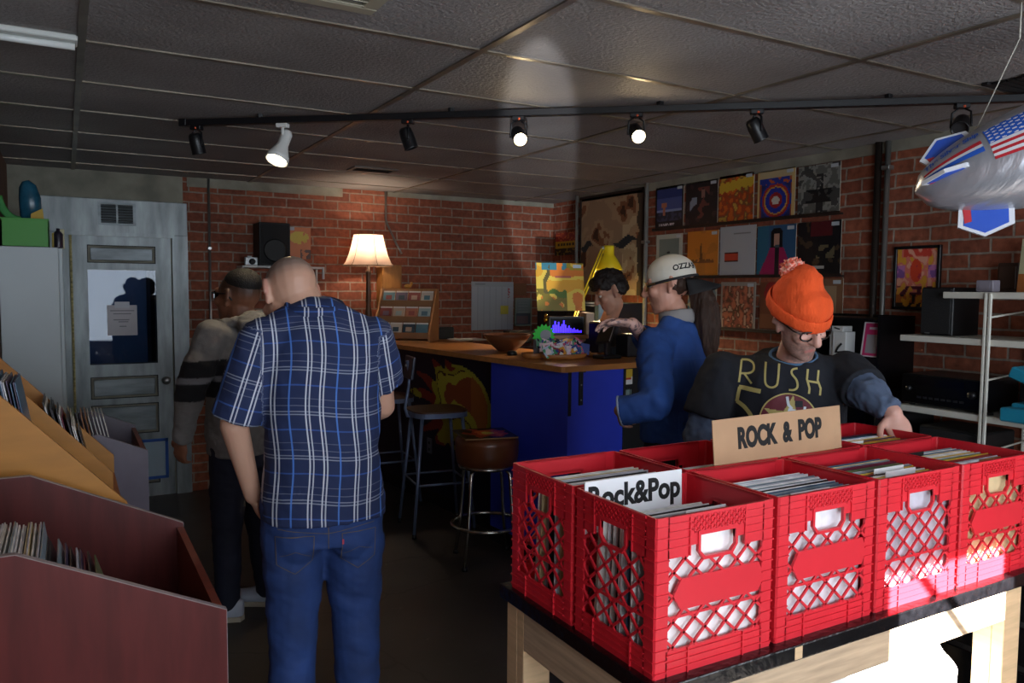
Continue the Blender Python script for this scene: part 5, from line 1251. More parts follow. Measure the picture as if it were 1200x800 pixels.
# oval tray heaped with wrapped stickers
p = on_bar(661, 420); tray = MB()
Mt = Matrix.Translation(p) @ Matrix.Rotation(BA, 4, 'Z') @ Matrix.Diagonal((1.0, .55, 1, 1))
tray.lathe([(0, 0), (.14, 0), (.155, .006), (.168, .030), (.163, .032), (.15, .012), (0, .009)], M=Mt, n=40)
o = tray.build('wooden_tray', ltw); tag(o, 'oval wooden tray holding a heap of wrapped stickers', 'tray')
rs = random.Random(5); pal = ['#d8dadd', '#4a9a6a', '#c85a78', '#e8d4d8', '#3a4a8a', '#2a2c30', '#d89a3a', '#b8c4d8', '#e4e4e8', '#8a3a44', '#e0b8c8', '#68a888']
for k in range(30):
    w, h = rs.uniform(.055, .085), rs.uniform(.045, .075); c1, c2, c3 = rs.choice(pal), rs.choice(pal), rs.choice(pal[:6])
    def fn(s, t, c1=c1, c2=c2, c3=c3, ph=rs.random()*6): 
        return c3 if math.sin(s*9+ph)+math.cos(t*8+ph) > 1.05 else (c2 if (.15 < s < .85 and .2 < t < .8) else c1)
    row, col = k//10, k % 10
    c = p+Mt.to_3x3() @ V((-.135+.03*col+rs.uniform(-.01, .01), (.09-.075*row), 0)) + V((0, 0, .016+.034*(2-row)*.5+.022+rs.uniform(0, .012)))
    R = Matrix.Rotation(BA+rs.uniform(-.35, .35), 3, 'Z') @ Matrix.Rotation(-rs.uniform(.15, .5), 3, 'X') @ Matrix.Rotation(rs.uniform(-.5, .5), 3, 'Y')
    u, v = R @ V((w, 0, 0)), R @ V((0, 0, h))
    tag(card('wrapped_sticker', c-u/2-v*.35, u, v, fn, 10, 8, .0008, gloss=18 and .18), 'wrapped sticker in the heap on the oval wooden tray', 'sticker', 'stickers heaped on the tray')
# green starburst sign on a clip stand
p = on_bar(637, 418.5); sb = thing('starburst_sign', 'lime green starburst sign clipped up beside the sticker tray', 'sign', p)
c = p+V((0, 0, .135)); pts = []
for k in range(32): r = .082 if k % 2 else .064; pts.append((c.x+r*1.05*math.cos(2*PI*k/32), c.z+r*.92*math.sin(2*PI*k/32)))
MB().prism(pts, 'Y', c.y-.001, c.y+.001).build('star_card', pmat('lime_card', '#3fd04a', .6), sb)
MB().prism([(c.x+.012+.040*math.cos(q*PI/10), c.z+.004+.032*math.sin(q*PI/10)) for q in range(20)], 'Y', c.y-.003, c.y-.001).build('grey_oval', pmat('grey_paper', '#9a9aa2', .7), sb)
MB().cyl((c.x-.02, c.y+.004, p.z), (c.x-.02, c.y+.004, c.z), .004).lathe([(0, 0), (.03, 0), (.03, .006), (0, .008)], c=(c.x-.02, c.y+.004, p.z)).build('clip_stand', galv, sb)
p2 = on_bar(629, 420); o = MB().box((p2.x-.022, p2.y, p2.z+.03), (p2.x+.022, p2.y+.006, p2.z+.115), .006).box((p2.x-.01, p2.y+.001, p2.z), (p2.x+.01, p2.y+.03, p2.z+.04), .004).build('card_reader', pmat('grey_device', '#6d6468', .4)); tag(o, 'small grey card reader standing below the starburst sign', 'card reader')
# record on a stand over a blue spectrum display
p = on_bar(657, 413.5); st = thing('display_stand', 'wooden stand with a blue spectrum display under the yellow album', 'stand', p)
Ms = Matrix.Translation(p) @ Matrix.Rotation(math.radians(-14), 4, 'Z')
MB().box((-.15, -.06, 0), (.17, .10, .10), .004, M=Ms).build('stand_base', wood, st)
MB().box((-.155, -.09, .10), (.175, .10, .125), .003, M=Ms).build('stand_shelf', wood, st)
MB().box((-.11, -.075, .125), (.135, .0, .245), .004, M=Ms).build('display_case', blackplastic, st)
MB().box((-.10, -.0765, .137), (.125, -.0745, .235), M=Ms).build('display_glass', pmat('display_black_matt', '#05040c', .5, spec=.2), st)
bars = MB(); rr = random.Random(2); hs = [.03, .05, .075, .05, .07, .04, .055, .08, .05, .03, .045, .03, .022, .03, .018, .02, .012, .014]
for k, h in enumerate(hs): bars.box((-.095+.012*k, -.0775, .140), (-.087+.012*k, -.0763, .140+h), M=Ms)
bars.build('spectrum_bars', pmat('violet_led', '#3a2cf0', .4, emit='#3a22ff', estr=3.5), st)
MB().box((.15, -.07, .125), (.21, .06, .27), .004, M=Ms).build('side_block', pmat('pale_wood_block', '#c2a68a', .5), st)
MB().ell(Ms @ V((-.125, -.06, .225)), (.016, .016, .020)).ell(Ms @ V((-.125, -.06, .252)), (.012, .012, .013)).build('gold_bell', pmat('polished_brass', '#c8952e', .2, 1.), st)
def art_yellow(s, t):
    n = noise.noise((s*3, t*3, 1)); n2 = noise.noise((s*7, t*7, 4))
    if t > .86 and n2 > -.1: return '#4a8a9a' if s < .65 else '#b8a43a'
    if .15 < s < .3 and t > .35 and abs(s-.22-.06*math.sin(t*9)) < .045: return '#6a6038'
    if t < .45 and s < .62 and n2 > -.25+.5*t: return '#5f7a34' if n > 0 else '#8a7a34'
    if .68 < t < .73 and .4 < s < .72: return '#c86a5a'
    if n > .12: return '#f0b040'
    return '#f4d25a' if n > -.18 else '#e8863a'
pa = Ms @ V((-.175, -.03, .282)); ua = Ms.to_3x3() @ V((.335, 0, 0))
al = tag(card('record_album', pa, ua, Ms.to_3x3() @ V((0, .055, .315)), art_yellow, 48, 48, .006, edge='#9a7a4a', gloss=.22), 'yellow and green painted record album propped up on the counter stand', 'album')
card('price_sticker', pa+ua*.78+(Ms.to_3x3() @ V((0, .055, .315)))*.90-V((0, .002, 0)), ua*.17, (Ms.to_3x3() @ V((0, .055, .315)))*.07, lambda s, t: '#c9d6e0', 4, 4, .0006, parent=al)
# payment terminal on a stand
p = on_bar(712, 420); tm = thing('payment_terminal', 'black payment terminal on an angled stand at the counter front', 'terminal', p)
Mt2 = Matrix.Translation(p) @ Matrix.Rotation(.15, 4, 'Z')
MB().box((-.075, -.05, 0), (.075, .06, .022), .006, M=Mt2).build('stand_foot', blackplastic, tm)
MB().box((-.02, -.012, .02), (.02, .02, .12), .006, M=Mt2).build('stand_post', blackplastic, tm)
Ma = Mt2 @ Matrix.Translation((-.01, 0, .165)) @ Matrix.Rotation(.62, 4, 'Y') @ Matrix.Rotation(-.2, 4, 'X')
MB().box((-.012, -.06, -.085), (.012, .06, .085), .008, M=Ma).build('tablet', blackplastic, tm)
MB().box((.0125, -.05, -.072), (.0135, .05, .072), M=Ma).build('screen', pmat('tablet_glass', '#0a0c10', .05), tm)
MB().box((-.018, -.062, -.087), (-.010, -.056, .087), .003, M=Ma).build('silver_edge', galv, tm)
# till and black screen behind
rg = thing('cash_register', 'black till behind the payment terminal on the counter', 'till', bp_(.80, .36, BZ))
MB().box((.60, .385, BZ), (.70, .50, BZ+.22), .01, M=BM_).build('screen_back', blackplastic, rg)
MB().box((.74, .27, BZ), (1.15, .395, BZ+.145), .01, M=BM_).build('till_body', pmat('charcoal_plastic', '#232326', .45), rg)
MB().box((.80, .268, BZ+.10), (.87, .2705, BZ+.107), M=BM_).build('green_light', pmat('green_led', '#7ac23a', .4, emit='#86d030', estr=1.2), rg)
MB().box((.70, .385, BZ), (.76, .41, BZ+.06), .004, M=BM_).build('stand_post', blackplastic, rg)
# yellow desk lamp clamped to the inner counter edge
dl = thing('desk_lamp', 'yellow jointed desk lamp shining over the clerk behind the counter', 'lamp', bp_(.635, .76, BZ))
yel = pmat('yellow_enamel', '#ffe326', .38)
sc_ = at(713, 316, Y=4.9)
MB().lathe([(.106, 0), (.108, .004), (.072, .075), (.050, .105), (.042, .115), (.042, .17), (.038, .185), (.0, .188), (0, .180), (.034, .176), (.036, .11), (.046, .098), (.068, .07), (.103, .002)], c=sc_, n=36).build('lamp_shade', yel, dl)
MB().lathe([(0, -.012), (.02, -.006), (.03, .012), (.026, .035), (.015, .06), (.014, .09), (0, .09)], c=sc_+V((0, 0, .025)), n=20).build('bulb', pmat('lit_lamp_bulb', '#fff0d0', .4, emit='#ffdf9a', estr=45), dl)
k0 = sc_+V((-.055, 0, .165)); k1 = at(691, 322, Y=4.92); k1 = k0+(k1-k0)*1.9; base = bp_(.635, .76, BZ)
k1 = V((k1.x, 4.88, k1.z))
for dx in (-.012, .012): MB().ring_path([k0+V((dx, 0, 0)), k1+V((dx, 0, 0))], .0065, 8).build('upper_arm', yel, dl)
for dx in (-.012, .012): MB().ring_path([k1+V((dx, .01, 0)), base+V((dx, 0, .06))], .0065, 8).build('lower_arm', yel, dl)
MB().cyl(k0-V((.02, 0, 0)), sc_+V((-.03, 0, .15)), .006).ell(k0, (.016, .012, .016)).ell(k1, (.016, .014, .016)).build('joint', galv, dl)
MB().lathe([(0, 0), (.05, 0), (.05, .014), (.014, .02), (.014, .06), (0, .06)], c=base).build('lamp_base', yel, dl)
# tiered wooden card rack
pr = V((2.40, 5.92, BZ)); RA = math.radians(-38); Mr_ = Matrix.Translation(pr) @ Matrix.Rotation(RA, 4, 'Z')
rk = thing('card_rack', 'tiered wooden rack of small cards at the far end of the counter', 'card rack', pr)
rackw = pmat('rack_pine', '#b07a4a', .5, var=.12, stretch=(4, 4, 1))
rackp = pmat('rack_tier_wood', '#8f6542', .5, var=.12)
prof = [(-.19, 0), (.11, 0), (.11, .42), (.055, .42), (-.19, .06)]
for x in (-.235, .220): MB().prism(prof, 'X', x, x+.015, M=Mr_).build('side_panel', rackw, rk)
MB().box((-.22, .10, 0), (.22, .11, .42), M=Mr_).box((-.22, -.19, 0), (.22, .10, .012), M=Mr_).build('back_board', rackw, rk)
cpal = ['#8a4a44', '#4a6a7a', '#c0b4a4', '#7a3a34', '#3a4a54', '#b49a84', '#5a7a84', '#a46a54', '#6a5a6a', '#94a4a4']
for tier in range(3):
    y0, zz = -.175+.083*tier, .03+.125*tier
    MB().box((-.22, y0-.006, zz), (.22, y0+.0, zz+.045), .001, M=Mr_).box((-.22, y0, zz-.004), (.22, y0+.085, zz+.004), M=Mr_).build('tier', rackp, rk)
    for c_ in range(4):
        c1, c2 = cpal[(tier*3+c_*2) % 10], cpal[(tier*5+c_+3) % 10]
        x0 = -.21+.106*c_
        fnc = lambda s, t, c1=c1, c2=c2: c2 if (.2 < s < .8 and .35 < t < .75) else ('#d8d2c8' if t > .85 else c1)
        tag(card('greeting_card', Mr_ @ V((x0, y0+.006, zz+.005)), Mr_.to_3x3() @ V((.098, 0, 0)), Mr_.to_3x3() @ V((0, .05, .115)), fnc, 8, 10, .004), 'small printed card standing in the tiered wooden rack', 'card', 'cards in the tiered rack')
o = MB().ell(Mr_ @ V((-.02, .085, .438)), (.032, .014, .018)).ell(Mr_ @ V((.012, .085, .462)), (.012, .011, .013)).cap(Mr_ @ V((.008, .085, .445)), Mr_ @ V((.012, .085, .46)), .009, .008).build('bird_figurine', pmat('gilded_wood', '#c48a3e', .35, .3)); tag(o, 'tiny golden bird figurine on top of the card rack', 'figurine')
# wooden box on the wall behind the rack
wb = thing('wooden_box', 'plain wooden box hung on the brick wall beside the table lamp', 'box', (2.44, 6.46, 1.44))
MB().box((2.345, 6.34, 1.44), (2.52, 6.495, 1.80), .003).build('box_body', pmat('honey_wood', '#9a6a34', .5, var=.15, stretch=(5, 5, 1)), wb)
MB().box((2.355, 6.334, 1.45), (2.51, 6.341, 1.79), .002).build('box_front', pmat('honey_wood_front', '#a06c30', .45, var=.15, stretch=(5, 5, 1)), wb)
# dark things at the foot of the calendar
o = MB().box((2.70, 5.96, BZ), (2.84, 6.08, BZ+.10), .008).box((2.71, 5.955, BZ+.03), (2.83, 5.961, BZ+.07), .002).build('card_printer', pmat('dark_green_plastic', '#20282a', .4)); tag(o, 'small dark box on the counter right of the card rack', 'box')
q = on_bar(548, 398); tag(MB().box((q.x-.12, q.y-.08, BZ), (q.x+.14, q.y+.14, BZ+.006), M=None).build('paper_pile', pmat('white_paper', '#b9b4ac', .7)), 'white papers lying on the counter left of the wooden bowl', 'papers')
q = on_bar(610, 402); o = MB().box((q.x-.12, q.y-.03, BZ), (q.x+.09, q.y+.07, BZ+.10), .006).build('black_case', blackplastic); tag(o, 'black case on the counter behind the wooden bowl', 'case')

# table lamp on a black cabinet against the back wall
LX, LY, = 2.165, 6.18
tl = thing('table_lamp', 'lit table lamp with a flared cream shade and turned post', 'lamp', (LX, LY, BZ))
MB().lathe([(0, 0), (.085, 0), (.085, .012), (.06, .03), (.03, .05), (.022, .08), (.03, .11), (.034, .14), (.03, .2), (.022, .26), (.018, .30), (.026, .315), (.018, .33), (.020, .40), (.017, .52), (.022, .545), (.024, .56), (.014, .57), (.012, .61), (0, .61)], c=(LX, LY, BZ), n=24).build('lamp_post', pmat('carved_dark_wood', '#5a3d26', .4, var=.2), tl)
shm = bpy.data.materials.new('cream_lamp_fabric'); shm.use_nodes = True; nt = shm.node_tree; b = nt.nodes['Principled BSDF']
b.inputs['Base Color'].default_value = (*S('#e2cfc0'), 1); b.inputs['Roughness'].default_value = .9
tr = nn(nt, 'ShaderNodeBsdfTranslucent'); tr.inputs['Color'].default_value = (*S('#e6c4ae'), 1); mxs = nn(nt, 'ShaderNodeMixShader'); mxs.inputs[0].default_value = .55
nt.links.new(b.outputs[0], mxs.inputs[1]); nt.links.new(tr.outputs[0], mxs.inputs[2]); nt.links.new(mxs.outputs[0], nt.nodes['Material Output'].inputs['Surface'])
sprof = [(.118, 2.035), (.125, 2.00), (.140, 1.94), (.160, 1.87), (.186, 1.81), (.207, 1.782)]
MB().lathe([(r, z) for r, z in sprof], c=(LX, LY, 0), n=40).build('lamp_shade', shm, tl)
e = MB().ring_path([(LX+.208*math.cos(q*PI/20), LY+.208*math.sin(q*PI/20), 1.782) for q in range(40)], .004, 6, closed=True).ring_path([(LX+.119*math.cos(q*PI/20), LY+.119*math.sin(q*PI/20), 2.035) for q in range(40)], .003, 6, closed=True)
for a in range(6): q = a*PI/3+.55; e.ring_path([(LX+r*1.006*math.cos(q), LY+r*1.006*math.sin(q), z) for r, z in sprof], .0018, 5)
e.build('shade_trim', pmat('brown_shade_trim', '#6a4a34', .6), tl)
MB().ell((LX, LY, 1.90), (.028, .028, .036)).build('bulb', pmat('lit_table_bulb', '#fff0d0', .4, emit='#ffd49a', estr=20), tl)
MB().cyl((LX, LY, 1.79), (LX, LY, 1.87), .014).build('socket', pmat('polished_brass', '#c8952e', .2, 1.), tl)

# ---------------------------------------------------------------- stools
steel = pmat('blue_grey_painted_steel', '#7280a0', .35, .45, var=.06)
seatw = pmat('dark_stool_wood', '#54362a', .42, var=.15, stretch=(3, 8, 3))
def stool(loc, rz, label):
    t = thing('bar_stool', label, 'stool', loc, rz, 'blue steel stools along the bar'); Z = .80
    def add(mb, n, m): return mb.build(n, m, t, local=True)
    seat = [( .19*math.copysign(abs(math.cos(a))**.6, math.cos(a)), .19*math.copysign(abs(math.sin(a))**.6, math.sin(a))) for a in [k*PI/18 for k in range(36)]]
    add(MB().prism([(x*.985, y*.985) for x, y in seat], 'Z', Z-.004, Z+.006), 'seat', seatw)
    add(MB().prism(seat, 'Z', Z-.034, Z-.003), 'seat_frame', steel)
    for sx in (-1, 1):
        for sy in (-1, 1):
            g = add(MB().ring_path([(sx*.135, sy*.135, Z-.03), (sx*.205, sy*.195, .025)], [.0125, .0105], 10), 'leg', steel)
            o = MB().cyl((sx*.2045, sy*.1945, .0), (sx*.2035, sy*.194, .03), .0135).build('foot_cap', blackplastic, g, local=True)
    c = .174
    add(MB().ring_path([(-c, -c, .335), (c, -c, .335), (c, c, .335), (-c, c, .335)], .008, 8, closed=True), 'foot_rail', steel)
    add(MB().ring_path([(-.15, 0, Z-.04), (-.20, 0, Z-.035), (-.215, 0, Z+.02), (-.19, 0, Z+.16), (-.185, 0, Z+.24), (-.20, 0, Z+.33)], .0105, 8), 'back_post', steel)
    bk = MB(); bk.box((-.010, -.105, -.075), (.010, .105, .075), .02, seg=3, M=Matrix.Translation((-.185, 0, Z+.285)) @ Matrix.Rotation(.12, 4, 'Y'))
    add(bk, 'backrest', pmat('dark_back_plate', '#3a3f4e', .4, .2))
    add(MB().cyl((-.213, 0, Z+.30), (-.205, 0, Z+.30), .008, n=8), 'bolt', galv)
    return t
s1 = stool((2.13, 4.74, 0), math.radians(-8), 'nearer blue steel stool with a backrest at the bar')
s2 = dup(s1, (2.06, 5.50, 0), math.radians(-4), 'farther blue steel stool with a backrest, half hidden by the plaid shirt')
leath = pmat('brown_vinyl', '#6a3a20', .28, var=.2, vscale=7, bump=.12, bscale=30, spec=.6)
chrome = pmat('chrome', '#c9c9c4', .12, 1.)
ls = thing('bar_stool', 'round brown vinyl stool with chrome legs carrying a record', 'stool', (2.13, 4.02, 0), group=None); LZ = .745
MB().lathe([(0, LZ-.165), (.165, LZ-.165), (.178, LZ-.155), (.186, LZ-.10), (.188, LZ-.04), (.183, LZ-.012), (.165, LZ), (0, LZ+.002)], c=(2.13, 4.02, 0), n=40).build('seat', leath, ls)
MB().lathe([(.15, LZ-.182), (.17, LZ-.182), (.172, LZ-.165), (.15, LZ-.165)], c=(2.13, 4.02, 0), n=40).build('seat_ring', chrome, ls)
for a in (.5, 2.07, 3.64, 5.21):
    d = V((math.cos(a), math.sin(a), 0)); c = V((2.13, 4.02, 0))
    MB().ring_path([c+d*.02+V((0, 0, LZ-.185)), c+d*.13+V((0, 0, LZ-.185)), c+d*.16+V((0, 0, LZ-.21)), c+d*.168+V((0, 0, .45)), c+d*.185+V((0, 0, .24)), c+d*.225+V((0, 0, .012))], .0115, 10).build('leg', chrome, ls)
    MB().lathe([(0, 0), (.018, 0), (.018, .014), (.012, .022), (0, .022)], c=c+d*.225, n=12).build('foot_cap', blackplastic, ls)
MB().ring_path([(2.13+.205*math.cos(q*PI/24), 4.02+.205*math.sin(q*PI/24), .225) for q in range(48)], .012, 10, closed=True).build('foot_ring', chrome, ls)
def art_flame(s, t):
    r = math.hypot(s-.55, t-.5); n = noise.noise((s*5, t*5, 9))
    if r < .12+.05*n: return '#e0c850'
    if r < .26+.16*n: return '#d8622a'
    if r < .36+.2*n: return '#a83a24'
    return '#1d2a22' if n > -.1 else '#141414'
Mz = Matrix.Rotation(math.radians(-12), 3, 'Z'); u = Mz @ V((.315, 0, 0)); v = Mz @ V((0, .315, 0)); c = V((2.12, 4.03, LZ+.012))
tag(card('record_album', c-u/2-v/2, u, v, art_flame, 36, 36, .008, edge='#8a6a4a', gloss=.25), 'record album with an orange and yellow burst lying on the vinyl stool', 'album')
# ================================================================ THINGS ON THE WALLS
RX = XR-.012
def ralbum(y0, w, z0, h, fn, label, name='record_album', cat='album', group=None, tagged=True, n=36, x=None, thick=.006, gloss=.3):
    x = RX if x is None else x
    o = tag(card(name, (x, y0, z0), (0, -w, 0), (0, 0, h), fn, n, n, thick, edge='#b0a898', gloss=gloss), label, cat, group)
    if tagged: card('price_sticker', (x-.0012, y0-w*.78, z0+h*.90), (0, -w*.17, 0), (0, 0, h*.07), lambda s, t: '#c4ccd2', 4, 4, .0006, parent=o)
    return o
N = lambda s, t, f, z=0.: noise.noise((s*f, t*f, z))
def a1(s, t):
    if s < .06 or s > .94 or t < .18 or t > .94: return '#c9ccd0' if (.05 < t < .12 and .15 < s < .7 and N(s, t, 30) > -.1) else '#121318'
    if .22 < s < .42 and .3 < t < .62 and abs(s-.32) < .03+.06*(t > .5): return '#c07a5a'
    if t < .38: return '#23283a' if N(s, t, 9) > 0 else '#3a4260'
    return ('#2a3a78', '#4a5a9a', '#8a9ac4')[min(2, int((1-t)*3.6))]
def a2(s, t):
    n = N(s, t, 5, 3)
    if .15 < s < .35 and .3 < t < .65 and n > -.1: return '#8a9ab0'
    if .4 < s < .75 and .15 < t < .85 and n > .05: return '#6a3a34'
    if .5 < s < .62 and .6 < t < .8: return '#8a6a60'
    return '#191720' if n < .25 else '#3a2a30'
def a3(s, t):
    if t > .62 and abs(t-.78-.10*(s-.5)) < .12*(.6+.4*abs(math.sin(s*19))): return '#e2b83a'
    n = N(s, t, 7, 6)
    return '#d86a24' if n > .15 else ('#b04a26' if n > -.1 else ('#8a5a34' if n > -.3 else '#caa244'))
def a4(s, t):
    x, y = s-.5, t-.36; r = math.hypot(x, y*1.05)
    if s < .05 or s > .93: return '#d8b87a'
    if t > .84: return '#c8b48a'
    if t > .70: return '#2a3a9a' if N(s, t*2, 7) > -.15 else '#c8622e'
    if r < .10: return '#d8d2c4'
    if r < .17: return '#a8282a'
    if r < .28: return '#2436a0'
    if r < .31: return '#d8a84a'
    if r < .37: return '#b83228'
    if r < .42: return '#2a3a9a'
    return '#a44a2e' if abs(x) > .38 else '#2a2f6a'
def a5(s, t):
    n = N(s, t, 4, 2)+.5*N(s, t, 11, 4)
    if .2 < s < .85 and .22 < t < .5 and n > -.2: return '#1c1c1e'
    if .45 < s < .62 and t < .8 and n > -.1: return '#2c2c2e'
    return '#6a6a64' if n > .2 else ('#8f8f88' if n > -.15 else '#4a4a48')
def b1(s, t): return '#7e8a86' if .12 < s < .88 and .12 < t < .88 else '#b8bcb4'
def b2(s, t):
    if abs(s-.45) < .03+.10*(.55-t) and .35 < t < .72: return '#6a3a14'
    if .28 < t < .36 and .15 < s < .85 and N(s, t, 12) > -.2: return '#7a4416'
    return '#d8842a' if N(s, t, 3) > -.2 else '#c87a28'
def b3(s, t):
    if .14 < s < .54 and .28 < t < .48: return '#c8452e' if .31 < t < .45 else '#4a1a14'
    if .82 < t < .86 and .4 < s < .85: return '#8a8a8a'
    return '#b9bcc0'
def b4(s, t):
    x = abs(s-.52)
    if t < .55 and x < .12+.28*(1-t/.55)+.06: return '#2a2228' if x < .05 else '#a8245a'
    if .5 < t < .60 and x < .06: return '#4a5a62'
    if .58 < t < .82 and x < .075: return '#c89a84'
    if .40 < t < .95 and x < .16 and math.hypot(x*1.2, (t-.72)) < .24: return '#141216'
    return '#2a6a86' if s < .3 else '#2f5a80'
def b5(s, t):
    n = N(s, t, 6, 8)
    if t > .72 and .3 < s < .8: return '#5a1a22'
    if .3 < t < .55 and .45 < s < .85 and n > -.05: return '#6a6048'
    if .10 < t < .16 and .35 < s < .65: return '#b8b4ac'
    if n > .32: return '#4a3a2a'
    return '#15171c'
def c1(s, t):
    n = N(s, t, 6, 1); return '#4a6a78' if n > .1 else ('#c0aa80' if n > -.25 else '#7a8a8a')
def c2(s, t):
    n = N(s, t, 9, 7)
    if s < .06 or s > .94 or t > .92: return '#a09a90'
    return '#c87a5a' if n > .2 else ('#a05a48' if n > -.05 else ('#6a4a34' if n > -.3 else '#c8a890'))
def c3(s, t): return '#9a2428' if math.hypot(s-.45, t-.75) < .33 else ('#7a4a34' if t > .3 else '#8a5a40')
def c4(s, t): return '#a88a6a' if (.15 < s < .85 and .15 < t < .85) else '#8a6248'
G1, G2, G3 = 'albums in the top row on the right wall', 'albums in the middle row on the right wall', 'albums in the bottom row on the right wall'
ralbum(4.765, .315, 2.075, .312, a1, 'album with a blue evening sky in a black border, top row', group=G1)
ralbum(4.425, .325, 2.080, .305, a2, 'dark album with a dim figure, second in the top row', group=G1)
ralbum(4.085, .315, 2.075, .318, a3, 'orange album with a yellow title band, middle of the top row', group=G1)
ralbum(3.735, .305, 2.076, .305, a4, 'album with red and blue arches around a pale disc, top row', group=G1)
ralbum(3.405, .305, 2.075, .295, a5, 'black and white album at the right end of the top row', group=G1)
ralbum(4.745, .29, 1.715, .312, b1, 'grey bordered album above the white cap, middle row', group=G2)
ralbum(4.395, .315, 1.712, .318, b2, 'all orange album in the middle row', group=G2)
ralbum(4.065, .325, 1.708, .335, b3, 'pale grey album with a small red rectangle', group=G2, tagged=False)
ralbum(3.725, .315, 1.705, .320, b4, 'teal album with a figure in a magenta jacket', group=G2)
ralbum(3.395, .315, 1.705, .322, b5, 'near black album with a dark red block, middle row end', group=G2)
ralbum(4.38, .29, 1.345, .31, c1, 'blue and cream album half behind the ponytail', group=G3)
ralbum(4.045, .315, 1.352, .31, c2, 'reddish brown crowd-scene album in the bottom row', group=G3)
ralbum(3.69, .315, 1.36, .30, c3, 'album with a red disc left of the orange hat', group=G3, tagged=False)
ralbum(3.37, .315, 1.365, .315, c4, 'tan album right of the orange hat, bottom row', group=G3)
for z, y0, y1, lab in ((2.068, 4.78, 3.08, 'thin dark ledge under the top row of albums'), (1.70, 4.78, 3.06, 'thin dark ledge under the middle row of albums'), (1.338, 4.4, 3.04, 'thin dark ledge under the bottom row of albums')):
    tag(MB().box((XR-.03, y1, z-.010), (XR-.001, y0, z)).box((XR-.032, y1, z-.010), (XR-.028, y0, z+.010)).build('picture_ledge', pmat('dark_brown_ledge', '#2c1f1a', .5)), lab, 'ledge')
# cloth wall hanging with clouds of brown
def hang(s, t):
    n = N(s, t*1.3, 3.2, 2)+.45*N(s, t, 9, 5)+.2*N(s, t, 20, 3)
    for cx, cy, w in ((.74, .52, .20), (.10, .50, .12)):
        x, y = (s-cx)/w, (t-cy)/.055
        if abs(x) < 1 and abs(y-.5*math.sin(x*3)) < 1-abs(x): return '#2c343a'
    e = .93+.04*N(0, t, 9)
    if s > e: return '#4a4034'
    if n > .42: return '#4a2a1c'
    if n > .26: return '#8a5a3a'
    if n > -.05: return '#b59a7a'
    return '#cbb894' if s > .7 else '#a88c70'
wh = thing('wall_hanging', 'cloth wall hanging with cloudy brown shapes behind the clerk', 'wall hanging', (XR-.01, 5.34, 1.57))
card('printed_cloth', (XR-.012, 5.77, 1.56), (0, -.85, 0), (0, 0, .84), hang, 70, 70, .003, parent=wh, gloss=.6)
MB().box((XR-.02, 5.765, 1.55), (XR-.002, 5.785, 2.41)).box((XR-.02, 4.905, 1.55), (XR-.002, 4.925, 2.41)).box((XR-.02, 4.905, 2.395), (XR-.002, 5.785, 2.415)).build('dark_edge', pmat('dark_brown_ledge', '#2c1f1a', .5), wh)
def ry(s, t):
    if s < .03 or s > .97: return '#2a2018'
    if t > .62: return '#9a2a2a' if N(s, t, 14) > -.15 else '#c86a3a'
    if t > .30: return '#c8a82a' if not (.42 < t < .52 and .15 < s < .85 and abs((s*8) % 1-.5) < .3) else '#3a2a10'
    return '#17150f' if N(s, t, 10) > -.2 else '#8a7a20'
pa, pb = at(650, 281, X=XR2-.008), at(676, 309, X=XR2-.008)
ralbum(pa.y, pa.y-pb.y, 1.93, .215, ry, 'small red, yellow and black poster in the far wall corner', 'wall_poster', 'poster', tagged=False, x=XR2-.006, thick=.002)
# framed poster
fp = thing('framed_poster', 'black framed pink and orange poster right of the pipes', 'poster', (XR-.01, 2.59, 1.51))
def pk(s, t):
    n = N(s, t, 8, 3); x, y = s-.48, t-.62
    if t < .22: return '#d89a2a' if (n > 0 and s > .12) else ('#2a1a14' if t < .07 or n < -.25 else '#b8642a')
    if t < .36 and n < .02+.3*(t-.22): return '#5a2030'
    if math.hypot(x*1.4, y) < .20: return '#d8482e' if n > -.15 else '#b83448'
    if t > .86 and .15 < s < .85 and n > -.1: return '#d2483a'
    if (s < .2 or s > .78) and .5 < t < .72: return '#8a5a9a' if n > -.1 else '#c87ab0'
    return '#e0a03a' if n > .12 else ('#e07a6a' if n > -.2 else '#e8a48a')
card('print', (XR-.012, 2.715, 1.522), (0, -.235, 0), (0, 0, .315), pk, 44, 56, .002, parent=fp, gloss=.3)
f = MB()
for lo, hi in (((2.465, 1.508), (2.482, 1.851)), ((2.713, 1.508), (2.730, 1.851)), ((2.465, 1.508), (2.730, 1.524)), ((2.465, 1.835), (2.730, 1.851))): f.box((XR-.022, lo[0], lo[1]), (XR-.001, hi[0], hi[1]), .002)
f.build('frame', blackplastic, fp)
# back wall: calendar, framed note, brown card, orange poster
cal = thing('wall_calendar', 'white wall calendar with a yellow note on the brick wall', 'calendar', (3.49, YB-.005, 1.22))
def cf(s, t):
    if t > .90: return '#8f9296' if .08 < s < .32 and .93 < t < .96 else '#a9adb2'
    if (s*7) % 1 < .05 or ((t/.9)*6) % 1 < .05: return '#999da4'
    if .86 < s < .92 and .66 < t < .86 and N(s, t, 30) > 0: return '#b04a4a'
    return '#b2b6bc'
card('calendar_sheet', (3.268, YB-.006, 1.218), (.447, 0, 0), (0, 0, .452), cf, 84, 60, .002, parent=cal, gloss=.35)
card('sticky_note', (3.575, YB-.0085, 1.365), (.085, 0, .0), (0, 0, .08), lambda s, t: '#c8c04a', 3, 3, .001, parent=cal, gloss=.6)
fn_ = thing('framed_notice', 'small framed notice right of the calendar', 'notice', (3.83, YB-.005, 1.26))
q0, q1 = at(603, 382, Y=YB-.012), at(623, 349, Y=YB-.012)
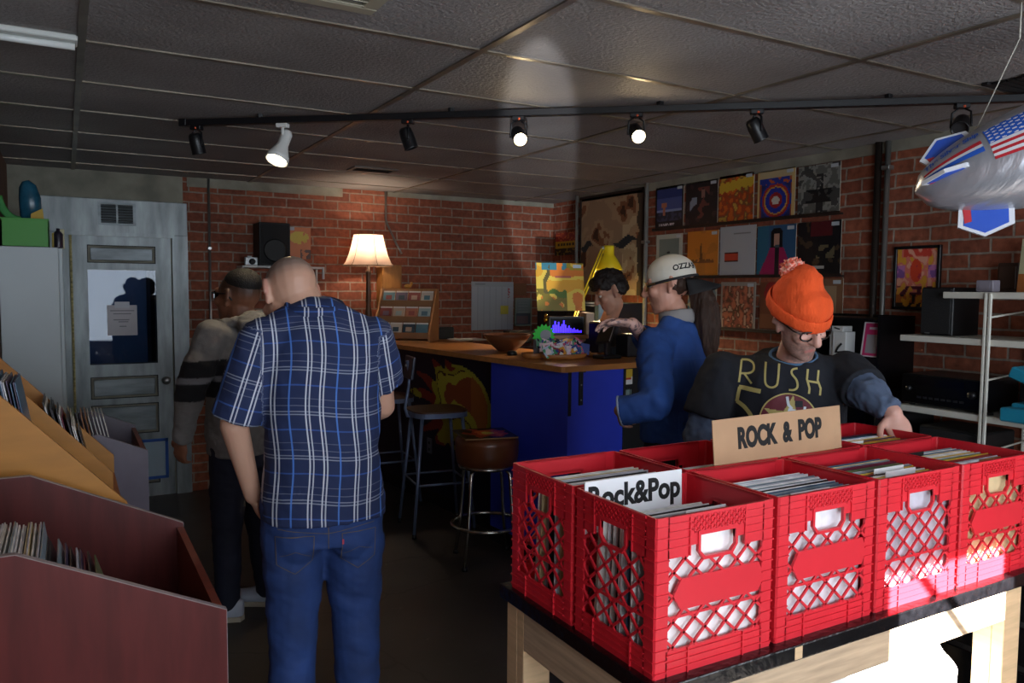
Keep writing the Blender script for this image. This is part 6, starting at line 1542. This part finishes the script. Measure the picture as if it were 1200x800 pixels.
card('notice_print', (q0.x+.012, YB-.012, q0.z+.012), (q1.x-q0.x-.024, 0, 0), (0, 0, q1.z-q0.z-.024), lambda s, t: '#6a4034' if (.1 < s < .85 and .05 < t < .36) else ('#3a3836' if t < .45 else ('#8a9088' if (abs((t*9) % 1-.5) < .15 and .15 < s < .85) else '#77807a')), 24, 40, .002, parent=fn_, gloss=.3)
f = MB()
for a in (((q0.x, q0.z), (q0.x+.012, q1.z)), ((q1.x-.012, q0.z), (q1.x, q1.z)), ((q0.x, q0.z), (q1.x, q0.z+.012)), ((q0.x, q1.z-.012), (q1.x, q1.z))): f.box((a[0][0], YB-.02, a[0][1]), (a[1][0], YB-.002, a[1][1]))
f.build('frame', pmat('greenish_frame', '#8a927e', .5), fn_)
q0, q1 = at(602, 346, Y=YB-.008), at(617, 332, Y=YB-.008)
tag(MB().box((q0.x, YB-.01, q0.z), (q1.x, YB-.002, q1.z), .002).build('brown_card', pmat('brown_board_card', '#7a4a26', .6)), 'small brown card pinned above the framed notice', 'card')
def op(s, t):
    n = N(s, t, 5, 6)
    if t > .9 and s < .3: return '#9aa0a4'
    if math.hypot((s-.5)/.42, (t-.68)/.2) < 1 and n > -.25: return '#b8a42a'
    if t < .3 and s > .55 and n > -.05: return '#4a2a1a'
    return '#b8682e'
q0, q1 = at(337.5, 303, Y=YB-.006), at(364, 267, Y=YB-.006)
tag(card('wall_poster', (q0.x, YB-.006, q0.z), (q1.x-q0.x, 0, 0), (0, 0, q1.z-q0.z), op, 24, 30, .002, gloss=.4), 'orange poster with a yellow blot beside the wall speaker', 'poster')
# wall shelf behind the two men
ws = thing('wall_shelf', 'narrow white bracket shelf on the brick wall above the bald man', 'shelf', (1.5, 6.4, 1.75))
shw = pmat('white_painted_shelf', '#cfd0cc', .45)
MB().box((1.187, 6.28, 1.752), (1.83, YB-.004, 1.768), .002).build('shelf_board', shw, ws)
MB().box((1.187, 6.28, 1.70), (1.203, 6.30, 1.752), .002).box((1.187, YB-.02, 1.62), (1.203, YB-.004, 1.752), .002).build('bracket', shw, ws)
MB().box((1.814, 6.28, 1.67), (1.83, 6.30, 1.752), .002).box((1.814, YB-.02, 1.62), (1.83, YB-.004, 1.752), .002).build('bracket', shw, ws)
sp = thing('loudspeaker', 'black loudspeaker on the narrow white wall shelf', 'speaker', (1.44, 6.37, 1.768))
MB().box((1.315, 6.27, 1.768), (1.555, 6.49, 2.105), .006).build('cabinet', pmat('black_speaker_wood', '#0b0b0d', .5), sp)
MB().box((1.325, 6.262, 1.778), (1.545, 6.271, 2.095), .003).build('grille', pmat('grille_cloth', '#18181a', .8), sp)
MB().lathe([(.085, 0), (.09, .004), (.08, .006), (.04, .001), (0, .004)], M=Matrix.Translation((1.435, 6.262, 1.89)) @ Matrix.Rotation(PI/2, 4, 'X')).build('woofer', dark, sp)
cm = thing('compact_camera', 'small silver camera on the left end of the wall shelf', 'camera', (1.265, 6.33, 1.768))
sil = pmat('silver_plastic', '#a6a8a8', .35, .4)
MB().box((1.215, 6.315, 1.768), (1.315, 6.345, 1.835), .006).box((1.235, 6.318, 1.835), (1.27, 6.342, 1.845), .003).build('body', sil, cm)
MB().lathe([(0, .03), (.017, .03), (.022, .026), (.024, 0)], M=Matrix.Translation((1.27, 6.315, 1.80)) @ Matrix.Rotation(PI/2, 4, 'X'), n=20).build('lens', dark, cm)
MB().box((1.222, 6.312, 1.815), (1.237, 6.316, 1.828)).build('flash', whitepl, cm)
q = at(322, 326, Y=6.42); tag(MB().box((q.x-.05, 6.40, q.z-.03), (q.x+.06, 6.44, q.z+.03), .01, M=None).box((q.x-.03, 6.395, q.z-.018), (q.x+.04, 6.401, q.z+.018), .002).build('hanging_tag', pmat('red_plastic', '#a8221e', .5)), 'red tag hanging under the wall shelf', 'tag')
q = at(332, 360, Y=6.48); tag(MB().prism([(q.x-.05, q.z-.04), (q.x+.05, q.z-.04), (q.x+.035, q.z+.05), (q.x-.035, q.z+.05)], 'Y', 6.478, 6.497).build('yellow_tag', pmat('yellow_tag_card', '#c8b41e', .5)), 'yellow tag on the brick between the two men', 'tag')
# black cabinet behind the clerk
kb = thing('back_cabinet', 'black cabinet below the wall hanging behind the clerk', 'cabinet', (3.8, 5.3, 0))
MB().box((3.56, 4.88, 0), (XR-.004, 5.80, 1.50), .006).build('carcass', pmat('slate_board', '#23262c', .5), kb)
MB().box((3.545, 4.90, .06), (3.56, 5.33, 1.48), .003).build('cabinet_door', pmat('slate_board', '#23262c', .5), kb)
MB().box((3.545, 5.35, .06), (3.56, 5.78, 1.48), .003).build('cabinet_door', pmat('slate_board', '#23262c', .5), kb)
q = at(703, 368, X=3.5); tag(MB().box((3.47, q.y-.035, q.z-.12), (3.53, q.y+.035, q.z+.16), .012).box((3.485, q.y-.02, q.z+.16), (3.515, q.y+.02, q.z+.20), .008).build('water_bottle', pmat('blue_white_bottle', '#9cc4dc', .3)), 'pale blue bottle standing behind the clerk', 'bottle')
tag(MB().box((3.44, q.y-.12, .9), (3.545, q.y+.12, q.z-.12), .005).build('side_crate', pmat('slate_board', '#23262c', .5)), 'dark box under the pale bottle behind the clerk', 'box')

# ---------------------------------------------------------------- black card display on the right wall
dr = thing('display_rack', 'black display rack with packets on the right wall by the pipes', 'rack', (3.84, 2.9, .0))
DY0, DY1 = 2.60, 3.10
bk = pmat('black_rack', '#0c0c0f', .35)
MB().box((3.96, DY0, 0), (XR-.004, DY1, 1.475)).build('back_panel', bk, dr)
for y in (DY0, DY1-.015): MB().box((3.70, y, 0), (3.96, y+.015, 1.475)).build('side_panel', bk, dr)
for z in (1.462, 1.225, 1.03, .8, .5, .1): MB().box((3.70, DY0+.015, z-.012), (3.96, DY1-.015, z)).build('rack_shelf', bk, dr)
MB().box((3.695, DY0, 1.225), (3.70, DY1, 1.25)).box((3.695, DY0, 1.03), (3.70, DY1, 1.055)).build('shelf_lip', bk, dr)
def standee(y0, w, z0, h, fn, name, label, cat, x=3.73, lean=.03):
    return tag(card(name, (x, y0, z0), (0, -w, 0), (lean, 0, h), fn, 24, 28, .004, edge='#d0d0cc', gloss=.3), label, cat)
standee(2.735, .115, 1.255, .185, lambda s, t: '#e8dfe2' if (s < .07 or s > .93 or t < .05 or t > .95) else ('#a8a2a6' if (.2 < s < .8 and .12 < t < .66) else ('#e6d2da' if (.3 < s < .7 and .78 < t < .86) else '#d83a78')), 'card_packet', 'pink and grey packet in the black display rack', 'packet')
standee(2.735, .12, 1.06, .16, lambda s, t: '#dfe2dc' if (s < .09 or s > .91 or t < .06 or t > .94) else ('#b8707c' if (.2 < s < .8 and .3 < t < .5) else ('#b0503a' if (.2 < s < .5 and t > .75) else '#2f7a3a')), 'card_packet', 'green packet in the lower tier of the display rack', 'packet')
for i, (dx, dy, hh, lab) in enumerate(((0, 0, .155, 'front white carton with a black drawing in the display rack'), (.02, .035, .185, 'taller white carton behind the front one in the display rack'))):
    y0 = 2.905+dy; z0 = 1.226
    o = MB().box((3.72+dx, y0-.085, z0), (3.76+dx+.04, y0, z0+hh), .002).build('carton', pmat('white_carton', '#dcdcda', .4)); tag(o, lab, 'carton')
    g_ = MB()
    if i == 0: g_.ring_path([(3.7185, y0-.06, z0+.09), (3.7185, y0-.04, z0+.07), (3.7185, y0-.025, z0+.045)], .006, 6).ring_path([(3.7185, y0-.06, z0+.045), (3.7185, y0-.02, z0+.04)], .004, 6)
    else: g_.ring_path([(3.7385, y0-.065, z0+.168), (3.7385, y0-.03, z0+.175)], .004, 6)
    g_.build('printed_mark', inkm, o)
# crumpled silver and white packets on the lower tier
o = organic('foil_packet', MB().ell((3.80, 2.86, 1.085), (.07, .10, .055)).ell((3.78, 2.78, 1.07), (.05, .07, .045)), pmat('white_film', '#c9ccc8', .25), voxel=.008, smooth=1, fold=.02, fscale=(22, 22, 22)); tag(o, 'crumpled pale packet beside the green one in the display rack', 'packet')
rg_ = random.Random(4); q = at(966, 353, X=3.82)
for k in range(7):
    a = rg_.uniform(-.5, .5); c = V((3.82+rg_.uniform(-.04, .04), q.y+rg_.uniform(-.05, .05), 1.475))
    o = MB().lathe([(0, 0), (.014, 0), (.016, .006), (.016, .05), (.010, .058), (0, .06)], c=c+V((0, 0, .0)), n=12).ell(c+V((0, 0, .072+.01*(k % 3))), (.013, .013, .016)).build('gold_trinket', pmat('polished_brass', '#c8952e', .2, 1.)); tag(o, 'small gold trinket on top of the black display rack', 'trinket', 'gold trinkets on the display rack')

# ---------------------------------------------------------------- white shelf unit on the right
whs = pmat('white_enamel_shelf', '#cfcdc2', .4)
su = thing('shelf_unit', 'white metal shelf unit on the right holding hi-fi gear', 'shelf unit', (3.8, 1.9, 0))
SX0, SX1 = 3.60, 3.985
for z, y1 in ((1.605, 2.21), (1.392, 2.42), (1.045, 2.415), (.35, 2.415)):
    MB().box((SX0, 1.05, z-.030), (SX1, y1, z), .003).build('shelf_board', whs, su)
for y in (1.985, 1.10):
    for x in (SX0-.012, SX1-.03):
        MB().box((x, y-.006, 0), (x+.012, y+.006, 1.60), .002).box((x, y+.014, 0), (x+.012, y+.026, 1.60), .002).build('upright', whs, su)
    for z in (.9, 1.235, 1.52): MB().ring_path([(SX0, y+.01, z-.03), (SX1-.02, y+.01, z)], .005, 6).build('side_rail', whs, su)
sk = thing('loudspeaker', 'black loudspeaker on the middle shelf of the white unit', 'speaker', (3.8, 2.25, 1.392))
Mk = Matrix.Translation((3.80, 2.292, 1.392))
MB().box((-.10, -.075, 0), (.12, .085, .235), .004, M=Mk).build('cabinet', pmat('black_speaker_wood', '#0b0b0d', .5), sk)
MB().box((-.112, -.07, .006), (-.10, .08, .229), .004, M=Mk).build('grille', pmat('grille_cloth', '#18181a', .8), sk)
MB().box((-.114, .03, .008), (-.112, .055, .014), M=Mk).build('badge', galv, sk)
am = thing('stereo_receiver', 'wide black stereo receiver on the lower shelf of the white unit', 'receiver', (3.8, 2.2, 1.045))
MB().box((3.63, 2.02, 1.055), (3.93, 2.41, 1.20), .004).build('case', blackplastic, am)
MB().box((3.622, 2.015, 1.057), (3.632, 2.415, 1.198), .003).build('front_plate', pmat('gloss_black', '#0a0a0c', .15), am)
MB().box((3.620, 2.10, 1.15), (3.623, 2.34, 1.185)).build('display_window', pmat('display_black', '#05040c', .1), am)
for y, r in ((2.06, .018), (2.37, .012)): MB().lathe([(0, .02), (r, .018), (r, 0)], M=Matrix.Translation((3.622, y, 1.13)) @ Matrix.Rotation(-PI/2, 4, 'Y'), n=20).build('knob', blackplastic, am)
bt2 = MB()
for k in range(8): bt2.box((3.619, 2.10+.03*k, 1.085), (3.623, 2.12+.03*k, 1.095))
bt2.build('buttons', pmat('charcoal_plastic', '#232326', .45), am)
for x in (3.66, 3.9):
    for y in (2.0, 2.38): MB().cyl((x, y, 1.045), (x, y, 1.056), .015).build('foot', dark, am)
o = MB().box((3.76, 1.50, 1.047), (3.94, 1.93, 1.19), .004).box((3.754, 1.505, 1.055), (3.761, 1.925, 1.185), .002).build('disc_player', blackplastic); tag(o, 'black player right of the stereo receiver on the lower shelf', 'player')
def rp(s, t):
    r = math.hypot(s-.62, (t-.45)*1.05)
    if t > .86: return '#4a4a44' if (.08 < s < .9 and .90 < t < .96 and abs((s*11) % 1-.5) < .33) else '#b8b090'
    if r < .09: return '#c8a23a'
    if r < .16: return '#c8642a'
    if r < .42: return '#17171a' if int(r*60) % 3 else '#26262a'
    if t < .33: return '#9a5a2a'
    return '#a8a684'
pr0 = V((3.80, 1.985, 1.606)); sn = tag(card('record_sign', pr0, (0, -.36, 0), (.03, 0, .245), rp, 60, 44, .006, edge='#c8c4a4', gloss=.35), 'cream RECORD sign with a black disc on the top shelf', 'sign')
text_mesh('lettering', 'RECORD SHOP', .03, frame_M(pr0+V((.0265, -.17, .228)), (0, -1, 0), (.03, 0, .245)) @ Matrix.Translation((0, 0, .0015)), inkm, sn, width=.28, bold=.0008)
o = MB().box((3.70, 2.035, 1.606), (3.76, 2.115, 1.66), .004).box((3.698, 2.05, 1.615), (3.701, 2.10, 1.65)).build('small_carton', pmat('lilac_grey_carton', '#8a8490', .5)); tag(o, 'small lilac grey carton on the top shelf', 'carton')
o = MB().box((3.90, 2.03, 1.606), (3.97, 2.13, 1.745), .006).box((3.893, 2.04, 1.62), (3.90, 2.12, 1.73), .003).build('brown_device', pmat('dark_brown_device', '#3a261e', .4)); tag(o, 'dark brown box behind the lilac grey carton', 'device')
wsx = thing('loudspeaker', 'light wooden loudspeaker with a black cone at the right edge', 'speaker', (3.8, 1.78, 1.392))
MB().box((3.68, 1.68, 1.392), (3.86, 1.865, 1.515), .003).build('cabinet', pmat('birch_ply', '#b48a4e', .45, var=.1, stretch=(1, 6, 6)), wsx)
MB().lathe([(.062, 0), (.06, .005), (.05, .003), (.02, -.008), (0, -.004)], M=Matrix.Translation((3.679, 1.775, 1.455)) @ Matrix.Rotation(-PI/2, 4, 'Y'), n=28).build('cone', dark, wsx)
tq = pmat('turquoise_case', '#1f7f9c', .4); gy = pmat('grey_felt', '#9a9c98', .7)
rp_ = thing('portable_record_player', 'turquoise suitcase record player with its lid open at the right edge', 'record player', (3.75, 1.8, 1.045))
MB().box((3.52, 1.52, 1.046), (3.60, 1.885, 1.105), .006).box((3.60, 1.53, 1.046), (3.74, 1.88, 1.12), .006).build('case', tq, rp_)
Ml = Matrix.Translation((3.60, 1.86, 1.22)) @ Matrix.Rotation(-.5, 4, 'X')
MB().box((-.02, -.34, -.02), (.14, .0, .03), .006, M=Matrix.Translation((3.60, 1.885, 1.255)) @ Matrix.Rotation(.35, 4, 'X')).build('lid', tq, rp_)
MB().box((0, -.32, -.024), (.12, -.02, -.018), .002, M=Matrix.Translation((3.60, 1.885, 1.255)) @ Matrix.Rotation(.35, 4, 'X')).build('lid_lining', gy, rp_)
MB().lathe([(0, .006), (.065, .006), (.065, 0)], c=(3.67, 1.70, 1.12), n=32).build('platter', dark, rp_)
MB().box((3.517, 1.66, 1.07), (3.522, 1.70, 1.085), .002).build('latch', galv, rp_)
o = thing('subwoofer', 'black box on the floor shelf below the white unit', 'speaker', (3.8, 2.0, .35))
MB().box((3.66, 2.03, .352), (3.94, 2.34, .95), .008).build('cabinet', dark, o); MB().box((3.652, 2.04, .36), (3.66, 2.33, .94), .003).build('grille', pmat('grille_cloth', '#18181a', .8), o)
o = MB().box((3.62, 2.44, 0), (3.95, 2.56, .985), .006).box((3.612, 2.45, .02), (3.62, 2.55, .965), .003).build('black_tower', dark); tag(o, 'tall narrow black tower left of the white shelf unit', 'tower')
tag(MB().ring_path([(3.9, 2.1, 1.01), (3.93, 2.2, .95), (3.96, 2.32, .85), (3.97, 2.40, .70), (3.97, 2.42, .40)], .004, 6).build('cable', dark), 'black cable hanging down behind the lower white shelf', 'cable')
o = thing('equipment_tower', 'dark rack of gear on the floor at the right frame edge', 'rack', (3.0, 1.35, 0))
MB().box((2.74, 1.30, 0), (3.25, 1.80, .70), .006).build('cabinet', blackplastic, o)
for k in range(4): MB().box((2.733, 1.32+.0, .06+.15*k), (2.741, 1.78, .19+.15*k), .003).build('face_plate', pmat('gloss_black', '#0a0a0c', .15), o)
MB().box((2.74, 1.294, .02), (3.25, 1.30, .685), .003).build('glass_front', pmat('smoked_acrylic', '#2a2d33', .12), o)

# ---------------------------------------------------------------- inflatable blimp
BT = at(1072, 226, D=2.45); BD = (at(1200, 186, D=2.34)-BT).normalized()
blimp = thing('inflatable_blimp', 'silver inflatable blimp with flag and blue fins hanging by a string', 'inflatable', BT)
BL = .95; up0 = V((0, 0, 1)); bs = BD.cross(up0).normalized(); bu = bs.cross(BD)
Mb = Matrix((BD, bs, bu)).transposed().to_4x4(); Mb.translation = BT   # local x along the body, -y towards camera-left side
def br(x):
    q = x/BL; return .162*(max(0, 1-((q-.52)/.525)**2))**.55 if 0 <= q <= 1 else 0
foil = pmat('silver_foil', '#b4b6be', .30, .6, bump=.5, bscale=9, stretch=(5, .8, .8), var=.06)
body = MB(); xs = [BL*k/40 for k in range(41)]
body.lathe([(max(br(x), .012) if 0 < x < BL else .004, x) for x in xs], n=48, M=Mb @ Matrix.Rotation(PI/2, 4, 'Y')).build('envelope', foil, blimp)
blu, whi, red_ = '#2a5cc0', '#d8d8dc', '#b82a34'
def skin_patch(name, x0, x1, a0, a1, fn, nx, na, off=.0018):
    """A printed strip following the hull: a is the angle round the axis measured from the camera side upward."""
    verts, faces, cols = [], [], []
    for j in range(na+1):
        for i in range(nx+1):
            x = x0+(x1-x0)*i/nx; a = a0+(a1-a0)*j/na; r = br(x)+off
            verts.append(Mb @ V((x, math.cos(a)*r, math.sin(a)*r)))
    me = bpy.data.meshes.new(name)
    for j in range(na):
        for i in range(nx):
            c = fn((i+.5)/nx, (j+.5)/na)
            if c is None: continue
            q = j*(nx+1)+i; faces.append((q, q+1, q+nx+2, q+nx+1)); cols.append(S(c))
    me.from_pydata([tuple(v) for v in verts], [], faces)
    a = me.color_attributes.new('Col', 'FLOAT_COLOR', 'CORNER'); buf = np.ones((len(me.loops), 4), dtype=np.float32)
    for p, c in zip(me.polygons, cols):
        p.use_smooth = True
        for l in p.loop_indices: buf[l, :3] = c
    a.data.foreach_set('color', buf.ravel()); me.materials.append(pmat('printed_card_24', None, rough=.24, attr=True))
    return link(name, me, blimp)
def flagf(s, t):
    if s < .46 and t > .46:
        u, w = s/.46*11, (t-.46)/.54*9
        return whi if (int(u)+int(w)) % 2 == 0 and math.hypot(u % 1-.5, w % 1-.5) < .36 else blu
    return red_ if int(t*13) % 2 == 0 else whi
SIDE = 1 if (Mb.to_3x3() @ V((0, 1, 0))).dot(CAMP-BT) > 0 else -1
A_ = (lambda a: a) if SIDE > 0 else (lambda a: PI-a)
skin_patch('flag', .205, .58, A_(.10), A_(.95), flagf, 99, 78)
skin_patch('stripe', .03, .19, A_(.38), A_(.70), lambda s, t: blu if t < .4 else (whi if t < .7 else red_), 20, 12)
text_o = skin_patch
def on_hull(me_name, txt, size, x, a, mat):
    cu = bpy.data.curves.new(me_name, 'FONT'); cu.body = txt; cu.size = size; cu.extrude = 0; cu.align_x = 'CENTER'; cu.align_y = 'CENTER'; cu.shear = .2; cu.offset = .001
    t = bpy.data.objects.new(me_name, cu); COL.objects.link(t); me = bpy.data.meshes.new_from_object(t.evaluated_get(bpy.context.evaluated_depsgraph_get())); bpy.data.objects.remove(t)
    for v in me.vertices:
        xx = x+v.co.x; r = br(xx)+.002; aa = A_(a+v.co.y/max(r, .03)); v.co = Mb @ V((xx, math.cos(aa)*r, math.sin(aa)*r))
    me.materials.clear(); me.materials.append(mat); return link(me_name, me, blimp)
on_hull('lettering', 'The Silver Ship', .026, .115, .98, pmat('blue_print', '#2a5cc0', .4))
def fin(ang, x0, x1, h, sweep, name='fin'):
    d = V((0, math.cos(ang), math.sin(ang))); pts = []
    r0, r1 = br(x0)*.9, br(x1)*.9
    outer = [(x1, r1), (x1-.015, r1+h*.8), (x0+sweep+.04, max(r0, r1)+h), (x0+sweep-.02, r0+h*.85), (x0, r0)]
    def fm(pts, nm, mat, th, par):
        b = MB(); n = V((0, -math.sin(ang), math.cos(ang)))
        va = [b.bm.verts.new(Mb @ (V((x, 0, 0))+d*r+n*th)) for x, r in pts]; vb = [b.bm.verts.new(Mb @ (V((x, 0, 0))+d*r-n*th)) for x, r in pts]
        k = len(pts); fs = [b.bm.faces.new(va), b.bm.faces.new(vb[::-1])]+[b.bm.faces.new((va[i], vb[i], vb[(i+1) % k], va[(i+1) % k])) for i in range(k)]
        bmesh.ops.recalc_face_normals(b.bm, faces=fs); return b.build(nm, mat, par)
    f = fm(outer, name, pmat('white_vinyl', '#d4d6dc', .3), .006, blimp)
    cx = sum(p[0] for p in outer)/5; cy = sum(p[1] for p in outer)/5
    fm([(cx+(x-cx)*.80, cy+(r-cy)*.80) for x, r in outer], 'blue_panel', pmat('blue_vinyl', '#2450b8', .3), .0072, f)
    fm([(x0+.008, r0+.006), (x0+.03, r0+.006), (x0+sweep+.02, r0+h*.78), (x0+sweep, r0+h*.78)], 'red_stripe', pmat('red_vinyl', '#b82a34', .3), .008, f)
fin(A_(PI/2+.2), .06, .20, .030, .0); fin(A_(-PI/2+.15), .10, .24, .070, .0); fin(A_(.22), .035, .15, .022, .0); fin(A_(PI-.22), .035, .15, .022, .0)
MB().ell(Mb @ V((.40, 0, -br(.40))), (.008, .008, .012)).build('valve', whitepl, blimp)
st0 = Mb @ V((.21, 0, br(.21))); st1 = at(1195, 45, D=2.25); st2 = V((st1.x, st1.y, CEIL))
tag(MB().ring_path([st0, st1], .0016, 5).ring_path([st1, st2], .0022, 5).build('string', pmat('cotton_string', '#b8b4a8', .8)), 'thin string tying the blimp to the ceiling grid', 'string')
# ================================================================ LIGHT AND CAMERA
def area(name, loc, rot, sx, sy, power, col=(1, 1, 1), spread=None):
    l = bpy.data.lights.new(name, 'AREA'); l.shape = 'RECTANGLE'; l.size = sx; l.size_y = sy; l.energy = power; l.color = col
    if spread: l.spread = spread
    o = bpy.data.objects.new(name, l); COL.objects.link(o); o.location = loc; o.rotation_euler = rot; return o
DAY = (.80, .90, 1.)
area('window_daylight', (.72, YF-.02, 1.5), (PI/2, 0, 0), 1.9, 1.55, 72, DAY)
area('window_daylight_right', (3.2, YF-.02, 1.5), (PI/2, 0, 0), 1.36, 1.55, 46, DAY)
sun = bpy.data.lights.new('sun', 'SUN'); sun.energy = 105; sun.angle = .006; sun.color = (1, .95, .88)
so = bpy.data.objects.new('sun', sun); COL.objects.link(so); so.rotation_euler = V((0, -math.cos(math.radians(30)), math.sin(math.radians(30)))).to_track_quat('Z', 'Y').to_euler()
def point(name, loc, power, col, r=.03):
    l = bpy.data.lights.new(name, 'POINT'); l.energy = power; l.color = col; l.shadow_soft_size = r
    o = bpy.data.objects.new(name, l); COL.objects.link(o); o.location = loc; return o
def spotl(name, loc, aim, power, col, size, blend=.5, r=.02):
    l = bpy.data.lights.new(name, 'SPOT'); l.energy = power; l.color = col; l.spot_size = size; l.spot_blend = blend; l.shadow_soft_size = r
    o = bpy.data.objects.new(name, l); COL.objects.link(o); o.location = loc; o.rotation_euler = V(aim).to_track_quat('-Z', 'Y').to_euler(); return o
WARM = (1, .72, .42)
for (hc, aim), on in SPOTS:
    if on: spotl('track_bulb', hc+aim*.12, aim, 9, (1, .82, .58), 1.5)
LIGHTS_EXTRA()
# added spot standing in for a sun reflection, no glass modelled, thrown up across the ceiling into the far corner
gl_ = spotl('glint_spot', (-.25, -.42, 1.0), (math.sin(math.radians(32.2)), math.cos(math.radians(32.2)), math.tan(math.radians(13))), 750, (.92, .95, 1), math.radians(20), .10, .03)
gz = -V((math.sin(math.radians(31.4)), math.cos(math.radians(31.4)), math.tan(math.radians(14.6)))).normalized(); gx = Z3.cross(gz).normalized()
gl_.rotation_euler = Matrix((gx, gz.cross(gx), gz)).transposed().to_euler(); gl_.scale = (.25, 1, 1)
w = bpy.data.worlds.new('sky'); SC.world = w; w.use_nodes = True
nt = w.node_tree; bg = nt.nodes['Background']; bg.inputs['Color'].default_value = (.62, .78, 1, 1); bg.inputs['Strength'].default_value = 1.6
cam = bpy.data.cameras.new('camera'); cam.sensor_fit = 'HORIZONTAL'; cam.sensor_width = 36; cam.lens = FPX/1200*36; cam.clip_start = .02
co = bpy.data.objects.new('camera', cam); COL.objects.link(co)
M = Matrix((_r, _u, -_f)).transposed().to_4x4(); M.translation = CAMP; co.matrix_world = M
SC.camera = co
vs = SC.view_settings; vs.view_transform = 'Standard'; vs.look = 'None'; vs.gamma = 1; vs.exposure = 0; vs.use_curve_mapping = False
SC.cycles.use_denoising = True
SC.cycles.max_bounces = 8; SC.cycles.sample_clamp_indirect = 6
SC.cycles.use_adaptive_sampling = True
